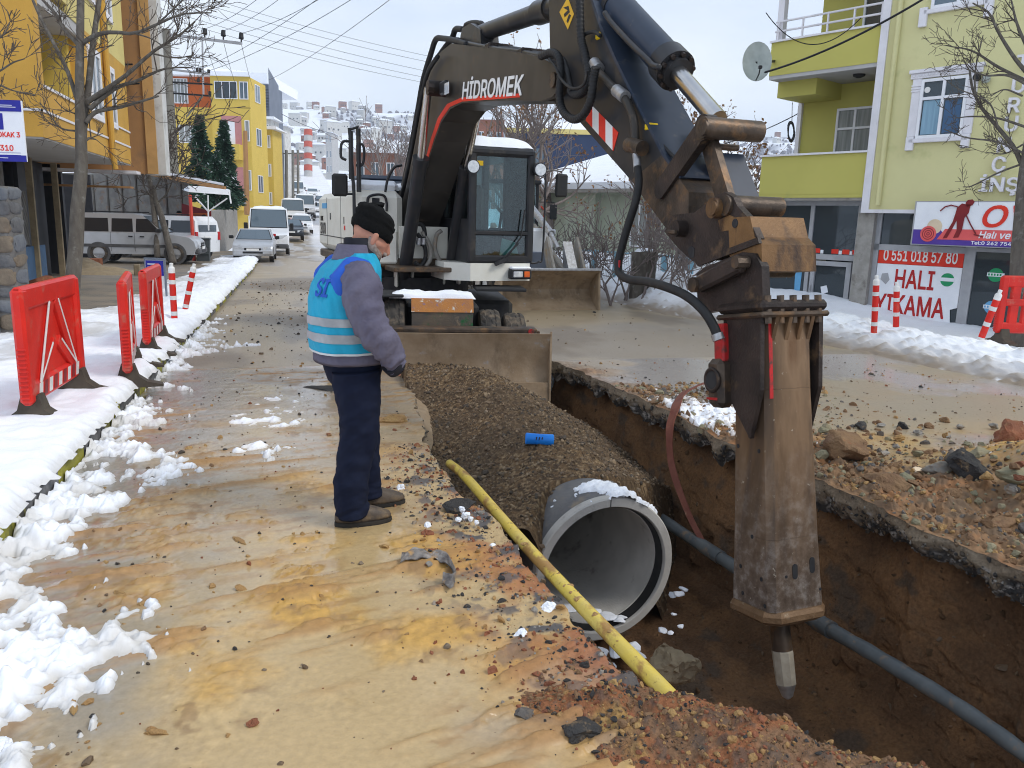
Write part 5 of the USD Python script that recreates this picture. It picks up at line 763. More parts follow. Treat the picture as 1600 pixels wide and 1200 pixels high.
traced('street_tree', 'bare grey street tree with forked trunk on the left pavement', 12.9, [(112, 520, 12), (113, 450, 11.5), (119, 380, 11), (121, 330, 10.5), (127, 262, 9.5), (126, 200, 8), (124, 130, 6.5), (125, 70, 6), (126, 0, 5.5), (127, -60, 5)],
    [[(128, 235), (131, 190), (138, 140), (143, 90), (148, 50), (155, 0), (158, -30), (6, 3.5)], [(122, 160), (105, 110), (80, 60), (60, 20), (45, -15), (3.5, 2)], [(124, 72), (100, 45), (85, 20), (62, -5), (3.5, 2)], [(128, 68), (150, 55), (175, 50), (210, 52), (245, 38), (285, 22), (330, 20), (4, 1)], [(210, 52), (235, 60), (260, 75), (1.5, .6)], [(245, 38), (265, 20), (288, -2), (1.5, 1)], [(138, 158), (165, 140), (200, 115), (240, 80), (280, 55), (305, 33), (4.5, 1.2)], [(140, 170), (180, 138), (215, 126), (255, 108), (300, 105), (4, 1)], [(240, 84), (270, 90), (300, 88), (1.5, .8)], [(134, 192), (150, 175), (185, 168), (215, 160), (248, 150), (4, 1.5)], [(120, 205), (95, 200), (78, 180), (62, 160), (1.6, .8)], [(130, 222), (140, 216), (150, 218), (3, 1)], [(118, 178), (100, 170), (85, 155), (1.2, .6)], [(120, 75), (95, 65), (80, 60), (1, .5)], [(128, 90), (150, 85), (175, 70), (1.3, .6)]], 5, gz(112, 520, .1), .55, 5)
traced('street_tree', 'bare branch ends of a tree reaching in over the bus stop sign', 9.5, [(-60, 500, 12), (-58, 200, 10), (-50, 60, 8)], [[(-50, 100), (-20, 70), (5, 55), (15, 35), (2, .8)], [(-55, 120), (-10, 115), (20, 98), (38, 92), (2, .8)], [(-55, 140), (-20, 125), (15, 140), (55, 148), (1.8, .7)]], 6, gz(-60, 520, .1), .4, 5)
traced('street_tree', 'thin bare tree in front of the silver van', 30., [(246, 402, 4.5), (243, 350, 4.5), (235, 290, 4), (228, 240, 3.2), (215, 200, 2.5), (205, 150, 1.6)], [[(236, 290), (225, 265), (205, 235), (195, 215), (1.6, .7)], [(230, 245), (250, 225), (275, 205), (300, 190), (1.6, .7)], [(229, 235), (222, 200), (220, 160), (212, 120), (1.5, .6)], [(240, 300), (255, 270), (262, 240), (1.3, .6)], [(232, 262), (212, 245), (196, 250), (1.2, .5)]], 7, gz(246, 402, .1), 1.5, 10, .012)
traced('street_tree', 'thin leaning tree trunk right beside the front of the silver van', 30., [(271, 412, 5.5), (263, 380, 5), (253, 340, 4.5), (243, 312, 4), (240, 290, 2.5)], [[(243, 312), (230, 300), (222, 285), (1.6, .7)], [(246, 318), (262, 300), (270, 280), (1.6, .7)]], 8, gz(271, 412, .1), 1.2, 8, .012)
traced('street_tree', 'bare tree at the right edge in front of the lime building', 12.6, [(1592, 545, 12), (1588, 480, 11), (1590, 400, 10), (1595, 330, 9), (1601, 265, 8), (1615, 180, 7)], [[(1601, 268), (1585, 232), (1560, 200), (1535, 170), (1520, 140), (1515, 110), (4, 1.6)], [(1524, 150), (1524, 110), (1536, 55), (1.5, .8)], [(1560, 200), (1545, 160), (1500, 140), (1478, 125), (1.5, .6)], [(1610, 120), (1585, 90), (1560, 50), (1545, 20), (1520, 5), (3.5, 1)], [(1610, 130), (1560, 105), (1520, 80), (1482, 72), (3, .8)], [(1610, 135), (1575, 118), (1540, 118), (1510, 108), (2.6, .8)], [(1607, 200), (1560, 185), (1520, 182), (1490, 185), (2.2, .7)], [(1600, 240), (1560, 222), (1510, 215), (1475, 202), (2, .7)], [(1600, 255), (1560, 270), (1520, 290), (1505, 292), (1.8, .7)], [(1612, 90), (1590, 40), (1580, 0), (3, 1.2)], [(1598, 150), (1570, 140), (1548, 150), (1.6, .7)], [(1600, 225), (1570, 240), (1540, 238), (1.5, .6)]], 9, gz(1592, 545, .15), .42, 4)
# ---- pole with cross arms, and the wires
pd = 38.; kp = pd / F; po = dep(277, 400, pd); up_ = T('utility_pole', 'concrete utility pole with insulators on a steel cross arm', 'pole', po); up_.part('shaft', tube([dep(278, 400, pd), dep(258, 47, pd)], [9.5 * kp, 7 * kp], 10), 'pole_concrete', smooth=40)
up_.part('cross_arm', bar(dep(262, 54, pd), dep(378, 68, pd), 4 * kp, 4 * kp), 'alu'); up_.part('cross_arm', bar(dep(262, 108, pd), dep(328, 116, pd), 3 * kp, 3 * kp), 'alu'); up_.part('cross_arm', bar(dep(262, 128, pd), dep(332, 132, pd), 2.5 * kp, 2.5 * kp), 'cable'); up_.part('cross_arm', bar(dep(262, 145, pd), dep(330, 150, pd), 2.5 * kp, 2.5 * kp), 'cable'); up_.part('brace', bar(dep(316, 62, pd), dep(318, 148, pd), 2.5 * kp, 2.5 * kp), 'alu'); up_.part('brace', bar(dep(318, 148, pd), dep(292, 182, pd), 2.5 * kp, 2.5 * kp), 'pole_concrete')
for x, y in ((320, 60), (349, 63), (377, 67)): up_.part('insulator', tube([dep(x, y, pd), dep(x, y - 6, pd), dep(x, y - 7, pd), dep(x, y - 15, pd)], [1.2 * kp, 1.2 * kp, 4 * kp, 3.2 * kp], 10), 'cable')
for x, y in ((308, 112), (313, 112), (326, 114), (328, 148), (310, 128)): up_.part('insulator', tube([dep(x, y, pd), dep(x, y - 5, pd)], 2.2 * kp, 8), 'cable')
def wire(label, a, b, sag, r, group=None, n=26, m='cable'):
    t = np.linspace(0, 1, n)[:, None]; P = a + (b - a) * t; P[:, 2] -= (4 * sag * t * (1 - t))[:, 0]; single('overhead_wire', tube(P, np.full(n, r), 4), m, label, 'wire', group, smooth=True)
g1 = 'overhead wires running from the pole toward the camera'
for (x0, y0), (x1, y1) in (((320, 45), (470, -60)), ((349, 48), (505, -60)), ((377, 52), (590, -60)), ((328, 110), (610, -40)), ((313, 108), (560, -50))): wire('thin dark wire slanting up to the right from the concrete pole', dep(x0, y0, pd), dep(x1, y1, 22), .25, .011, g1)
wire('long thin wire slanting up from the grey tower across the open sky', dep(420, 125, 70), dep(660, -40, 30), .3, .016)
g2 = 'overhead wires crossing the sky in front of the excavator boom'
for (x0, y0), (x1, y1) in (((240, -30), (700, 94)), ((240, -18), (700, 103)), ((240, -4), (700, 118)), ((240, 10), (700, 128)), ((240, 22), (700, 136))): wire('one of the parallel wires descending to the right across the sky', dep(x0, y0, 50), dep(x1, y1, 62), .3, .012, g2)
g3 = 'wires hanging from the insulators'
for (x0, y0), (x1, y1) in (((320, 62), (352, 150)), ((349, 64), (372, 140)), ((377, 68), (400, 150))): wire('thin wire hanging down to the right from an insulator', dep(x0, y0, pd), dep(x1, y1, 70), .3, .012, g3)
wire('thick black cable sagging across the lime balconies', dep(1195, 113, 13.6), dep(1450, -6, 11), .10, .018); wire('thin cable looping below the upper balcony', dep(1197, 20, 14.5), dep(1345, 28, 14.8), .5, .009); wire('cable from the balcony coil toward the trees', dep(1130, 225, 16), dep(1246, 178, 15), .05, .009); wire('low wire behind the tower', dep(440, 178, 80), dep(520, 208, 110), .3, .03)
for x in (448, 458, 466): pp = dep(x, 318, 95 + x - 448); single('distant_pole', cat([tube([pp, dep(x - .5, 235, 95 + x - 448)], .2, 6), bar(dep(x - 8, 240, 95 + x - 448), dep(x + 7, 240, 95 + x - 448), .12, .12)]), 'pole_concrete', 'distant utility pole %s beyond the gray tower' % {448: 'nearest the tower', 458: 'in the middle of the three', 466: 'farthest from the tower'}[x], 'pole')
pp = dep(386, 335, 58); single('wooden_pole', tube([pp, dep(383, 205, 58)], [.2, .15], 8), 'wall_brown', 'brown utility pole in front of the far yellow building', 'pole')
# ---- far left buildings
def blockb(name, label, D, x0, x1, ytop, depth, wm, ybot=345, storeys=4, cols=3, roof=True, turn=0., wins=True, gm='blue_glass', fm='upvc'):
    a, b = dep(x0, ybot, D), dep(x1, ybot, D); zt_ = dep((x0 + x1) / 2, ytop, D)[2]; zb = min(a[2], b[2], -1.) - 1; ax = A([b[0] - a[0], b[1] - a[1], 0]); Wd = np.linalg.norm(ax); ax /= Wd
    if turn: c, s_ = math.cos(turn), math.sin(turn); ax = A([ax[0] * c - ax[1] * s_, ax[0] * s_ + ax[1] * c, 0])
    n = np.cross(ax, ZU); f = Face(A([a[0], a[1], 0]), ax, n); t = T(name, label, 'building', (a[0], a[1], zb)); t.part('wall', f.box(0, zb, Wd, zt_, -depth, 0), wm)
    if roof: t.part('roof', hull([f.P(x, z, d) for x, d, z in ((-.5, .5, zt_), (Wd + .5, .5, zt_), (-.5, -depth - .5, zt_), (Wd + .5, -depth - .5, zt_), (Wd * .3, -depth * .5, zt_ + Wd * .10), (Wd * .7, -depth * .5, zt_ + Wd * .10))] + [f.P(x, zt_ + .25, d) for x, d in ((-.5, .5), (Wd + .5, .5))]), 'snow', label='snow covered roof')
    if wins:
        hs_ = (zt_ - zb - 1) / storeys
        for i in range(storeys):
            for j in range(cols):
                w = Wd / cols; x = w * (j + .5); z = zb + 1 + hs_ * i + hs_ * .35; f.window(t, x - w * .27, z, x + w * .27, z + hs_ * .45, 2, None, fm, gm, w=.08, d=.004)
    return t, f, Wd, zb, zt_
t, f, Wd, zb, zt_ = blockb('far_building', 'yellow building with orange red top storey and snowy roof behind the evergreens', 62, 262, 347, 172, 9, 'wall_yellow', storeys=1, cols=1, wins=False, roof=False)
hb_ = dep(300, 127, 62)[2]; t.part('top_storey', f.box(0, zt_ + .001, Wd, hb_, -9, 0), 'orange_red'); t.part('roof', hull([f.P(x, z, d) for x, d, z in ((-.6, .8, hb_), (Wd + 2.9, .8, hb_), (-.6, -9.5, hb_), (Wd - 1.5, -9.5, hb_), (-.6, .8, hb_ + .35), (Wd + 2.9, .8, hb_ + .3), (Wd * .2, -4.5, hb_ + 1.5), (Wd * .7, -4.5, hb_ + 1.4))]), 'snow', label='snow covered roof')
f.window(t, Wd * .25, zt_ + .25, Wd * .5, hb_ - .15, 4, None, d=.004, gm='curtain_grey'); f.window(t, Wd * .3, zt_ - 2.6, Wd * .62, zt_ - 1.3, 3, None, d=.004, gm='curtain_grey')
bo = f.P(Wd, 0, 1.0); by = T('far_building', 'yellow corner bay with pink balconies right of the evergreens', 'building', f.P(Wd, zb, 0)); axb2 = A([.27, .96, 0]); f2 = Face(f.P(Wd - .2, 0, .6), f.ax, f.n); W2 = 2.9
by.part('wall', f2.box(0, zb, W2, hb_, -4, 0), 'wall_yellow'); f2.window(by, .3, hb_ - 1.6, 2.0, hb_ - .35, 3, None, d=.004, gm='dark_glass'); f2.window(by, 2.15, hb_ - 1.6, 2.8, hb_ - .35, 2, None, d=.004, gm='blue_glass')
for zz_ in (hb_ - 5.0, hb_ - 8.7): by.part('balcony_recess', f2.box(.7, zz_, 2.2, zz_ + 2.2, .0, .02), 'pink'); by.part('balcony', f2.box(.65, zz_ - 1.0, 2.25, zz_ + .1, .02, .9), 'wall_yellow'); by.part('door', f2.box(1.2, zz_ + .1, 1.7, zz_ + 1.8, .02, .05), 'upvc')
for zz_ in (hb_ - 4.6, hb_ - 8.2, hb_ - 11.6): f2.window(by, 2.45, zz_, 2.8, zz_ + 1.5, 1, None, d=.004, gm='curtain_grey')
sfc = Face(f2.P(W2, 0, 0), -f2.n, f2.ax)
for zz_ in (hb_ - 1.6, hb_ - 4.8, hb_ - 8.3, hb_ - 11.6): sfc.window(by, 1.2, zz_, 2.4, zz_ + 1.3, 2, None, d=.004, gm='blue_glass')
blockb('far_building', 'second smaller yellow building with snowy roof left of the grey tower', 74, 401, 430, 205, 3, 'wall_yellow', storeys=4, cols=2, gm='curtain_grey'); blockb('far_building', 'pale apartment building between the yellow house and the tower', 84, 404, 428, 190, 3, 'wall_white', storeys=5, cols=2)
t, f, Wd, zb, zt_ = blockb('far_building', 'dark glazed office building with snow on its flat roof', 92, 372, 428, 138, 5, 'paint_grey', storeys=7, cols=3, gm='dark_glass', fm='paint_grey', roof=False); t.part('roof', f.box(-.5, zt_, Wd, zt_ + 1.1, -12, .6), 'snow', label='snow covered flat roof')
for k in range(8): t.part('louvre', f.box(0, zt_ - 2.6 + .3 * k, Wd, zt_ - 2.5 + .3 * k, .06, .2), 'paint_grey')
a, b = dep(426, 320, 86), dep(441, 320, 90); zt_ = dep(427, 113, 86)[2]; zt2 = dep(441, 140, 90)[2]; single('tower_fin', hull([A([p[0], p[1] + d, z]) for p, z in ((a, zt_), (b, zt2)) for d in (0, .8)] + [A([p[0], p[1] + d, -2]) for p in (a, b) for d in (0, .8)]), 'paint_grey', 'tall slanting grey fin wall of the office tower', 'tower')
blockb('far_building', 'white building beyond the grey tower', 110, 441, 449, 200, 3, 'wall_white', storeys=6, cols=1)
cd = 175.; cb_ = dep(481, 300, cd); ck = T('chimney', 'tall red and white striped chimney beyond the street', 'chimney', cb_)
for k in range(8):
    y0, y1 = 203 + 9.2 * k, 203 + 9.2 * (k + 1); ck.part('band', tube([dep(481.5, y1, cd), dep(481.5, y0, cd)], [6.6 * cd / F, 6.3 * cd / F], 16), 'brick_far' if k % 2 == 0 else 'plaster_grey', smooth=40)
ck.part('base', tube([dep(482, 330, cd), dep(481.5, 276.6, cd)], [8 * cd / F, 6.6 * cd / F], 16), 'wall_white', smooth=40)
# hillside houses
hrs = np.random.default_rng(61); protos = []
for k, wm in enumerate(('wall_white', 'plaster_grey', 'brick_red', 'wall_white')):
    t = T('hillside_house', 'small snow roofed house on the far hillside', 'house', (0, 0, 0), 'houses on the far hillside', local=True); w, d, h = (9, 8, 6 + 2 * k) if k < 3 else (14, 9, 14)
    t.part('wall', box((-w / 2, -d / 2, -4), (w / 2, d / 2, h)), wm); t.part('roof', hull([(-w / 2 - .5, -d / 2 - .5, h), (w / 2 + .5, -d / 2 - .5, h), (-w / 2 - .5, d / 2 + .5, h), (w / 2 + .5, d / 2 + .5, h), (-w / 4, 0, h + 2.2), (w / 4, 0, h + 2.2), (-w / 2 - .5, -d / 2 - .5, h + .4), (w / 2 + .5, -d / 2 - .5, h + .4)]), 'snow')
    for i in range(3): t.part('window', box((-w / 2 + 1.2 + i * w / 3.2, -d / 2 - .05, h * .5), (-w / 2 + 2.6 + i * w / 3.2, -d / 2 - .01, h * .5 + 1.5)), 'dark_glass')
    protos.append(t)
nH = 290; D_ = 420 * (1350 / 420) ** hrs.random(nH); PX_ = np.where(hrs.random(nH) < .8, hrs.uniform(430, 830, nH), hrs.uniform(830, 1300, nH)); HP = A([dep(px, 300, D) for px, D in zip(PX_, D_)]); HZ = terrain_z(HP[:, :1], HP[:, 1:2])[:, 0]
for n_h in range(nH):
    o = (HP[n_h, 0], HP[n_h, 1], HZ[n_h]); s_ = hrs.uniform(.6, 1.15); a_ = hrs.uniform(-.5, .5); q = hrs.integers(0, 4)
    if n_h < 4: protos[n_h].prim.GetAttribute('xformOp:transform').Set(M4(o, a_, s_))
    else: copy(protos[q], o, a_, s=s_)
# dark bare woods on the hillside
mat('wood_far', (.16, .15, .17), (.24, .23, .26), .2, .9); hr2 = np.random.default_rng(62); D_ = 330 * (1300 / 330) ** hr2.random(5600); P_ = A([dep(px, 300, D) for px, D in zip(hr2.uniform(420, 1400, 5600), D_)]); P_ = P_[fbm(P3(P_[:, 0], P_[:, 1], .011), 5, 113) > .47]; P_[:, 2] = terrain_z(P_[:, :1], P_[:, 1:2])[:, 0] + 1.5
stones('hillside_wood', P_, hr2.uniform(1.5, 4, len(P_)), ['wood_far'] * 3, 'bare brown woods in patches on the far hillside', 'wood', 63, 3)
# ---- evergreens
def conifer(label, D, px, ytop, ybot, wpx, seed):
    rng = np.random.default_rng(seed); a, b = dep(px, ybot, D), dep(px, ytop, D); H = b[2] - a[2]; R = wpx * D / F / 2; t = T('evergreen_tree', label, 'tree', a); t.part('trunk', tube([a, a + ZU * H * .95], [.2, .03], 8), 'bark'); n = 5200
    h = rng.random(n) ** 1.25; rr = R * (1 - h) ** .75 * (.35 + .65 * rng.random(n) ** .5) * (.75 + .5 * fbm(np.stack([h * 6, rng.random(n) * 0 + seed, 0 * h], -1), 3, seed)); th = rng.uniform(0, 6.283, n); rr = rr * (.8 + .4 * np.sin(th * 3 + h * 14)); c = a + np.stack([rr * np.cos(th), rr * np.sin(th), H * (.04 + .96 * h)], 1); u = np.stack([np.cos(th), np.sin(th), rng.uniform(-.6, .5, n)], 1) + rng.normal(0, .3, (n, 3)); u /= np.linalg.norm(u, axis=1, keepdims=True); v_ = np.cross(u, rng.normal(size=(n, 3))); v_ /= np.linalg.norm(v_, axis=1, keepdims=True); L = H * rng.uniform(.025, .06, (n, 1)); w = L * .28
    V = np.stack([c - u * L * .4, c + v_ * w, c + u * L, c - v_ * w], 1).reshape(-1, 3); i = np.arange(n)[:, None] * 4; Fc = np.vstack([i + [0, 1, 2], i + [0, 2, 3]]); snowm = (rng.random(n) < .035) & (rr > R * (1 - h) * .45); sel = np.r_[snowm, snowm]; t.part('crown', trimesh.Trimesh(V, Fc[~sel], process=False), 'needles', kind='stuff'); t.part('snow_tufts', trimesh.Trimesh(V + A([0, 0, .05]), Fc[sel], process=False), 'snow', kind='stuff')
conifer('wide dark evergreen tree flecked with snow before the yellow building', 50, 318, 184, 320, 62, 1); conifer('slimmer dark evergreen tree right of the wide one', 52, 355, 192, 325, 46, 2); conifer('low evergreen bush below the two evergreens', 46, 342, 240, 330, 60, 3)
# ---- shed, canopy and garden wall
sh = T('garage_shed', 'grey metal shed with snowy sloping roof behind the silver van', 'shed', dep(240, 400, 37)); zs = dep(240, 272, 37)[2]; a, b = dep(100, 400, 39), dep(300, 400, 37); sh.part('wall', cat([hull([A([p[0], p[1] + d, z]) for p in (a, b) for d in (0, .2) for z in (-.6, zs)])]), 'corrugated'); c0, c1 = dep(185, 258, 36), dep(350, 290, 34); sh.part('roof', hull([c0, c1, c0 + A([-2, 4, .4]), c1 + A([-2, 4, .4]), c0 + ZU * .1, c1 + ZU * .1]), 'snow', label='snow covered roof'); sh.part('eave', bar(c0 - ZU * .12 + A([.05, -.1, 0]), c1 - ZU * .12 + A([.05, -.1, 0]), .12, .16), 'wall_brown')
for k in range(9): q = a + (b - a) * (k + .5) / 9; sh.part('batten', box((q[0] - .03, q[1] - .06, -.5), (q[0] + .03, q[1], zs - .1)), 'corrugated')
kz = T('canopy', 'red canopy stall with white frame and snowy roof', 'canopy', dep(330, 395, 33.5)); r0 = dep(295, 300, 33); r1 = dep(360, 305, 34); kz.part('roof', hull([r0, r1, r0 + A([-.6, 3, .15]), r1 + A([-.6, 3, .15]), r0 + ZU * .25, r1 + ZU * .22, r1 + A([-.6, 3, .4])]), 'snow', label='snowy roof'); kz.part('red_post', tube([dep(304, 414, 33), dep(297, 305, 33)], [2.6 * 33 / F] * 2, 10), 'red_pole')
for q in (((325, 305), (326, 360)), ((305, 308), (325, 330)), ((326, 330), (355, 310)), ((358, 300), (361, 318))): kz.part('white_strut', bar(dep(*q[0], 33), dep(*q[1], 33), .05, .05), 'white_paint')
p0 = dep(286, 385, 36); kz.part('back_wall', hull([dep(x, y, 36) + A([0, d, 0]) for x, y in ((284, 318), (330, 330), (330, 370), (284, 392)) for d in (0, .1)]), 'sign_maroon'); kz.part('menu_board', hull([dep(x, y, 35.9) + A([0, d, 0]) for x, y in ((295, 333), (326, 333), (326, 340), (295, 340)) for d in (0, -.03)]), 'orange_red')
gwq = [dep(328, 392, 38), dep(372, 362, 56)]; single('garden_wall', hull([A([p[0] + d, p[1], z]) for p, zt in ((gwq[0], dep(328, 330, 38)[2]), (gwq[1], dep(372, 326, 56)[2])) for d in (0, -.25) for z in (-.8, zt)]), 'concrete', 'grey concrete garden wall beyond the canopy', 'wall')
for k in range(11): q = gwq[0] + (gwq[1] - gwq[0]) * k / 11; 
# ---- vehicles (built nose along +x, then turned)
def vehicle(name, label, kind, paint, o, rz, group=None, snow=True):
    t = T(name, label, 'van' if 'van' in kind else 'car', o, group, local=True); van = kind == 'van'
    if kind == 'van':      L, Wd, H = 5.4, 1.0, 2.35; bel = 1.18; low = [(.05, .35), (L - .05, .35), (L, .75), (L - .08, 1.0), (L - .95, 1.32), (0, 1.32)]; cab_ = [(0, 1.25), (L - .95, 1.3), (L - 1.75, H - .05), (L - 2.0, H), (.1, H), (0, H - .1)]; ww = (Wd, Wd * .92); wx = (1.15, L - .95); R = .34
    elif kind == 'smallvan': L, Wd, H = 4.3, .89, 1.78; bel = 1.05; low = [(.05, .3), (L - .1, .3), (L, .55), (L - .06, .8), (L - .25, .95), (L - 1.15, 1.08), (0, 1.08)]; cab_ = [(0, 1.0), (L - 1.15, 1.05), (L - 1.95, H - .06), (L - 2.3, H), (.25, H), (.06, H - .2)]; ww = (Wd, Wd * .84); wx = (.8, L - .85); R = .33
    else: L, Wd, H = 4.2, .84, 1.4; bel = .92; low = [(.05, .28), (L - .08, .28), (L, .5), (L - .05, .68), (L - .3, .78), (L - 1.25, .93), (.9, .95), (.05, .9), (0, .6)]; cab_ = [(.75, .92), (L - 1.25, .93), (L - 2.0, H - .03), (L - 2.35, H), (1.45, H), (1.25, H - .04)]; ww = (Wd, Wd * .78); wx = (.75, L - .8); R = .3
    def sect(pl, w0, w1, z0, z1):
        P = []
        for x, z in pl:
            w = w0 + (w1 - w0) * np.clip((z - z0) / (z1 - z0), 0, 1); e = .12 if x > L - .4 or x < .3 else .03
            P += [(x - (.1 if x > L - .3 else 0), s * w, z) for s in (-1, 1)] + [(x, s * (w - e), z) for s in (-1, 1)]
        return hull(P)
    ms = [sect(low[:4] + low[4:], Wd, Wd, 0, 1)]; t.part('body', ms[0], paint, smooth=40); t.part('cabin', sect(cab_, ww[0], ww[1], bel, H), paint, smooth=30); wz = lambda z: ww[0] + (ww[1] - ww[0]) * np.clip((z - bel) / (H - bel), 0, 1)
    A0, A1 = A(cab_[1], float), A(cab_[2], float); d = (A1 - A0); nn = A([d[1], -d[0]]) / np.linalg.norm(d)
    def slope(f0, f1, g, off): return [(*(A0 + d * f + nn * off)[[0]], s * (wz((A0 + d * f)[1]) - g), (A0 + d * f)[1] + nn[1] * off) for f in (f0, f1) for s in (-1, 1)]
    t.part('windscreen', hull(slope(.08, .95, .09, .004) + slope(.08, .95, .09, .012)), 'blue_glass'); t.part('windscreen_frame', hull(slope(.04, .98, .05, .002) + slope(.04, .98, .05, .006)), 'ink')
    for s in (-1, 1):
        def sw(x0, x1, z0, z1, xs0=0, xs1=0): return hull([(x + (xs if z == z1 else 0), s * (wz(z) + o_), z) for x, xs in ((x0, xs0), (x1, xs1)) for z in (z0, z1) for o_ in (.002, .01)])
        if kind == 'smallvan':
            for x0, x1, a, b in ((.22, 1.18, .03, -.02), (1.28, 2.02, .02, -.02), (2.12, 2.98, .02, -.45)): t.part('side_window', sw(x0, x1, 1.12, 1.60, a, b), 'car_glass')
            t.part('trim_strip', hull([(x, s * (Wd + o_), z) for x in (.2, L - .9) for z in (.55, .66) for o_ in (-.01, .02)]), 'plastic_grey'); t.part('roof_rail', bar((.5, s * .66, H + .05), (2.3, s * .66, H + .05), .04, .04), 'ink')
            for x in (2.05, 1.23): t.part('door_gap', hull([(x + dx, s * (Wd + o_), z) for dx in (0, .012) for z in (.4, 1.1) for o_ in (-.01, .004)]), 'ink')
            for x in (1.85, 2.25): t.part('door_handle', hull([(x + dx, s * (Wd + o_), z) for dx in (0, .15) for z in (.93, .97) for o_ in (0, .03)]), 'ink')
        elif kind == 'van': t.part('side_window', sw(L - 2.15, L - 1.15, 1.36, 1.98, .1, -.45), 'car_glass')
        else: t.part('side_window', sw(1.15, L - 1.45, .98, 1.33, .28, -.62), 'car_glass')
        t.part('mirror', cbox((cab_[1][0] - .3, min(s * (Wd + .04), s * (Wd + .24)), bel + .06), (cab_[1][0] - .12, max(s * (Wd + .04), s * (Wd + .24)), bel + (.42 if kind == 'van' else .2)), .03), 'ink')
        hz = low[3][1] - .12; t.part('headlight', hull([(L + .012 - .03 * k, s * y, z) for k, y, z in ((0, Wd * .5, hz - .06), (0, Wd * .5, hz + .1), (3, Wd * .9, hz + .14), (3, Wd * .9, hz - .04))] + [(L - .2, s * Wd * .7, hz)]), 'lamp_glass'); t.part('tail_light', cbox((-.02, min(s * (Wd - .17), s * Wd), .8), (.04, max(s * (Wd - .17), s * Wd), 1.15), .01), 'tail_red')
        for x in wx:
            arch = frame(trimesh.creation.annulus(R * .95, R * 1.22, .05), (x, s * (Wd - .018), R), (1, 0, 0), (0, 0, 1), (0, s, 0)) if True else None; t.part('wheel_arch', arch, 'plastic_grey' if kind != 'sedan' else 'ink')
            w = t.part('tyre', frame(tyre_mesh(R, .2, False, 28), (x, s * (Wd - .09), R), (0, s, 0), (1, 0, 0), (0, 0, 1)), 'tyre', smooth=40); t.part('rim', frame(rim_mesh(R, .2), (x, s * (Wd - .09), R), (0, s, 0), (1, 0, 0), (0, 0, 1)), 'zinc', w, smooth=30)
    hz = low[3][1] - .12; t.part('grille', cbox((L - .06, -Wd * .42, hz - .1), (L + .012, Wd * .42, hz + .06), .01), 'ink'); t.part('bumper', cbox((L - .3, -Wd * .98, .32), (L + .04, Wd * .98, .56), .06), 'plastic_grey' if kind != 'sedan' else paint); t.part('lower_grille', cbox((L, -Wd * .5, .38), (L + .045, Wd * .5, .48), .01), 'ink'); t.part('number_plate', cbox((L + .02, -.26, .5), (L + .05, .26, .6), .004), 'letter_white'); t.part('badge', cbox((L, -.08, hz - .03), (L + .02, .08, hz), .004), 'zinc')
    t.part('rear_window', cbox((cab_[0][0] - .006 + (.0 if kind != 'sedan' else .25), -Wd * .7, bel + .1), (cab_[0][0] + .02 + (.0 if kind != 'sedan' else .25), Wd * .7, H - .35), .004), 'dark_glass'); t.part('rear_plate', cbox((-.02, -.26, .85), (.01, .26, .96), .003), 'letter_white')
    if snow: 
        q = np.linspace(-1, 1, 20); ga, gb = np.meshgrid(q, q); m_, u_ = grid((cab_[3][0] + cab_[4][0]) / 2 + ga * (cab_[3][0] - cab_[4][0]) / 2, gb * ww[1] * .92, H + .14 * np.clip(1 - np.abs(ga) ** 6, 0, 1) ** .5 * np.clip(1 - np.abs(gb) ** 6, 0, 1) ** .5 * (.6 + .6 * fbm(P3(ga, gb, 2.), 3, 3)) - .01); t.part('snow_cap', m_, 'snow', smooth=True)
    t.prim.GetAttribute('xformOp:transform').Set(M4(o, rz)); return t
def vz(x, y): return A([x, y, float(zr(y)) + .01])
TW = -math.pi / 2
sv = vehicle('parked_van', 'silver small passenger van parked sideways by the yellow block', 'smallvan', 'car_silver', A([-7.55, 33.9, -.30]), -.06, snow=False)
vehicle('parked_van', 'white small van parked behind the silver van under the canopy', 'smallvan', 'car_white', A([-3.3, 36.6, -.36]), math.radians(152), snow=False)
sd = vehicle('parked_car', 'silver saloon car parked facing the camera at the kerb', 'sedan', 'car_silver', vz(-1.45, 41.0), TW - .02, snow=False)
vf = vehicle('parked_van', 'white large van with snow on its roof behind the silver saloon', 'van', 'car_white', vz(-1.0, 48.6), TW)
dk = vehicle('parked_car', 'dark car parked behind the large white van', 'sedan', 'car_dark', vz(.15, 62), TW, snow=False)
cp2 = vehicle('parked_car', 'white car parked beyond the dark car', 'sedan', 'car_white', vz(1.0, 70), TW)
copy(vf, vz(.4, 79), TW, 'white minibus parked beyond the white car'); copy(vf, vz(1.9, 92), TW - .05, 'white van farther along the parked row by the minibus'); copy(cp2, vz(3.3, 96), TW, 'snowy white car near the end of the parked row'); copy(vf, vz(1.3, 128), TW, 'small white van far up the rising street'); copy(cp2, vz(3.6, 130), TW, 'white car beside the far white van up the street'); copy(dk, vz(4.2, 112), TW, 'dark car in the far part of the parked row'); copy(cp2, vz(-2.2, 118), TW, 'white car parked at the left far up the street')
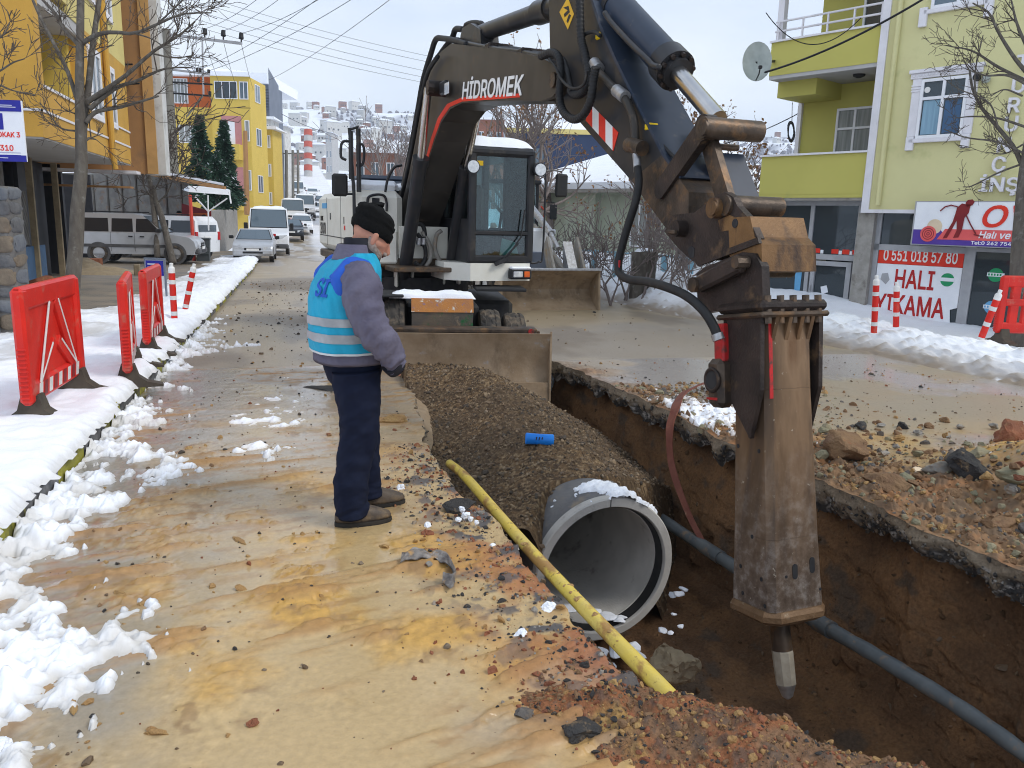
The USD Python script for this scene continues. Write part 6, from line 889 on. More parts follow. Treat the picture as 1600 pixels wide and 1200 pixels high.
# ---- things on the left pavement
bn = T('plastic_bin', 'dark plastic bin standing right of the red post', 'bin', dep(319, 415, 33)); p = dep(319, 415, 33); bn.part('body', hull([p + A([x * k_, y * k_, z]) for z, k_ in ((0, .85), (1.05, 1.)) for x in (-.27, .27) for y in (-.25, .25)]), 'bin'); bn.part('lid', cbox(p + A([-.3, -.28, 1.05]), p + A([.3, .28, 1.13]), .03), 'bin')
for k in range(3): bn.part('rib', cbox(p + A([-.22, -.275, .2 + .28 * k]), p + A([.22, -.25, .24 + .28 * k]), .005), 'bin')
def bystander(label, o, turn, pose):
    t = T('person', label, 'person', o); f = A([math.cos(turn), math.sin(turn), 0]); l = A([-f[1], f[0], 0]); B_ = []
    q = lambda a, b, c: A(o, float) + f * a + l * b + ZU * c
    B_ += bone([(q(0, 0, 1.62), .1), (q(.02, 0, 1.55), .085)]) + bone([(q(0, 0, 1.52), .06), (q(-.02, 0, 1.4), .09), (q(-.02, 0, 1.2), .15), (q(0, 0, .95), .15)])
    for s in (-1, 1): B_ += bone([(q(-.02, s * .1, 1.38), .09), (q(-.02, s * .2, 1.36), .075), (q(-.04 + pose * .1, s * .25, 1.1), .06), (q(.12 + pose * .1, s * .2, .98), .045)]) + bone([(q(0, s * .09, .92), .1), (q(.02, s * .1, .5), .075), (q(0, s * .1, .08), .055), (q(.12, s * .1, .05), .045)])
    m_ = B_[0]
    for b_ in B_[1:]: m_ = m_ + b_
    g = m_.refine_to_length(.05).to_mesh(); bo_ = trimesh.Trimesh(np.array(g.vert_properties[:, :3]), np.array(g.tri_verts)); trimesh.smoothing.filter_taubin(bo_, iterations=6); t.part('body', bo_, 'skin', smooth=True); V = bo_.vertices - o
    for nm, z0, z1, m2 in (('jacket', .86, 1.5, 'collar_dark'), ('trousers', .1, .9, 'ink'), ('cap', 1.62, 1.8, 'knit')):
        zc = V[bo_.faces].mean(1)[:, 2]; sel = (zc > z0) & (zc < z1); sub = trimesh.Trimesh(bo_.vertices + bo_.vertex_normals * .012, bo_.faces[sel], process=False); t.part(nm, sub, m2, smooth=True)
bystander('person in dark clothes standing behind the bonnet of the silver van', dep(283, 392, 35.2), -1.2, .6); bystander('person in black bending by the rear of the white van', dep(322, 398, 35), 2.6, 1.2)
ib = T('notice_board', 'small blue and white notice board standing behind the red barriers', 'board', gz(240, 470, .1)); bf_ = Face(gz(232, 470, .1), A([.93, -.36, 0]), A([-.36, -.93, 0])); q = bf_.o[2]; ib.part('panel', bf_.box(0, 0 + .25, .38, .8, 0, .03), 'white_paint'); ib.part('blue_top', bf_.box(.01, .5, .37, .79, .03, .036), 'sign_blue'); ib.part('frame', cat([bf_.box(-.02, -.3, 0, .84, -.01, .04), bf_.box(.38, -.3, .4, .84, -.01, .04), bf_.box(0, .8, .38, .84, -.01, .04)]), 'paint_grey')
for k in range(4): ib.part('print_line', bf_.box(.05, .53 + .06 * k, .3 - .03 * (k % 2), .55 + .06 * k, .036, .039), 'sign_white')
for k in range(2): ib.part('print_line', bf_.box(.06, .3 + .08 * k, .3, .34 + .08 * k, .03, .034), 'sign_maroon')
def moundm(c, rx, ry, h, seed): q = np.linspace(-1, 1, 40); ga, gb = np.meshgrid(q, q); rr = np.sqrt(ga ** 2 + gb ** 2); m_, u_ = grid(c[0] + ga * rx, c[1] + gb * ry, c[2] + h * np.clip(1 - rr, -.1, 1) * (.7 + .6 * fbm(P3(ga, gb, 3.), 4, seed)), rr < 1.05); return m_
c = gz(135, 425, .1); single('sand_pile', moundm(c, .9, .8, .5, 1), 'sand', 'small pile of brown sand by the rear wheel of the silver van', 'sand', smooth=True); c = gz(165, 430, .1); single('sand_pile', moundm(c, 1.5, .7, .28, 2), 'sand', 'low spread of sand on the paving in front of the silver van', 'sand', smooth=True)
c = gz(145, 416, .1); single('brick_block', cbox(c + A([-.25, -.2, 0]), c + A([.3, .2, .28]), .02), 'clay_red', 'reddish brick block behind the sand pile', 'brick'); c = gz(215, 432, .1); single('timber_stump', cbox(c + A([-.08, -.08, 0]), c + A([.08, .08, .35]), .02), 'timber', 'short timber stump standing on the paving by the sand', 'timber')
c = gz(65, 448, .1); single('red_sack', at(rock(np.random.default_rng(3), (.32, .3, .2), 1, 2), c + A([0, 0, .1])), 'clay_red', 'red sack lying by the boards at left', 'sack', smooth=True)
# ---- right: lime apartment building with shops
OB = dep(1500, 510, 15.5); OB = A([OB[0], OB[1], 0]); RB = Face(OB, A([.423, -.906, 0]), A([-.906, -.423, 0]))
def shift(d): return Face(OB + RB.n * d, RB.ax, RB.n)
rb = T('lime_building', 'lime yellow apartment building with balconies above shops on the right', 'building', OB + A([0, 0, -.5]))
rb.part('wall', cat([RB.box(-2.06, 2.02, 9, 14, -8, 0)]), 'wall_lime_pale'); rb.part('corner_trim', RB.box(-2.22, 1.95, -2.06, 14, -.5, .03), 'trim_white'); rb.part('floor_trim', RB.box(-2.06, 1.95, 9, 2.02, -.5, .03), 'trim_white'); rb.part('downpipe', cyl(RB.P(-1.86, 2.1, .06), RB.P(-1.86, 14, .06), .05, n=14), 'wall_lime_pale', smooth=40)
rb.part('balcony_parapet', RB.box(-4.7, 2.34, -2.22, 3.17, -.15, 0), 'wall_lime'); rb.part('balcony_parapet', RB.box(-4.7, 4.92, -2.22, 5.62, -.15, 0), 'wall_lime'); rb.part('parapet_cap', RB.box(-4.73, 3.17, -2.22, 3.21, -.2, .04), 'trim_white'); rb.part('parapet_cap', RB.box(-4.73, 5.62, -2.22, 5.66, -.2, .04), 'trim_white')
rb.part('balcony_side', cat([RB.box(-4.7, 2.34, -4.55, 3.17, -1.5, -.15), RB.box(-4.7, 4.92, -4.55, 5.62, -1.5, -.15)]), 'wall_lime'); rb.part('balcony_soffit', RB.box(-4.7, 4.84, -2.22, 4.92, -1.5, -.01), 'plaster_grey'); rb.part('balcony_floor', cat([RB.box(-4.7, 2.26, -2.22, 2.34, -1.5, -.005), RB.box(-4.7, 7.4, -2.22, 7.9, -1.5, 0)]), 'wall_lime')
rb.part('recess_wall', cat([RB.box(-4.72, 2.34, -2.06, 4.84, -1.75, -1.5), RB.box(-4.4, 4.84, -2.06, 14, -1.75, -1.5), RB.box(-4.7, 4.5, -3.75, 4.92, -1.5, -.4)]), 'wall_lime'); rb.part('corner_post', RB.box(-4.76, 2.34, -4.66, 4.84, -1.5, -1.42), 'trim_white'); rb.part('corner_post', RB.box(-4.7, 5.66, -4.55, 7.4, -.3, -.15), 'trim_white')
fb_ = shift(-1.5); fb_.window(rb, -3.78, 2.45, -2.9, 4.3, 2, 3.85, 'upvc', 'curtain_grey', d=.004); fb_.window(rb, -3.4, 5.7, -2.7, 7.3, 1, None, 'upvc', 'dark_glass', d=.004); rb.part('ceiling_lamp', tube([RB.P(-2.9, 4.84, -.6), RB.P(-2.9, 4.80, -.6), RB.P(-2.9, 4.77, -.6)], [.13, .12, .05], 16), 'cable', smooth=40)
# railing on the upper balcony
zr_ = 5.66
for k in range(5): a = -4.62 + .58 * k; rb.part('railing_post', RB.box(a, zr_, a + .035, zr_ + .42, -.1, -.065), 'trim_white')
for z_ in (zr_ + .38, zr_ + .18): rb.part('rail', cyl(RB.P(-4.68, z_ + .02, -.08), RB.P(-2.2, z_ + .02, -.08), .022, n=10), 'trim_white')
# ornate first floor window
p = RB.window(rb, -1.28, 3.38, -.42, 4.48, 2, 4.12, 'upvc', 'dark_glass', w=.055, d=.006); rb.part('curtain', RB.box(-1.2, 3.45, -.88, 4.08, .024, .03), 'curtain', p); rb.part('curtain', RB.box(-.8, 3.45, -.5, 4.05, .024, .028), 'blue_panel', p); rb.part('vent_disc', frame(cyl((0, 0, 0), (0, 0, .012), .055, n=20), RB.P(-1.16, 4.28, .024), RB.ax, ZU, RB.n), 'letter_white', p)
rb.part('surround', RB.box(-1.45, 3.42, -1.28, 4.5, .0, .05, .008), 'trim_white', p); rb.part('surround', RB.box(-.42, 3.42, -.26, 4.5, .0, .05, .008), 'trim_white', p); rb.part('lintel', cat([RB.box(-1.5, 4.5, -.2, 4.6, 0, .06, .01), RB.box(-1.53, 4.6, -.17, 4.67, 0, .09, .01)] + [RB.box(-1.45 + .06 * k, 4.54, -1.42 + .06 * k, 4.58, .06, .07) for k in range(21)]), 'trim_white', p); rb.part('sill', RB.box(-1.4, 3.3, -.3, 3.38, 0, .07, .01), 'trim_white', p)
for a in (-1.45, -.42): rb.part('sill_bracket', RB.box(a, 3.16, a + .15, 3.42, 0, .07, .01), 'trim_white', p); rb.part('capital', cat([RB.box(a - .01, 4.36 - .05 * k, a + .17, 4.39 - .05 * k, .05, .062) for k in range(3)]), 'trim_white', p)
p = RB.window(rb, -1.28, 5.75, -.3, 6.9, 2, None, 'upvc', 'blue_glass', w=.055, d=.006); rb.part('sill', RB.box(-1.4, 5.67, -.25, 5.75, 0, .07, .01), 'trim_white', p)
for a in (-1.48, -.32): rb.part('sill_bracket', RB.box(a, 5.45, a + .15, 5.8, 0, .07, .01), 'trim_white', p)
rb.part('bulkhead_lamp', cat([frame(trimesh.creation.icosphere(2, .075), RB.P(-.11, 4.36, .08), RB.ax, ZU, RB.n)]), 'dish', smooth=True); rb.part('lamp_socket', frame(cyl((0, 0, 0), (0, 0, .1), .06, n=16), RB.P(-.26, 4.4, .06), RB.ax, ZU, RB.n), 'cable')
for ch_, a, z in (('T', .33, 4.46), ('U', .30, 4.08), ('R', .28, 3.74), ('U', .27, 3.42), ('N', .20, 3.06), ('Ç', .16, 2.72)): rb.part('lettering', text(ch_, RB.P(a, z, .02), RB.ax, ZU, .25, .05, bold=True), 'trim_white')
rb.part('lettering', text('İNŞ', RB.P(.0, 2.36, .02), RB.ax, ZU, .24, .05, sx=1.15), 'trim_white')
# ground floor: left shop (set back) and right shop
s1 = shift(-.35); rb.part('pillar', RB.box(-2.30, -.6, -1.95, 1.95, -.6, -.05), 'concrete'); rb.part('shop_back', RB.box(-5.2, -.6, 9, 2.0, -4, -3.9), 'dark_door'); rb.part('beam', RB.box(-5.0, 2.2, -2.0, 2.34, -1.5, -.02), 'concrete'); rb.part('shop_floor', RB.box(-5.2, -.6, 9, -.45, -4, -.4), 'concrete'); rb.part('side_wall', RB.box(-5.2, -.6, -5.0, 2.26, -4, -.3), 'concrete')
fr2 = [s1.box(-5, 2.1, -2.3, 2.2, 0, .07), s1.box(-5, .93, -2.3, 1.05, 0, .07)] + [s1.box(a, -.5, a + w, 2.1, 0, .075) for a, w in ((-5, .1), (-3.52, .09), (-2.42, .1))] + [s1.box(-3.38, -.5, -3.28, .9, .02, .09), s1.box(-2.55, -.5, -2.44, .9, .02, .09), s1.box(-3.28, .8, -2.55, .9, .02, .088), s1.box(-3.28, -.5, -2.55, -.35, .02, .088)]
sf_ = rb.part('shop_front', cat(fr2), 'alu')
for a0, z0, a1, z1 in ((-4.9, 1.05, -3.52, 2.1), (-3.43, 1.05, -2.42, 2.1), (-4.9, -.5, -3.52, .93), (-3.28, -.35, -2.55, .8)): rb.part('shop_pane', s1.box(a0, z0, a1, z1, .03, .04), 'shop_glass', sf_)
for k, a in enumerate((-4.0, -3.38, -2.95, -2.7, -2.48)): rb.part('red_sticker', s1.box(a, 1.07, a + .16, 1.17, .041, .044, .001), 'sign_red', sf_); rb.part('white_sticker', s1.box(a + .17, 1.06, a + .24, 1.14, .041, .044), 'sign_white', sf_)
rb.part('torn_poster', hull([s1.P(a, z, d) for a, z in ((-3.78, .85), (-3.6, .9), (-3.62, .1), (-3.75, .05), (-3.7, .4)) for d in (.041, .045)]), 'sign_lightblue', sf_); rb.part('torn_poster', hull([s1.P(a, z, d) for a, z in ((-4.1, .6), (-3.95, .7), (-3.98, .45)) for d in (.041, .045)]), 'sign_lightblue', sf_); rb.part('paper', hull([s1.P(a, z, d) for a, z in ((-3.12, .33), (-2.98, .37), (-2.93, .22), (-3.08, .17)) for d in (.041, .045)]), 'sign_white', sf_); rb.part('door_handle', cyl(s1.P(-3.33, .1, .12), s1.P(-3.33, .35, .12), .015), 'zinc', sf_)
s2 = shift(-.25); fr3 = [s2.box(-1.95, 1.2, -.1, 1.32, 0, .07), s2.box(-1.95, -.6, -1.85, 1.95, 0, .07), s2.box(-.16, -.6, .03, 1.95, 0, .07), s2.box(.8, -.6, .95, 1.95, 0, .07), s2.box(.03, 1.25, .8, 1.32, 0, .07), s2.box(.95, 1.2, 4, 1.32, 0, .07)]; sf2 = rb.part('shop_front', cat(fr3), 'alu')
for a0, z0, a1, z1 in ((-1.85, 1.32, -.16, 1.95), (.03, -.6, .8, 1.25), (.95, -.6, 4, 1.2), (-1.85, -.6, -.16, 1.2)): rb.part('shop_pane', s2.box(a0, z0, a1, z1, .02, .03), 'shop_glass', sf2)
for z, m1, w_ in ((.83, 'sign_green', .13), (.22, 'sign_lightblue', .12)): st2 = rb.part('round_sticker', frame(cyl((0, 0, 0), (0, 0, .003), w_, n=28), s2.P(.42, z, .031), RB.ax, ZU, RB.n), m1, sf2); rb.part('sticker_band', s2.box(.42 - w_ * 1.15, z - .03, .42 + w_ * 1.15, z + .04, .034, .037), 'sign_white', sf2); rb.part('sticker_mark', cat([s2.box(.42 - w_ + .05 * k, z - .015, .42 - w_ + .03 + .05 * k, z + .025, .037, .039) for k in range(5)]), m1, sf2)
# the carpet washing banner
ban = T('shop_banner', 'torn red and white carpet washing banner in the shop window', 'banner', s2.P(-1, 0, .1)); d = .06; ban.part('red_strip', s2.box(-1.84, .93, -.17, 1.28, .05, d), 'sign_red')
wl_ = [(-1.84, .925), (-.17, .925), (-.17, .15), (-.3, .1), (-.27, -.15), (-.33, -.6), (-1.84, -.6)]; ban.part('white_sheet', prism([(x, z) for x, z in wl_], s2.o + s2.n * .05, RB.ax, ZU, RB.n * .01), 'sign_white')
def wide(s, f, a0, a1, z, h, m, t, depth=.004, dd=.0, shear=0., par=None, nm='lettering'):
    mm = meshkit.text_mesh(s, h, depth, True); v = mm.vertices.copy(); v[:, 0] += shear * v[:, 1]; v[:, 0] = (v[:, 0] - v[:, 0].min()) / np.ptp(v[:, 0]) * (a1 - a0); mm.vertices = v; t.part(nm, frame(mm, f.P(a0, z, dd), f.ax, ZU), m, par)
wide('0 551 018 57 80', s2, -1.73, -.28, 1.0, .22, 'letter_white', ban, dd=.061); wide('HALI', s2, -1.44, -.66, .46, .36, 'letter_red', ban, dd=.061); wide('YIKAMA', s2, -1.8, -.4, -.08, .38, 'letter_red', ban, dd=.061); wide('KOLTUK YİKAMA', s2, -1.8, -.45, -.42, .24, 'sign_maroon', ban, dd=.061)
ban.part('round_sticker', frame(cyl((0, 0, 0), (0, 0, .003), .13, n=28), s2.P(-.42, .68, .061), RB.ax, ZU, RB.n), 'sign_green'); ban.part('sticker_band', s2.box(-.56, .65, -.28, .72, .064, .067), 'sign_white'); ban.part('grey_mark', hull([s2.P(a, z, q) for a, z in ((-1.72, .72), (-1.6, .74), (-1.55, .6), (-1.62, .5), (-1.74, .6)) for q in (.061, .064)]), 'alu')
# the illuminated-type box sign over the shop
sg_ = T('shop_sign', 'large white red and purple carpet cleaning box sign above the shop', 'sign', RB.P(1, 1.6, .2)); zs0, zs1 = 1.36, 2.16
sg_.part('box', RB.box(-1.04, zs0 - .02, 4.0, zs1 + .02, .0, .22), 'alu'); sg_.part('face', RB.box(-1.01, zs0, 3.97, zs1, .22, .226), 'sign_white'); sg_.part('purple_band', prism([(-1.01, zs0), (3.97, zs0), (3.97, zs0 + .11), (-.35, zs0 + .1), (-.5, zs0 + .28), (-1.01, zs0 + .28)], OB + RB.n * .226, RB.ax, ZU, RB.n * .003), 'sign_purple'); sg_.part('pink_band', prism([(-.55, zs0 + .1), (3.97, zs0 + .11), (3.97, zs0 + .3), (-.42, zs0 + .3)], OB + RB.n * .229, RB.ax, ZU, RB.n * .003), 'sign_pink')
for a, z, r_, m1, q in ((-.62, zs0 + .34, .14, 'sign_cream', .229), (-.72, zs0 + .2, .15, 'sign_pink', .233)): sg_.part('rug_roll', frame(cyl((0, 0, 0), (0, 0, .003), r_, n=28), RB.P(a, z, q), RB.ax, ZU, RB.n), m1)
for r_ in (.11, .07, .03): sg_.part('spiral', frame(trimesh.creation.annulus(r_ - .012, r_, .002), RB.P(-.72, zs0 + .2, .2375), RB.ax, ZU, RB.n), 'sign_maroon')
fx, fz_ = -.42, zs0 + .12
def sil(pts): return prism([(fx + x * .0078 - .02, fz_ + z * .0078) for x, z in pts], OB + RB.n * .236, RB.ax, ZU, RB.n * .003)
sg_.part('figure', cat([sil([(0, 0), (10, 2), (22, 30), (27, 44), (30, 20), (24, 2), (36, 4), (42, 22), (44, 50), (52, 62), (54, 82), (44, 82), (34, 84), (24, 74), (22, 60), (18, 40), (8, 18)]), sil([(43, 78), (48, 76), (58, 80), (62, 88), (56, 94), (46, 92), (42, 86)])]), 'sign_maroon'); sg_.part('figure_tool', cat([tube([RB.P(fx - .02 + x * .0078, fz_ + z * .0078, .238) for x, z in q], .012, 6) for q in ([(26, 76), (10, 80), (-4, 76), (-14, 66)], [(46, 58), (60, 34), (74, 14)], [(70, 12), (90, 7)])]), 'sign_maroon')
wide('OVA', RB, .21, 1.42, zs0 + .36, .37, 'sign_red', sg_, dd=.232, shear=.2); wide('Halı ve Koltuk', RB, .19, 1.28, zs0 + .15, .12, 'sign_white', sg_, dd=.233, shear=.2); wide('Tel:0 262 754 13 17 - Gebze', RB, .07, 1.5, zs0 + .03, .06, 'sign_white', sg_, dd=.2295)
# satellite dish and cable coil
sdp = dep(1183, 96, 15); sdn = A([-.35, -.93, .1]); sdn /= np.linalg.norm(sdn); sx_ = np.cross(sdn, ZU); sx_ /= np.linalg.norm(sx_); sz_ = np.cross(sx_, sdn); R_ = []
for k in range(9): r_ = .36 * k / 8; R_.append(sdp - sdn * .10 * (1 - (k / 8) ** 2) + (np.cos(np.linspace(0, 2 * np.pi, 33)[:-1]) * r_ * .75)[:, None] * sx_ + (np.sin(np.linspace(0, 2 * np.pi, 33)[:-1]) * r_)[:, None] * sz_)
sdT = T('satellite_dish', 'grey satellite dish on the corner of the lime building', 'dish', sdp); sdT.part('reflector', rings_mesh(R_, False), 'dish', smooth=True); sdT.part('back', rings_mesh([q - sdn * .006 for q in R_][::-1], False), 'dish', smooth=True); sdT.part('feed_arm', tube([sdp - sz_ * .34, sdp + sdn * .25 - sz_ * .3, sdp + sdn * .34 - sz_ * .2], .012, 6), 'cable'); sdT.part('feed', cbox(sdp + sdn * .34 - sz_ * .2 - .03, sdp + sdn * .34 - sz_ * .2 + .03, .01), 'cable'); sdT.part('bracket', bar(sdp - sdn * .1, RB.P(-4.65, 5.25, -.1), .05, .05), 'cable')
cc = dep(1236, 206, 15); th = np.linspace(0, 2 * np.pi * 5, 120); cl_ = T('cable_coil', 'black coil of cable hanging by the lower balcony', 'cable', cc); cl_.part('coil', tube(np.stack([cc[0] + .11 * np.cos(th) * .9, cc[1] + .06 * np.cos(th * .97), cc[2] + .17 * np.sin(th) + .02 * np.sin(th * .3)], 1), .012, 5), 'cable', smooth=True); cl_.part('hanger', tube([cc + ZU * .17, dep(1238, 160, 15)], .006, 5), 'cable')
# ---- middle: green house, fence, blue hall, brick house
hg = T('green_house', 'low grey green house with snowy roof behind the shrubs', 'house', dep(960, 425, 27)); ga_, gb_ = dep(815, 440, 31), dep(1085, 450, 25.5); axh = A([gb_[0] - ga_[0], gb_[1] - ga_[1], 0]); HW = np.linalg.norm(axh); axh /= HW; hn = np.cross(axh, ZU); hf2 = Face(A([ga_[0], ga_[1], 0]), axh, hn if hn[1] < 0 else -hn); ze = dep(950, 297, 28)[2]
hg.part('wall', hf2.box(0, -1.2, HW, ze, -8, 0), 'house_green'); hg.part('pier', hf2.box(HW * .30, -1.2, HW * .48, ze, 0, .25), 'house_green'); hg.part('roof', hull([hf2.P(x, z, d_) for x, d_, z in ((-.5, .5, ze), (HW + .5, .5, ze), (-.5, .5, ze + .22), (HW + .5, .5, ze + .22), (HW * .02, -6, ze + 2.0), (HW * .62, -6, ze + 2.1), (HW * .02, -7, ze), (HW * .9, -7, ze))]), 'snow', label='snow covered roof'); hg.part('eave', hf2.box(-.5, ze - .12, HW + .5, ze, .3, .52), 'concrete')
hf2.window(hg, HW * .66, ze - 1.9, HW * .75, ze - .5, 2, None, 'upvc', 'curtain_grey', d=.004); hf2.window(hg, HW * .16, ze - 1.1, HW * .21, ze - .6, 1, None, 'timber', 'wall_tan', d=.004)
fn = T('garden_fence', 'pale blue metal fence with wire mesh in front of the green house', 'fence', dep(950, 440, 20.5)); f0, f1 = dep(895, 440, 22), dep(1075, 478, 18.6); zf = dep(905, 388, 22)[2]; zq = float(zbank(A([[f0[0]]]), A([[f0[1]]]))[0][0, 0]) - .15
for k in range(6): q = f0 + (f1 - f0) * k / 5; fn.part('post', box((q[0] - .05, q[1] - .05, zq), (q[0] + .05, q[1] + .05, zf)), 'fence_blue')
fn.part('top_rail', bar(A([f0[0], f0[1], zf - .03]), A([f1[0], f1[1], zf - .03]), .04, .04), 'fence_blue'); ws = []
for k in range(60): q = f0 + (f1 - f0) * (k + .5) / 60; ws.append(box((q[0] - .004, q[1] - .004, zq), (q[0] + .004, q[1] + .004, zf - .04)))
for k in range(8): z_ = zq + (zf - zq) * k / 8; ws.append(bar(A([f0[0], f0[1], z_]), A([f1[0], f1[1], z_]), .008, .008))
fn.part('wire_mesh', cat(ws), 'zinc', kind='stuff')
t, f, Wd, zb, zt_ = blockb('blue_hall', 'dark blue hall with a snowy roof behind the green house', 60, 792, 1010, 212, 14, 'navy', ybot=300, wins=False, roof=False); t.part('fascia', f.box(-.3, zt_, Wd + .3, zt_ + .35, -.3, .1), 'wall_cream_yellow'); t.part('roof', hull([f.P(x, z, d_) for x, d_, z in ((-.4, 0, zt_ + .36), (Wd + .4, 0, zt_ + .36), (-.4, -13, zt_ + 2.4), (Wd + .4, -13, zt_ + 2.4), (-.4, -13, zt_), (Wd, -13, zt_))]), 'snow', label='snow covered roof'); f.window(t, Wd * .18, zt_ - 2.2, Wd * .26, zt_ - 1.0, 1, None, 'navy', 'blue_glass', d=.004)
blockb('brick_house', 'reddish brick house with snowy roof behind the bare tree', 75, 552, 622, 240, 10, 'brick_red', ybot=310, storeys=2, cols=3); blockb('far_building', 'low snow roofed brick building above the cab', 120, 745, 800, 188, 10, 'brick_red', ybot=215, storeys=2, cols=4); blockb('far_building', 'pale apartment block standing on the hillside above the mast', 330, 509, 519, 208, 12, 'plaster_grey', ybot=240, storeys=6, cols=2)
# bare trees and shrubs
for k, (lab, D, px, yb, H, sd_, st3, lf, mm_) in enumerate((('bare many stemmed tree behind the excavator mast', 48, 590, 330, 6.3, 3, 3, 0, 'twig_far'), ('second bare tree right behind the first one', 52, 625, 325, 5.6, 4, 2, 0, 'twig_far'), ('bare tree rising behind the excavator cab', 24, 800, 400, 5.6, 5, 2, 60, 'twig_far'), ('bare tree with a few brown leaves right of the cab roof', 26, 830, 410, 6.6, 6, 1, 420, 'twig_far'), ('tree with withered brown leaves beyond the boom', 23, 1010, 430, 5.3, 7, 2, 800, 'twig_far'), ('tree with withered brown leaves right of the arm', 22, 1085, 440, 5.2, 8, 2, 900, 'twig_far'), ('bare tree at the corner of the lime building', 24, 1150, 430, 4.6, 9, 2, 500, 'twig_far'), ('leafy brown topped tree above the boom knee', 30, 865, 420, 8.2, 10, 1, 700, 'twig_far'))): tree('bare_tree', lab, dep(px, yb, D), H, sd_, st3, 4, .3 * D / F, mm_, lf)
for k, (px, yb, D, H, sd_) in enumerate(((900, 455, 19, 1.9, 1), (935, 455, 19, 2.1, 2), (975, 462, 18.5, 2.3, 3), (1005, 468, 18, 2.6, 4), (1040, 475, 17.5, 2.1, 5), (1075, 480, 17, 1.7, 6), (870, 450, 20, 1.8, 7), (955, 470, 18, 1.4, 8))): tree('garden_shrub', 'tangled bare shrub ' + ('at the left end of the blue fence', 'in front of the green house pier', 'under the window of the green house', 'with the thickest stems before the green house', 'right of the thick stemmed shrub', 'low on the snow bank by the coupler', 'beside the loader cab', 'low before the blue fence')[k], dep(px, yb, D), H * 1.15, 20 + sd_, 3, 3, .008, 'twig_far', 0, None, .6, catn='shrub', up=.12, r0=.022)
st = T('tree_stump', 'snow topped pollard stump among the shrubs', 'stump', dep(1003, 455, 18.5)); p = dep(1003, 462, 18.5); st.part('trunk', tube([p - ZU * .3, p + ZU * .4, p + ZU * 1.0], [.32, .28, .3], 12, 8), 'bark', smooth=True); st.part('snow_cap', at(rock(np.random.default_rng(2), (.28, .26, .1), 1, 2), p + ZU * 1.02), 'snow', smooth=True)
# ---- backhoe loader behind the cab
ld = T('wheel_loader', 'white loader with a wide muddy front bucket parked behind the excavator cab', 'loader', A([5.2, 18.5, -.3])); LO = A([5.16, 16.1, -.25]); lf_ = A([.03, -1., 0]); lf_ /= np.linalg.norm(lf_); ll = np.cross([0, 0, 1.], lf_)
def LQ(a, b, z): return LO + lf_ * a + ll * b + ZU * z
pr2 = [(.55 - .55 * math.sin(math.pi * k / 10), .02 + .86 * k / 10) for k in range(11)]; rg2 = pr2 + [(a - .03, z + .01) for a, z in pr2[::-1]]
bk = ld.part('bucket', prism(rg2, LQ(-.1, -1.08, 0), lf_, ZU, ll * 2.16), 'blade_mud', smooth=30)
for b in (-1.09, 1.05): ld.part('side_cutter', prism([(a, z) for a, z in pr2] + [(.46, .84)], LQ(-.1, b, 0), lf_, ZU, ll * .04), 'blade_mud', bk)
ld.part('lip', frame(cbox((.38, -1.08, -.02), (.55, 1.08, .015), .005), LO, lf_, ll, ZU), 'steel_worn', bk); ld.part('top_edge', frame(cbox((.33, -1.08, .87), (.47, 1.08, .92), .01), LO, lf_, ll, ZU), 'zinc', bk)
for k in range(9): ld.part('tooth', frame(cbox((.5, -1.06 + .25 * k, -.03), (.64, -.99 + .25 * k, .03), .012), LO, lf_, ll, ZU), 'steel_worn', bk)
for b in (.05, .72): ld.part('bucket_bracket', hull([LQ(a, b + w, z) for w in (0, .05) for a, z in ((.0, .75), (.35, .9), (-.15, 1.55), (-.35, 1.3))]), 'stone_grey'); 
for b in (.4,): ld.part('bucket_bracket', hull([LQ(a, b + w, z) for w in (0, .06, .2) for a, z in ((.0, .8), (.3, .9), (-.1, 1.45))]), 'zinc')
for b in (-.5, .5): ld.part('lift_arm', bar(LQ(-.1, b, .7), LQ(-2.4, b, 1.7), .12, .22, ZU, .02), 'stone_grey')
ld.part('tilt_cylinder', tube([LQ(-.1, .3, 1.3), LQ(-.55, .2, 1.75)], .05, 12), 'zinc', smooth=40); ld.part('cylinder_barrel', tube([LQ(-.4, .24, 1.6), LQ(-1.5, .1, 2.2)], .08, 12), 'zinc', smooth=40)
ld.part('bonnet', frame(cbox((-2.6, -.55, .8), (-.8, .45, 1.7), .06), LO, lf_, ll, ZU), 'white_paint'); ld.part('blue_stripe', frame(cbox((-2.5, .445, 1.35), (-.9, .455, 1.45), .002), LO, lf_, ll, ZU), 'sign_lightblue'); ld.part('radiator_guard', frame(cbox((-.8, -.5, .6), (-.7, .4, 1.2), .02), LO, lf_, ll, ZU), 'paint_grey')
ld.part('cab', cat([frame(cbox((-3.9, b0, .9), (-2.6, b1, 2.75), .03), LO, lf_, ll, ZU) for b0, b1 in ((-.78, -.7), (.62, .7))] + [frame(cbox((-3.95, -.8, 2.7), (-2.5, .72, 2.8), .03), LO, lf_, ll, ZU)]), 'ink'); ld.part('cab_glass', frame(box((-2.66, -.7, 1.7), (-2.64, .62, 2.7)), LO, lf_, ll, ZU), 'pane'); ld.part('mirror', frame(cbox((-2.55, .95, 1.9), (-2.5, 1.13, 2.25), .02), LO, lf_, ll, ZU), 'ink'); ld.part('mirror_arm', tube([LQ(-2.5, .65, 2.3), LQ(-2.5, 1.05, 2.3), LQ(-2.5, 1.05, 2.2)], .012, 6), 'ink'); ld.part('red_rail', tube([LQ(-2.4, .7, 1.5), LQ(-2.4, .78, 2.1), LQ(-2.4, .68, 2.2)], .02, 6), 'red_pole'); ld.part('work_light', frame(cbox((-2.4, .85, 1.55), (-2.3, 1.05, 1.67), .02), LO, lf_, ll, ZU), 'lamp_glass')
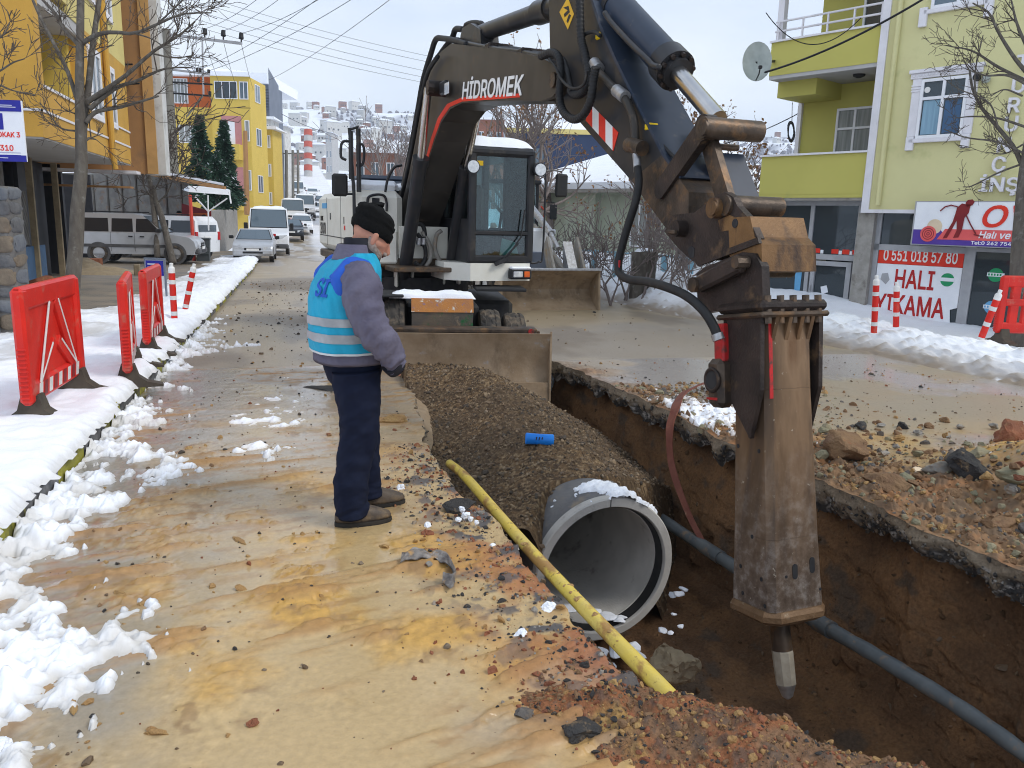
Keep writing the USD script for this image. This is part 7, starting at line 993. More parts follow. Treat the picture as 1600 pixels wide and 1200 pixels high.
for a, b, R in ((-1.5, .75, .45), (-1.5, -.75, .45), (-3.8, .85, .7), (-3.8, -.85, .7)): w = ld.part('tyre', frame(tyre_mesh(R, .35), LQ(a, b, R - .1), ll, lf_, ZU), 'tyre', smooth=30); ld.part('rim', frame(rim_mesh(R, .3), LQ(a, b, R - .1), ll * (1 if b > 0 else -1), lf_, ZU), 'white_paint', w)
# ------------------------------------------------------------------ the worker
PB = A([.385, 4.25, 0.]); pf = A([.978, .208, 0]); pl = np.cross([0, 0, 1.], pf)
def W(u, l, z): return PB + pf * u + pl * l + ZU * z
mn = T('person', 'worker in a blue reflective vest and black knit cap looking down into the trench', 'person', (PB[0], PB[1], 0))
hd = W(.035, 0, 1.52)                                                # head centre, tilted forward and down
hfw = pf * .9 - ZU * .52; hfw /= np.linalg.norm(hfw); hup = np.cross(hfw, pl); hup = hup if hup[2] > 0 else -hup
def HD(a, b, c): return hd + hfw * a + pl * b + hup * c              # forward, left, up in the head
B = []
B += bone([(HD(-.02, 0, .02), .092), (HD(.015, 0, -.01), .083), (HD(.04, 0, -.07), .055), (HD(.055, 0, -.098), .035)])
B += bone([(HD(.075, 0, .005), .022), (HD(.108, 0, -.038), .017)]) + bone([(HD(.06, -.03, .015), .02), (HD(.06, .03, .015), .02)]) + bone([(HD(.072, -.018, -.066), .018), (HD(.072, .018, -.066), .018)])
for sg in (-1, 1): B += bone([(HD(.05, sg * .045, -.025), .026), (HD(.01, sg * .06, -.03), .03)]) + bone([(HD(-.015, sg * .088, .0), .02), (HD(-.01, sg * .084, -.045), .013)])
B += bone([(HD(-.03, 0, -.06), .06), (W(-.05, 0, 1.40), .066), (W(-.10, 0, 1.28), .11), (W(-.12, 0, 1.1), .14), (W(-.1, 0, .92), .14)])
for sg in (-1, 1):
    B += bone([(W(-.11, sg * .06, 1.3), .08), (W(-.1, sg * .17, 1.31), .05), (W(-.05, sg * .24, 1.1), .045), (W(.07, sg * .18, .88), .034)]); B += bone([(W(-.09, sg * .09, .86), .09), (W(-.045 + .045 * sg, sg * .106, .5), .06), (W(-.135 if sg < 0 else .025, sg * .112, .1), .045)])
    for k in range(4): B += bone([(W(.09, sg * (.165 - .018 * k), .86), .012), (W(.125, sg * (.14 - .018 * k), .835), .01), (W(.13, sg * (.13 - .018 * k), .805 + .004 * k), .008)])
    B += bone([(W(.07, sg * .14, .87), .012), (W(.115, sg * .11, .865), .009)])
mm = B[0]
for b in B[1:]: mm = mm + b
mm = mm.refine_to_length(.014).to_mesh(); body = trimesh.Trimesh(np.array(mm.vert_properties[:, :3]), np.array(mm.tri_verts)); trimesh.smoothing.filter_taubin(body, iterations=8)
mn.part('body', body, 'skin', smooth=True)
brd = bone([(HD(.06, 0, -.085), .035), (HD(.035, 0, -.1), .038)]); 
mmb = None
for sg in (-1, 1): brd += bone([(HD(.05, sg * .03, -.078), .034), (HD(.0, sg * .062, -.06), .03), (HD(-.015, sg * .07, -.025), .024)])
mmb = brd[0]
for b in brd[1:]: mmb = mmb + b
q = mmb.refine_to_length(.012).to_mesh(); bd = trimesh.Trimesh(np.array(q.vert_properties[:, :3]), np.array(q.tri_verts)); trimesh.smoothing.filter_taubin(bd, iterations=6); bd.vertices += (fbm(bd.vertices * 90, 3, 5) - .5)[:, None] * .008 * bd.vertex_normals
mn.part('beard', bd, 'beard', smooth=True); mn.part('moustache', hull(np.vstack([at(trimesh.creation.icosphere(1, .013), HD(.093, y, -.056)).vertices for y in (-.03, 0, .03)])), 'beard', smooth=True)
mn.part('mouth', hull(np.vstack([at(trimesh.creation.icosphere(1, .006), HD(.092, y, -.07)).vertices for y in (-.02, .02)])), 'seat_red', smooth=True)
for sg in (-1, 1):
    mn.part('eye', at(trimesh.creation.icosphere(2, .012), HD(.07, sg * .032, -.002)), 'letter_white', smooth=True); mn.part('eyebrow', hull(np.vstack([at(trimesh.creation.icosphere(1, .007), HD(.083, sg * y, .018)).vertices for y in (.018, .045)])), 'beard', smooth=True)
# knit cap: lofted rings with folds, pulled down over the brow
def ring(c, a, b, ax, ay, n=48): t = np.linspace(0, 2 * np.pi, n + 1)[:-1]; return c + np.cos(t)[:, None] * a * ax + np.sin(t)[:, None] * b * ay
hr = []
for k, (a, h, of) in enumerate([(.088, .002, -.005), (.108, -.004, -.005), (.115, .01, -.006), (.118, .025, -.008), (.117, .045, -.01), (.108, .055, -.012), (.114, .066, -.014), (.115, .078, -.018), (.107, .09, -.02), (.109, .1, -.024), (.098, .113, -.03), (.075, .126, -.035), (.048, .133, -.04), (.036, .142, -.042), (.015, .147, -.044), (.004, .148, -.044)]):
    c = HD(-.012 + of, 0, h); r = ring(c, a * 1.0, a * .92, hfw, pl, 64); r = r + ((fbm(np.stack([np.arange(64) * .0 + k * .6, np.cos(np.arange(64) * .0982) * 2.4, np.sin(np.arange(64) * .0982) * 2.4], -1), 3, 3) - .5) * (.014 + .012 * (h > .05)))[:, None] * hup * 1.0; hr.append(r)
cap = rings_mesh(hr); mn.part('knit_cap', cap, 'knit', smooth=True); mn.part('cap_knot', at(rock(np.random.default_rng(2), (.045, .04, .022), 1), HD(-.05, 0, .152)), 'knit', smooth=True)
# coat and vest: rings from collar to hem (z, back u, front u, half width)
TR = [(1.455, -.125, .035, .085), (1.42, -.16, .055, .12), (1.39, -.215, .065, .185), (1.35, -.255, .07, .225), (1.28, -.295, .073, .238), (1.2, -.318, .078, .24), (1.12, -.325, .09, .238), (1.04, -.328, .108, .236), (.98, -.328, .122, .232), (.935, -.322, .128, .225)]
def torso(grow, z0, z1, n=26, seed=1, fold=.012, lift=0.):
    Z = np.array([t[0] for t in TR])[::-1]; V = np.array([t[1:] for t in TR])[::-1]; R = []
    for z in np.linspace(z1, z0, n):
        u0, u1, b = [np.interp(z, Z, V[:, k]) for k in range(3)]; u0 -= grow - .035; u1 += grow - .03; b += grow; t = np.linspace(0, 2 * np.pi, 97)[:-1]
        c, s_ = np.cos(t), np.sin(t); e = .82; p = W(0, 0, z) + ((u0 + u1) / 2 + (u1 - u0) / 2 * np.sign(c) * np.abs(c) ** e)[:, None] * pf + (b * np.sign(s_) * np.abs(s_) ** e)[:, None] * pl
        f = fbm(np.stack([np.cos(t) * 2.2 + z * 2, np.sin(t) * 2.2, z * 5 + np.cos(t) * 2.5], -1), 4, seed) - .5; o = p - W((u0 + u1) / 2, 0, z); o /= np.linalg.norm(o, axis=1, keepdims=True)
        p = p + o * (f * fold * 2)[:, None] + ZU * (lift * np.cos(t) * sm(1.1, .93, z) if lift else 0 * t)[:, None]; R.append(p)
    return R
jk = torso(-.008, .875, 1.455, 30, 1); mn.part('coat', rings_mesh(jk), 'jacket', smooth=True)
vr = torso(.008, .935, 1.435, 60, 1, .022); vs = mn.part('vest', rings_mesh(vr, False), 'vest_blue', smooth=True)
for z0, z1 in ((1.078, 1.12), (.995, 1.04)): mn.part('reflective_band', rings_mesh(torso(.0115, z0, z1, 8, 1, .022), False), 'vest_band', vs, smooth=True)
mn.part('trim', rings_mesh(torso(.0105, .933, .944, 3, 1, .022), False), 'vest_trim', vs, smooth=True)
# shoulder panel in royal blue on the near and far armholes
for sg in (-1, 1):
    sh = [W(-.135, sg * .19, 1.375), W(-.14, sg * .225, 1.33), W(-.13, sg * .25, 1.26)]
    m_ = hull(np.vstack([at(trimesh.creation.icosphere(2, r_), p_).vertices for p_, r_ in ((W(-.115, sg * .155, 1.352), .07), (W(-.075, sg * .16, 1.345), .066), (W(-.165, sg * .165, 1.30), .07), (W(-.06, sg * .175, 1.27), .07), (W(-.17, sg * .17, 1.24), .06))])); mn.part('shoulder_panel', m_, 'vest_royal', vs, smooth=True)
mn.part('coat_collar', rings_mesh([ring(W(-.055 + o, 0, z), a, b, pf, pl, 40) for z, a, b, o in ((1.40, .105, .115, -.02), (1.44, .098, .1, -.012), (1.475, .09, .09, -.005), (1.478, .082, .083, -.005), (1.44, .08, .085, -.01))], False), 'jacket', smooth=True)
mn.part('inner_collar', rings_mesh([ring(W(-.03 + o, 0, z), a, b, pf, pl, 40) for z, a, b, o in ((1.37, .1, .1, 0), (1.44, .09, .087, .0), (1.505, .083, .079, -.004), (1.51, .074, .072, -.004))], False), 'collar_dark', smooth=True)
def limb(J, n, k, seed, amp, freq=26.):
    P = spline([j[0] for j in J], n); r = np.interp(np.linspace(0, 1, n), np.linspace(0, 1, len(J)), [j[1] for j in J]); t = np.gradient(P, axis=0); t /= np.linalg.norm(t, axis=1, keepdims=True); u = np.cross(t[0], pf); u /= np.linalg.norm(u); R = []; a = np.linspace(0, 2 * np.pi, k + 1)[:-1]
    for i, (p, d, rr) in enumerate(zip(P, t, r)):
        u = u - d * (u @ d); u /= np.linalg.norm(u); w = np.cross(d, u); o = np.cos(a)[:, None] * u + np.sin(a)[:, None] * w
        f = fbm(np.stack([np.cos(a) * 1.2 + seed, np.sin(a) * 1.2, np.full(k, i / n * freq) + 1.6 * np.cos(a)], -1), 3, seed) - .5; R.append(p + o * (rr + amp * 2 * f)[:, None])
    return rings_mesh(R)
mn.part('sleeve', limb([(W(-.10, -.2, 1.375), .062), (W(-.105, -.235, 1.31), .094), (W(-.10, -.255, 1.2), .096), (W(-.065, -.27, 1.10), .088), (W(-.02, -.27, 1.02), .084), (W(.04, -.25, .94), .072), (W(.07, -.225, .885), .055), (W(.085, -.215, .865), .05)], 70, 48, 3, .021, 17.), 'jacket', smooth=True)
mn.part('cuff', limb([(W(.055, -.228, .885), .056), (W(.085, -.212, .853), .053)], 6, 30, 5, .002), 'collar_dark', smooth=True)
mn.part('sleeve', limb([(W(-.10, .2, 1.37), .07), (W(-.10, .25, 1.2), .088), (W(.03, .27, 1.05), .08), (W(.12, .2, .95), .075), (W(.135, .1, .91), .06), (W(.13, .03, .9), .05)], 60, 40, 4, .018, 16.), 'jacket', smooth=True)
# trousers: hips, then two legs
hip = rings_mesh([ring(W(o, 0, z), a, b, pf, pl, 48) for z, a, b, o in ((.95, .155, .19, -.09), (.89, .158, .195, -.085), (.83, .15, .19, -.08), (.77, .13, .18, -.08), (.72, .09, .13, -.08))])
tr = mn.part('trousers', hip, 'trousers', smooth=True)
mn.part('trouser_leg', limb([(W(-.095, -.1, .84), .125), (W(-.085, -.105, .66), .115), (W(-.085, -.108, .5), .1), (W(-.115, -.11, .33), .09), (W(-.135, -.112, .17), .087), (W(-.125, -.112, .055), .09)], 70, 44, 6, .015, 15.), 'trousers', tr, smooth=True)
mn.part('trouser_leg', limb([(W(-.07, .1, .84), .125), (W(-.01, .105, .66), .108), (W(.0, .108, .5), .094), (W(.005, .11, .33), .086), (W(.015, .112, .17), .083), (W(.025, .112, .07), .086)], 70, 44, 7, .015, 15.), 'trousers', tr, smooth=True)
def boot(u, l, z, yawb, s=1.):
    c, n = math.cos(yawb), math.sin(yawb); bf = pf * c + pl * n; bl_ = np.cross([0, 0, 1.], bf); o = W(u, l, z)
    R = [ring(o + bf * x + ZU * h, a, b, bf, bl_, 36) for x, h, a, b in ((.055, .028, .150, .048), (.055, .045, .152, .05), (.05, .065, .146, .05), (.03, .085, .12, .048), (.005, .105, .09, .047), (-.03, .13, .062, .048), (-.04, .16, .058, .05))]
    p = mn.part('boot', rings_mesh(R), 'boot', smooth=True); mn.part('sole', rings_mesh([ring(o + bf * x + ZU * h, a, b, bf, bl_, 36) for x, h, a, b in ((.055, .0, .148, .046), (.056, .012, .155, .052), (.056, .03, .154, .052))]), 'sole', p, smooth=40)
    for k in range(3): mn.part('lace', tube([o + bf * (.05 - .022 * k) + bl_ * .03 + ZU * (.088 + .014 * k), o + bf * (.062 - .022 * k) + ZU * (.099 + .014 * k), o + bf * (.05 - .022 * k) - bl_ * .03 + ZU * (.088 + .014 * k)], .0035, 5), 'stone_grey', p)
boot(-.125, -.112, -.005, -.12); boot(.035, .115, -.005, -.1)
# the letters on the back of the vest
def vest_u(l, z):
    Z = np.array([t[0] for t in TR])[::-1]; g = lambda k: np.interp(z, Z, np.array([t[k] for t in TR])[::-1]); u0, u1, b = g(1) + .029, g(2) - .024, g(3) + .006
    return (u0 + u1) / 2 - (u1 - u0) / 2 * (1 - np.clip(np.abs(l) / b, 0, .999) ** (2 / .82)) ** (.82 / 2)
tm = meshkit.text_mesh('Sİ', .085, .003, True).subdivide(); v = tm.vertices.copy(); l_ = -.055 - v[:, 0] * .95; z_ = 1.225 + v[:, 1]
tm.vertices = PB + (vest_u(l_, z_) - .009 - v[:, 2])[:, None] * pf + l_[:, None] * pl + z_[:, None] * ZU; mn.part('lettering', tm, 'vest_royal', vs)

# ------------------------------------------------------------------ things in and around the trench
def nsub(m, n=1):
    for _ in range(n): m = m.subdivide()
    return m
# concrete sewer pipe
cpo = A([1.935, 4.52, -.61]); cax = A([-.10, .99, .02]); cax /= np.linalg.norm(cax); cx_ = np.cross(cax, ZU); cx_ /= np.linalg.norm(cx_); cz_ = np.cross(cx_, cax)
cpT = T('concrete_pipe', 'large grey concrete sewer pipe lying in the trench with snow on its rim', 'pipe', cpo)
def crings(L, n=72): return rings_mesh([cpo + cax * y + (np.cos(a_) * r)[:, None] * cx_ + (np.sin(a_) * r)[:, None] * cz_ for r, y in L for a_ in [np.linspace(0, 2 * np.pi, n + 1)[:-1]]], False)
cpT.part('barrel', crings([(.412, 1.9), (.412, .09), (.434, .085), (.437, .012), (.444, .0), (.493, .0), (.501, .01), (.503, .06)]), 'pipe_concrete', smooth=35); cpT.part('outer_wall', crings([(.503, .06), (.508, .1), (.506, 1.9)]), 'pipe_skin', smooth=35, label='dark weathered outside of the pipe')
cpT.part('seal', crings([(.432, .02), (.425, .05), (.418, .088), (.436, .09)]), 'rubber', smooth=35); cpT.part('crack', cat([frame(box((-.002, -.001, .445), (.003, .002, .492)), cpo - cax * .002, cx_, cax, cz_)]), 'ink')
aa, yy_ = np.meshgrid(np.linspace(np.radians(40), np.radians(132), 130), np.linspace(-.015, .3, 60)); n2 = fbm(np.stack([aa * 4, yy_ * 12, 0 * aa], -1), 4, 9); n3 = fbm(np.stack([aa * 14, yy_ * 40, 0 * aa], -1), 3, 10)
hh = n2 * .6 + n3 * .3 - .27 - .34 * np.abs(aa - np.radians(80)) - .9 * np.abs(yy_ - .13 - .1 * (aa - 1.4)); hh = np.where(hh > 0, .004 + .12 * hh + .012 * (n3 - .4), -.01); rr = .508 + hh; PP = cpo + cax * yy_[..., None] + (np.cos(aa) * rr)[..., None] * cx_ + (np.sin(aa) * rr)[..., None] * cz_
m, u = grid(PP[..., 0], PP[..., 1], PP[..., 2], hh > 0); cpT.part('snow_cap', m, 'snow', smooth=True)
def snow_bits(name, label, P, rs, seed, flat=.5):
    t = T(name, label, 'snow', P[0]); r = np.random.default_rng(seed)
    for p, q in zip(P, rs): t.part('snow_lump', at(rock(r, q, flat), p), 'snow', smooth=True)
a_ = [cpo + cax * y + cx_ * x + cz_ * (-.40 + .45 * x * x) for x, y in ((-.12, .3), (-.02, .24), (.06, .2), (.1, .12), (.14, .03), (.18, .05))]; snow_bits('snow_clump', 'bits of snow lying inside the mouth of the concrete pipe', a_, (.09, .06, .045, .07, .05, .04), 31, .3)
a_ = [gz(x, y, -1.12) for x, y in ((925, 1030), (945, 1045), (965, 1015), (985, 1012), (1000, 1025), (1035, 985), (1050, 930))]; snow_bits('snow_clump', 'patch of snow under the yellow pipe at the foot of the concrete pipe', a_, (.13, .1, .09, .08, .05, .04, .04), 32, .4)
a_ = [gz(x, y, -1.0) for x, y in ((1060, 928), (1068, 920), (1052, 960), (1064, 978), (1048, 988))]; snow_bits('snow_clump', 'small snow bits on the earth right of the concrete pipe', a_, (.05, .04, .025, .03, .03), 33, .5)
# pipes
yp = [A([1.06, 5.4, -.10]), A([1.085, 4.95, -.06]), A([1.115, 3.9, -.02]), A([1.155, 3.09, .005]), A([1.205, 2.25, .04]), A([1.235, 1.95, .03])]
t = T('gas_pipe', 'muddy yellow plastic pipe along the left edge of the trench', 'pipe', yp[2]); tp = spline(yp, 60); t.part('tube', tube(tp, .031, 18), 'yellow_pipe', smooth=True)
r = np.random.default_rng(8)
for k in range(16):
    i = int(np.clip(r.normal(36, 5), 6, 57)); t.part('mud_clod', at(rock(r, r.uniform(.008, .024), .6, 1), tp[i] + A([r.uniform(-.02, .022), 0, .024])), 'clay_ochre')
dp = [(2.86, 6.7, -.80), (2.92, 5.9, -.80), (3.0, 4.69, -.765), (3.02, 3.9, -.73), (3.04, 3.3, -.67), (3.06, 2.7, -.63), (3.1, 2.2, -.66)]; t = T('water_pipe', 'dark grey pipe crossing low along the right wall of the trench', 'pipe', dp[2]); P = spline(dp, 60); t.part('tube', tube(P, np.linspace(.05, .037, 60) + .002 * np.sin(np.arange(60) * 1.7), 18), 'dark_pipe', smooth=True)
for i in (16, 24, 31): t.part('coupling', tube(P[i:i + 3], .053, 18), 'dark_pipe', smooth=40)
q_ = [gz(632, 602, -.01), gz(671, 617, -.12), gz(677, 692, -.14), gz(668, 722, -.12), gz(655, 700, -.03), gz(636, 647, .0)]; t = T('broken_slab', 'broken brown slab of paving leaning into the gravel along the left edge of the trench', 'slab', q_[0]); t.part('slab', hull(np.vstack([q_, A(q_) + A([-.03, 0, -.07])])), 'blade_mud')
lump('clay_clod', 'thin red clod hanging on the edge beside the fallen slab', 645, 655, (.03, .12, .03), 'clay_red', 'clay', z=-.03) if False else None
# strap hanging over the slab
sp = [A([4.15, 7.2, .06]), A([3.75, 6.85, .08]), A([3.4, 6.45, .09]), A([3.2, 6.15, .06]), A([3.08, 6.0, -.08]), A([3.04, 5.85, -.35]), A([3.0, 5.45, -.62]), A([2.97, 5.05, -.78])]; P = spline(sp, 60); wd = np.interp(np.linspace(0, 1, 60), [0, .4, .6, 1], [.045, .045, .032, .02]); dv = np.gradient(P, axis=0); dv /= np.linalg.norm(dv, axis=1, keepdims=True); sd = np.cross(dv, A([-.6, -.2, .75])); sd /= np.linalg.norm(sd, axis=1, keepdims=True); nn = np.cross(sd, dv)
single('lifting_strap', rings_mesh([[p + s_ * w_ + n_ * .006 * math.sin(i * .6), p - s_ * w_ + n_ * .004, p - s_ * w_ - n_ * .006, p + s_ * w_ - n_ * .004] for i, (p, s_, w_, n_) in enumerate(zip(P, sd, wd, nn))]), 'strap', 'rust red webbing strap hanging over the slab edge into the trench', 'strap', smooth=40)
sp = [A([4.15, 7.2, .06]), A([4.0, 6.6, .1]), A([3.75, 6.35, .09]), A([3.9, 6.2, .1]), A([4.1, 6.3, .08])]; P = spline(sp, 40); single('cloth_scrap', tube(P, .05 + .02 * np.sin(np.arange(40) * .9), 7), 'clay_ochre', 'twisted tan scrap of muddy webbing lying on the snow patch', 'cloth', smooth=True)
# blue roll on the gravel
bp_ = A([1.76, 5.5, 0]); bp_[2] = gravel_z(1.76, 5.5) + .04; t = T('plastic_roll', 'short blue plastic tube with dark print lying on the gravel heap', 'tube', bp_); ax_ = A([.97, -.2, -.05]); ax_ /= np.linalg.norm(ax_)
t.part('tube', tube([bp_ - ax_ * .105, bp_ - ax_ * .1, bp_, bp_ + ax_ * .1, bp_ + ax_ * .105], [.036, .043, .04, .043, .038], 20), 'blue_plastic', smooth=40); ay_ = np.cross(ax_, FW); ay_ /= np.linalg.norm(ay_); ay_ = ay_ if ay_[2] > 0 else -ay_; no_ = np.cross(ax_, ay_); no_ = no_ if no_ @ FW < 0 else -no_
for k, q in enumerate(((-.015, .05), (-.01, .045), (.0, .05))):
    t.part('print_band', tube([bp_ + ax_ * (-.03 + .022 * k) + no_ * .0415 + ay_ * q[0] * .4, bp_ + ax_ * (-.026 + .022 * k) + no_ * .040 + ay_ * .018], .004, 6), 'ink')
# loose lumps, chunks and litter, each its own thing
rg = np.random.default_rng(77)
def lump(name, label, px, py, size, m, cat_, z=0., sub=3, flat=.7, rough=.35, group=None, sink=.35, smooth=25):
    p = gz(px, py, z); s = A(size if np.ndim(size) else (size, size * .85, size * flat)); p[2] += s[2] * (1 - sink) - s[2] * .4
    mm = rock(rg, s, 1, sub, rough); mm.vertices += (fbm(mm.vertices / s.max() * 5 + px, 3, 2) - .5)[:, None] * s.min() * .5 * mm.vertex_normals; mm = rotz(mm, rg.uniform(-.4, .4)); single(name, at(mm, p), m, label, cat_, group, smooth=smooth)
lump('boulder', 'large grey brown boulder on the trench floor beside the breaker point', 1052, 1050, (.19, .16, .14), 'sand', 'stone', -1.05, rough=.25)
lump('snow_lump', 'white snow lump at the brink of the trench beside the yellow pipe', 857, 952, .042, 'snow', 'snow'); lump('snow_lump', 'white snow lump on the mud left of the brink', 815, 995, .036, 'snow', 'snow')
lump('snow_lump', 'small snow lump low on the mud at the left edge of the picture', 22, 1110, .022, 'snow', 'snow'); lump('snow_lump', 'larger snow lump cut by the left edge near the bottom corner', 2, 1170, .045, 'snow', 'snow')
lump('asphalt_chunk', 'flat grey asphalt chunk lying on wet mud near the brink', 826, 1050, (.105, .05, .022), 'asphalt_grey', 'asphalt'); lump('asphalt_chunk', 'black and rusty asphalt slab piece in the foreground', 905, 1140, (.10, .075, .04), 'asphalt_chunk', 'asphalt'); lump('asphalt_chunk', 'small tan and black chunk left of the foreground asphalt slab', 820, 1118, (.05, .04, .022), 'asphalt_grey', 'asphalt')
lump('asphalt_chunk', 'dark red topped asphalt lump right of the worker under the white lumps', 715, 795, (.14, .09, .045), 'asphalt_chunk', 'asphalt'); lump('clay_clod', 'red clay clod in front of the worker on the mud', 668, 838, (.045, .035, .03), 'clay_red', 'clay'); lump('clay_clod', 'second red clay clod nearer the brink right of the other clods', 707, 835, (.04, .04, .026), 'clay_red', 'clay'); lump('clay_clod', 'red clay heap above the grey rag', 668, 862, (.05, .03, .018), 'clay_red', 'clay'); lump('clay_clod', 'ochre clay heap at the brink behind the worker', 615, 660, (.16, .09, .05), 'clay_ochre', 'clay', flat=.3)
lump('asphalt_chunk', 'thin dark asphalt sheet lying on the road left of the worker legs', 505, 607, (.22, .12, .02), 'asphalt_chunk', 'asphalt', sink=.5); lump('mud_clod', 'long flat mud smear standing up from the road at centre left', 375, 845, (.075, .02, .012), 'clay_ochre', 'mud'); lump('mud_clod', 'lumpy mud ridge by the snow at lower left', 190, 930, (.06, .02, .015), 'clay_ochre', 'mud'); lump('mud_clod', 'ridge of ochre mud at lower left', 115, 1100, (.07, .014, .01), 'clay_ochre', 'mud'); lump('mud_clod', 'broken mud ridges at lower centre left', 245, 1145, (.055, .014, .011), 'clay_ochre', 'mud')
lump('clay_clod', 'brown red clod at the bottom left of centre', 395, 1130, (.025, .02, .012), 'clay_red', 'clay'); lump('pebble', 'dark grey pebble on the mud left of the flat asphalt chunk', 773, 1002, .011, 'asphalt_chunk', 'stone')
for k, (x, y, q) in enumerate(((722, 797, .026), (728, 806, .03), (735, 812, .026), (745, 818, .022), (716, 812, .022))): lump('foam_piece', 'one of the small white lumps on the red chunk right of the worker', x, y, q, 'snow', 'snow', z=.05, group='white lumps on the red chunk')
lump('foam_piece', 'white lump on the mud left of the white cluster', 667, 822, .028, 'snow', 'snow'); lump('foam_piece', 'white lump on red clay below the white cluster', 770, 855, .022, 'snow', 'snow'); lump('foam_piece', 'white lump behind the boots of the worker', 625, 765, .04, 'snow', 'snow')
P = [gz(x, y, .012) for x, y in ((627, 878), (640, 871), (655, 870), (670, 874), (683, 873), (695, 878), (705, 890), (712, 905), (706, 913), (692, 908))]; r = np.random.default_rng(6); tt = np.linspace(0, 1, 46); C_ = spline(P, 46); wv = .035 + .03 * np.sin(tt * 9) ** 2; Xr, sr = np.meshgrid(tt, np.linspace(-1, 1, 14), indexing='ij'); RP = C_[:, None] + sr[..., None] * (wv[:, None, None] * A([.25, .95, 0])) ; RP[..., 2] = .012 + .075 * fbm(np.stack([Xr * 7, sr * 1.6, 0 * sr], -1), 4, 12) * (1 - .4 * np.abs(sr)); m, u = grid(RP[..., 0], RP[..., 1], RP[..., 2]); m2 = m.copy(); m2.vertices = m2.vertices - A([0, 0, .004]); m2.invert(); mat('rag', (.3, .27, .24), (.09, .08, .075), 16., .35, dirt=((.4, .24, .1), 12., .56, .66), bump=.3)
t = T('plastic_rag', 'crumpled muddy grey plastic wrapper lying on the mud', 'wrapper', P[4]); t.part('sheet', m, 'rag', smooth=35); t.part('underside', m2, 'rag', smooth=35)
p = gz(853, 1103, .012); t = T('cigarette_end', 'white cigarette end lying beside the foreground asphalt slab', 'cigarette', p); t.part('paper', cyl(p, p + A([.018, -.012, 0]), .004, n=10), 'letter_white', smooth=40); t.part('filter', cyl(p + A([.018, -.012, 0]), p + A([.026, -.0175, 0]), .0041, n=10), 'clay_ochre', smooth=40)
for k in range(2): lump('red_scrap', 'one of two tiny red plastic scraps by the slush at lower left', (85, 73)[k], (1016, 1026)[k], (.009, .004, .002), 'red_plastic', 'litter', z=.003, group='red scraps by the slush')
P = scatter(420, lambda r, n, y: r.uniform(-1.1, .8, n), lambda r, n: 1.25 * (6.5 / 1.25) ** r.random(n), 'left', 61); nz = fbm(P3(P[:, 0], P[:, 1], 1.3), 4, 62); P = P[nz > .47]
stones('mud_clods', P - A([0, 0, .003]), np.random.default_rng(63).gamma(1.3, .006, len(P)).clip(.003, .03), ['clay_ochre', 'clay_ochre', 'clay_brown', 'clay_ochre', 'clay_brown', 'clay_ochre'], 'clods of ochre mud on the churned road', 'mud', 64)
# stones showing in the broken slab edges and in the earth walls
r = np.random.default_rng(81); e_ = []
for E_, sg in ((REDGE, 1), (LEDGE, -1)):
    Xg, Yg, Zg, _c = edge_strip(E_, sg, .21 if sg > 0 else .13, 51 if sg > 0 else 41); i = r.integers(0, Xg.shape[0], 3200); j = np.clip(r.normal(8.5, 3.2, 3200), 0, 13).astype(int); e_.append(np.stack([Xg[i, j], Yg[i, j] + r.normal(0, .006, 3200), Zg[i, j] + r.normal(0, .006, 3200)], 1))
e_ = np.vstack(e_); stones('edge_stones', e_, r.gamma(2., .0042, len(e_)).clip(.003, .026), ['asphalt_chunk', 'stone_grey', 'asphalt_chunk', 'asphalt_grey', 'pebble_b', 'pebble_c'], 'aggregate stones showing in the broken asphalt edges of the trench', 'stone', 82)
i = r.integers(0, TRX.shape[0], 5200); j = r.integers(60, TRX.shape[1] - 4, 5200); e_ = np.stack([TRX[i, j], TRY[i, j], TRZ[i, j]], 1); stones('wall_stones', e_, r.gamma(1.2, .0055, len(e_)).clip(.003, .04), ['clay_dark', 'clay_dark', 'clay_brown', 'clay_dark', 'pebble_b', 'clay_dark'], 'stones and clods embedded in the earth walls of the trench', 'stone', 83)
# spoil thrown up round the near end of the trench
sx, sy = np.meshgrid(np.linspace(.5, 3.3, 330), np.linspace(.85, 2.75, 240)); dl = xL(sy) - sx; n1, n2, n3 = fbm(P3(sx, sy, 2.2), 4, 131), fbm(P3(sx, sy, 7.), 5, 132), fbm(P3(sx, sy, 28.), 4, 133)
hh = .10 * np.exp(-((dl - .12) / .26) ** 2) * sm(2.75, 1.9, sy) * (.5 + n1) + .08 * (n2 - .42) * np.exp(-((dl - .1) / .35) ** 2) * sm(2.8, 2.2, sy) + .04 * (n3 - .5) * np.exp(-((dl - .1) / .3) ** 2) + .03 * (n2 - .45); zz = zr(sy) + hh - .012; zz = np.where(dl < 0, zz - 1.35 * np.clip(-dl - .02, 0, 2), zz); keep = (hh > .016) & (dl > -.55)
C = mixc(np.broadcast_to(A([.22, .125, .07]), sx.shape + (3,)), A([.27, .11, .05]), sm(.48, .62, n2)); C = mixc(C, A([.30, .22, .15]), sm(.48, .62, n1)); C = mixc(C, A([.1, .075, .06]), .7 * sm(.56, .64, n3)); C = mixc(C, A([.42, .26, .09]), sm(.6, .72, fbm(P3(sx, sy, 4.), 4, 135)) * .8)
m, u = grid(sx, sy, zz, keep); single('spoil_heap', m, 'soil', 'red brown clay spoil at the near end of the trench', 'spoil', kind='stuff', smooth=True, attrs={'col': C.reshape(-1, 3)[u], 'wet': np.full(len(u), .15)})
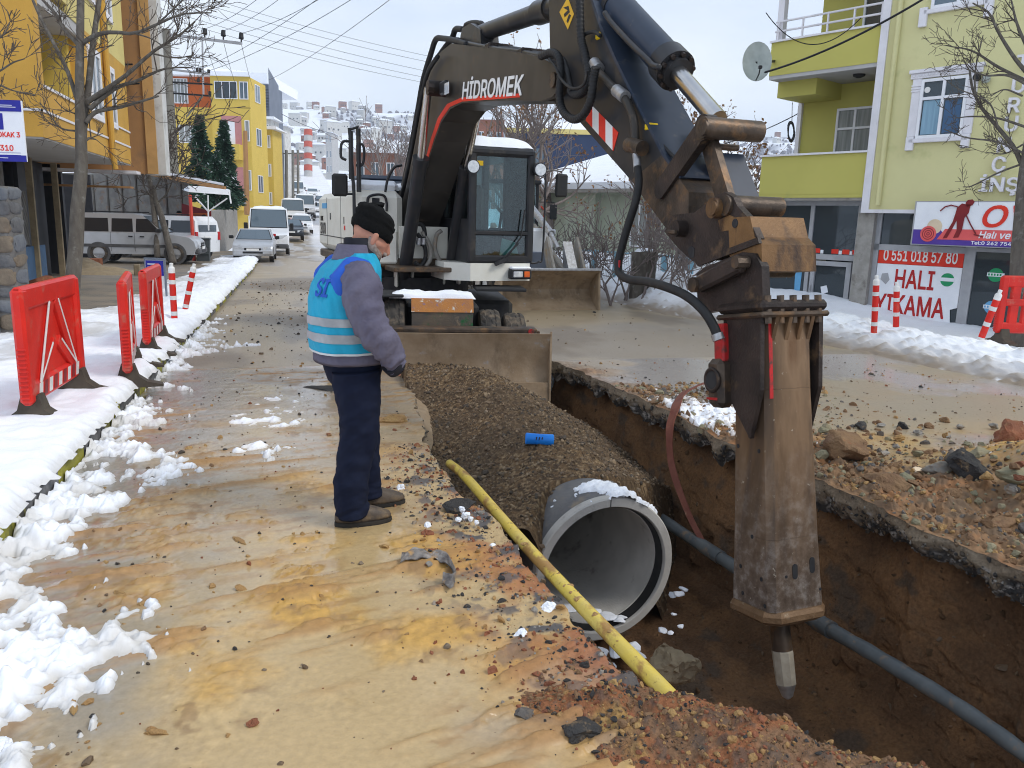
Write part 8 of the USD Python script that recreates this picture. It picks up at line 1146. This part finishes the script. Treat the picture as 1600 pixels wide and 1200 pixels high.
P = np.stack([sx[keep], sy[keep], zz[keep]], 1); P = P[np.random.default_rng(4).integers(0, len(P), 15000)]; stones('clay_crumbs', P, np.random.default_rng(5).gamma(1.0, .0036, 15000).clip(.0012, .022), ['clay_red', 'clay_brown', 'clay_ochre', 'clay_brown', 'asphalt_chunk', 'clay_brown'], 'crumbs of clay and stone on the near spoil', 'rubble', 41)
# rocks in the heap to the right of the breaker
rg = np.random.default_rng(101)
def hrock(px, py, size, m, label, cat_='stone', group=None, rough=.3):
    p = gz(px, py, .12); z = road_z(p[0], p[1], 'right'); p = gz(px, py, z - zg(p[1])); s = A(size if np.ndim(size) else (size, size * .85, size * .65)); mm = rock(rg, s, 1, 3, rough); mm.vertices += (fbm(mm.vertices / s.max() * 5 + px, 3, 2) - .5)[:, None] * s.min() * .4 * mm.vertex_normals; single({'stone': 'stone', 'clay': 'clay_clod', 'asphalt': 'asphalt_chunk'}[cat_], at(mm, A([p[0], p[1], z + s[2] * .35])), m, label, cat_, group, smooth=30)
hrock(1325, 708, (.26, .2, .15), 'clay_brown', 'big rounded brown clay clod right of the breaker above the slab edge', 'clay'); hrock(1580, 690, (.2, .18, .15), 'clay_red', 'reddish brown rock on the heap at the right edge of the picture'); hrock(1512, 742, (.17, .12, .12), 'asphalt_chunk', 'shiny black asphalt lump in the spoil at right', 'asphalt'); hrock(1465, 738, (.11, .08, .06), 'stone_grey', 'pointed grey brown stone left of the black asphalt lump'); hrock(1575, 748, (.15, .09, .06), 'stone_olive', 'olive grey stone below the reddish rock at the right edge'); hrock(1530, 712, (.1, .08, .06), 'stone_olive', 'yellowish green stone above the black asphalt lump'); hrock(1565, 815, (.19, .07, .03), 'clay_brown', 'flat brown slab of earth lying over the slab edge at right', 'clay')
hrock(1410, 668, (.07, .06, .045), 'asphalt_chunk', 'small black stone beside the snow remnants in the spoil', 'asphalt'); hrock(1345, 668, (.08, .05, .04), 'asphalt_chunk', 'dark stone left in the rubble near the breaker', 'asphalt'); hrock(1432, 738, (.055, .045, .03), 'sign_cream', 'pale cream stone in the spoil'); hrock(1515, 785, (.05, .045, .05), 'stone_olive', 'pale green stone standing upright in the spoil at right'); hrock(1380, 760, (.2, .12, .07), 'clay_brown', 'crumbly brown clay mass along the slab edge right of the breaker', 'clay')
_m = ['stone_grey', 'stone_olive', 'clay_brown', 'clay_red', 'clay_ochre', 'stone_grey']
for k in range(60):
    px, py = rg.uniform(1285, 1600), rg.uniform(655, 830); 
    if py > 700 + (px - 1270) * .47 or py < 660 - (px - 1300) * .12: continue
    hrock(px, py, rg.uniform(.02, .055), _m[k % 6], 'small stone among the spoil right of the breaker', 'stone', 'small stones in the right spoil')
for px, py, q in ((1000, 590, .05), (980, 605, .03), (1060, 602, .04), (1080, 640, .05), (1110, 640, .04)): pass
# ------------------------------------------------------------------ barriers and marker posts
def barrier(name, label, o, rz, group=None, solid=True):
    t = T(name, label, 'barrier', o, group, local=True); L = 1.22; z0, z1 = .12, .92
    def bx(a, b, c=.012): return cbox(a, b, c)
    fr = [bx((0, -.035, z1 - .16), (L, .035, z1), .02), bx((0, -.035, z0), (L, .035, z0 + .15), .02), bx((-.01, -.04, z0 + .01), (.1, .04, z1 - .01), .02), bx((L - .1, -.04, z0 + .01), (L + .01, .04, z1 - .01), .02)]
    for z in np.arange(z0 + .05, z0 + .4, .03): fr += [bx((-.018, -.03, z), (.02, .03, z + .014), .004), bx((L - .02, -.03, z), (L + .018, .03, z + .014), .004)]
    zs = (z0 + .12, z1 - .14); top = t.part('frame', cat(fr), 'red_plastic')
    if solid: t.part('panel', bx((.08, -.012, z0 + .1), (L - .08, .012, z1 - .1), .004), 'red_plastic')
    else:
        for x in np.linspace(.16, L - .3, 5): t.part('slat', bx((x, -.03, z0 + .1), (x + .13, .03, z1 - .1), .012), 'red_plastic')
        t.part('cross_beam', bx((.08, -.034, .5), (L - .08, .034, .6), .012), 'red_plastic')
    def rib(p, q, w, d, m, nm, yy): 
        for sg in (-1, 1): a, b = A([p[0], sg * yy, p[1]]), A([q[0], sg * yy, q[1]]); t.part(nm, bar(a, b, w, d, (0, 1., 0), .003), m)
    c = L / 2
    for k, (xo, z_) in enumerate(((0, zs[1]), (0, zs[1] - .30)) if solid else ()):
        for sg in (-1, 1):
            rib((c + sg * .04, z_), (c + sg * .36, zs[0] if k == 0 else zs[0]), .085, .05, 'red_plastic', 'rib', .012); rib((c + sg * (.04 + .055), z_ - .0), (c + sg * (.36 + .055), zs[0]), .018, .012, 'reflective', 'white_edge', .034)
    for k in range(9 if solid else 0):
        x = .14 + k * (L - .28) / 9
        for sg in (-1, 1):
            t.part('reflector_stripe', hull([A([x + dx + sl, sg * y_, z_]) for dx in (0, .065) for y_ in (.0355, .038) for z_, sl in ((z0 + .03, 0), (z0 + .125, .03))]), 'reflective' if k % 2 == 0 else 'sign_maroon')
    for x in (.12, L - .12):
        pr_ = [(-.28, 0), (-.27, .02), (-.15, .05), (-.085, .1), (-.055, .2), (.055, .2), (.085, .1), (.15, .05), (.27, .02), (.28, 0)]; t.part('foot', prism(pr_, (x - .06, 0, -.02), (0, 1, 0), (0, 0, 1), A([.12, 0, 0])), 'rubber_foot')
    for z in (.36, .7): t.part('link_hook', bx((L + .005, -.02, z), (L + .06, .02, z + .04), .006), 'ink')
    t.prim.GetAttribute('xformOp:transform').Set(M4(o, rz)); return t
def pav(x, y): return A([x, y, float(zg(y)) + PZ + .05])
b1 = barrier('barrier', 'red plastic barrier with chevrons nearest on the left pavement', pav(-1.74, 5.93), math.atan2(1.22, .06))
for o, rz, lab in ((pav(-1.38, 7.42) - A([0, 0, .04]), math.atan2(1.2, -.16), 'red plastic barrier second in the row with a muddy yellow top'), (pav(-1.52, 9.3) - A([0, 0, .04]), math.atan2(1.2, -.02), 'red plastic barrier farthest in the row by the blue notice board')): copy(b1, o, rz, lab)
barrier('barrier', 'red open slatted plastic barrier standing in snow at the right edge by the leaning post', A([9.50, 8.95, .12]), math.radians(-12), None, False)
def post(name, label, o, lean=(0, 0), H=.95):
    t = T(name, label, 'marker post', o, local=True); ax = A([lean[0], lean[1], 1.]); ax /= np.linalg.norm(ax)
    for i, (a, b, m) in enumerate(((.02, .24, 'red_plastic'), (.24, .30, 'reflective'), (.30, .47, 'red_plastic'), (.47, .53, 'reflective'), (.53, .70, 'red_plastic'), (.70, .76, 'reflective'), (.76, .86, 'red_plastic'), (.86, .93, 'letter_white'))): t.part('band', cyl(ax * a * H, ax * b * H, .043 + .0015 * (i % 2), n=20), m, smooth=50)
    t.part('cap', tube([ax * .93 * H, ax * .95 * H, ax * .952 * H, ax * H, ax * 1.005 * H], [.043, .034, .024, .026, .018], 16), 'letter_white', smooth=40); t.part('base', tube([A([0, 0, -.05]), A([0, 0, .01]), A([0, 0, .03])], [.2, .19, .06], 24), 'rubber_foot', smooth=30); return t
def posz(x, y): return float(zbank(A([[x]]), A([[y]]))[0][0, 0])
post('marker_post', 'red and white marker post standing upright on the left pavement by the kerb', pav(-1.58, 12.0) - A([0, 0, .1])); post('marker_post', 'red and white marker post leaning to the right on the left pavement', pav(-1.62, 13.2) - A([0, 0, .08]), (.24, 0), .9)
post('marker_post', 'upright red and white marker post left in front of the red phone banner', A([8.18, 9.75, posz(8.18, 9.75) - .12]), (-.08, 0)); post('marker_post', 'slightly tilted red and white marker post before the torn white banner', A([8.75, 9.95, posz(8.75, 9.95) - .2]), (-.12, .0)); post('marker_post', 'red and white marker post leaning right beside the barrier at the right edge', A([9.0, 8.75, posz(9.0, 8.75) - .18]), (.10, -.2))
# ------------------------------------------------------------------ the winter air between here and the hillside
usdkit.material(stage, '/World/Looks/air', {'v': ('principled_volume', {'color': (.86, .92, 1.), 'density': .0003, 'anisotropy': .2})}, [], volume='v.volume')
single('haze', box((-2700, -90, -40), (2700, 3300, 225)), 'air', 'thin cold haze in the air over the whole street', 'haze', kind='stuff')
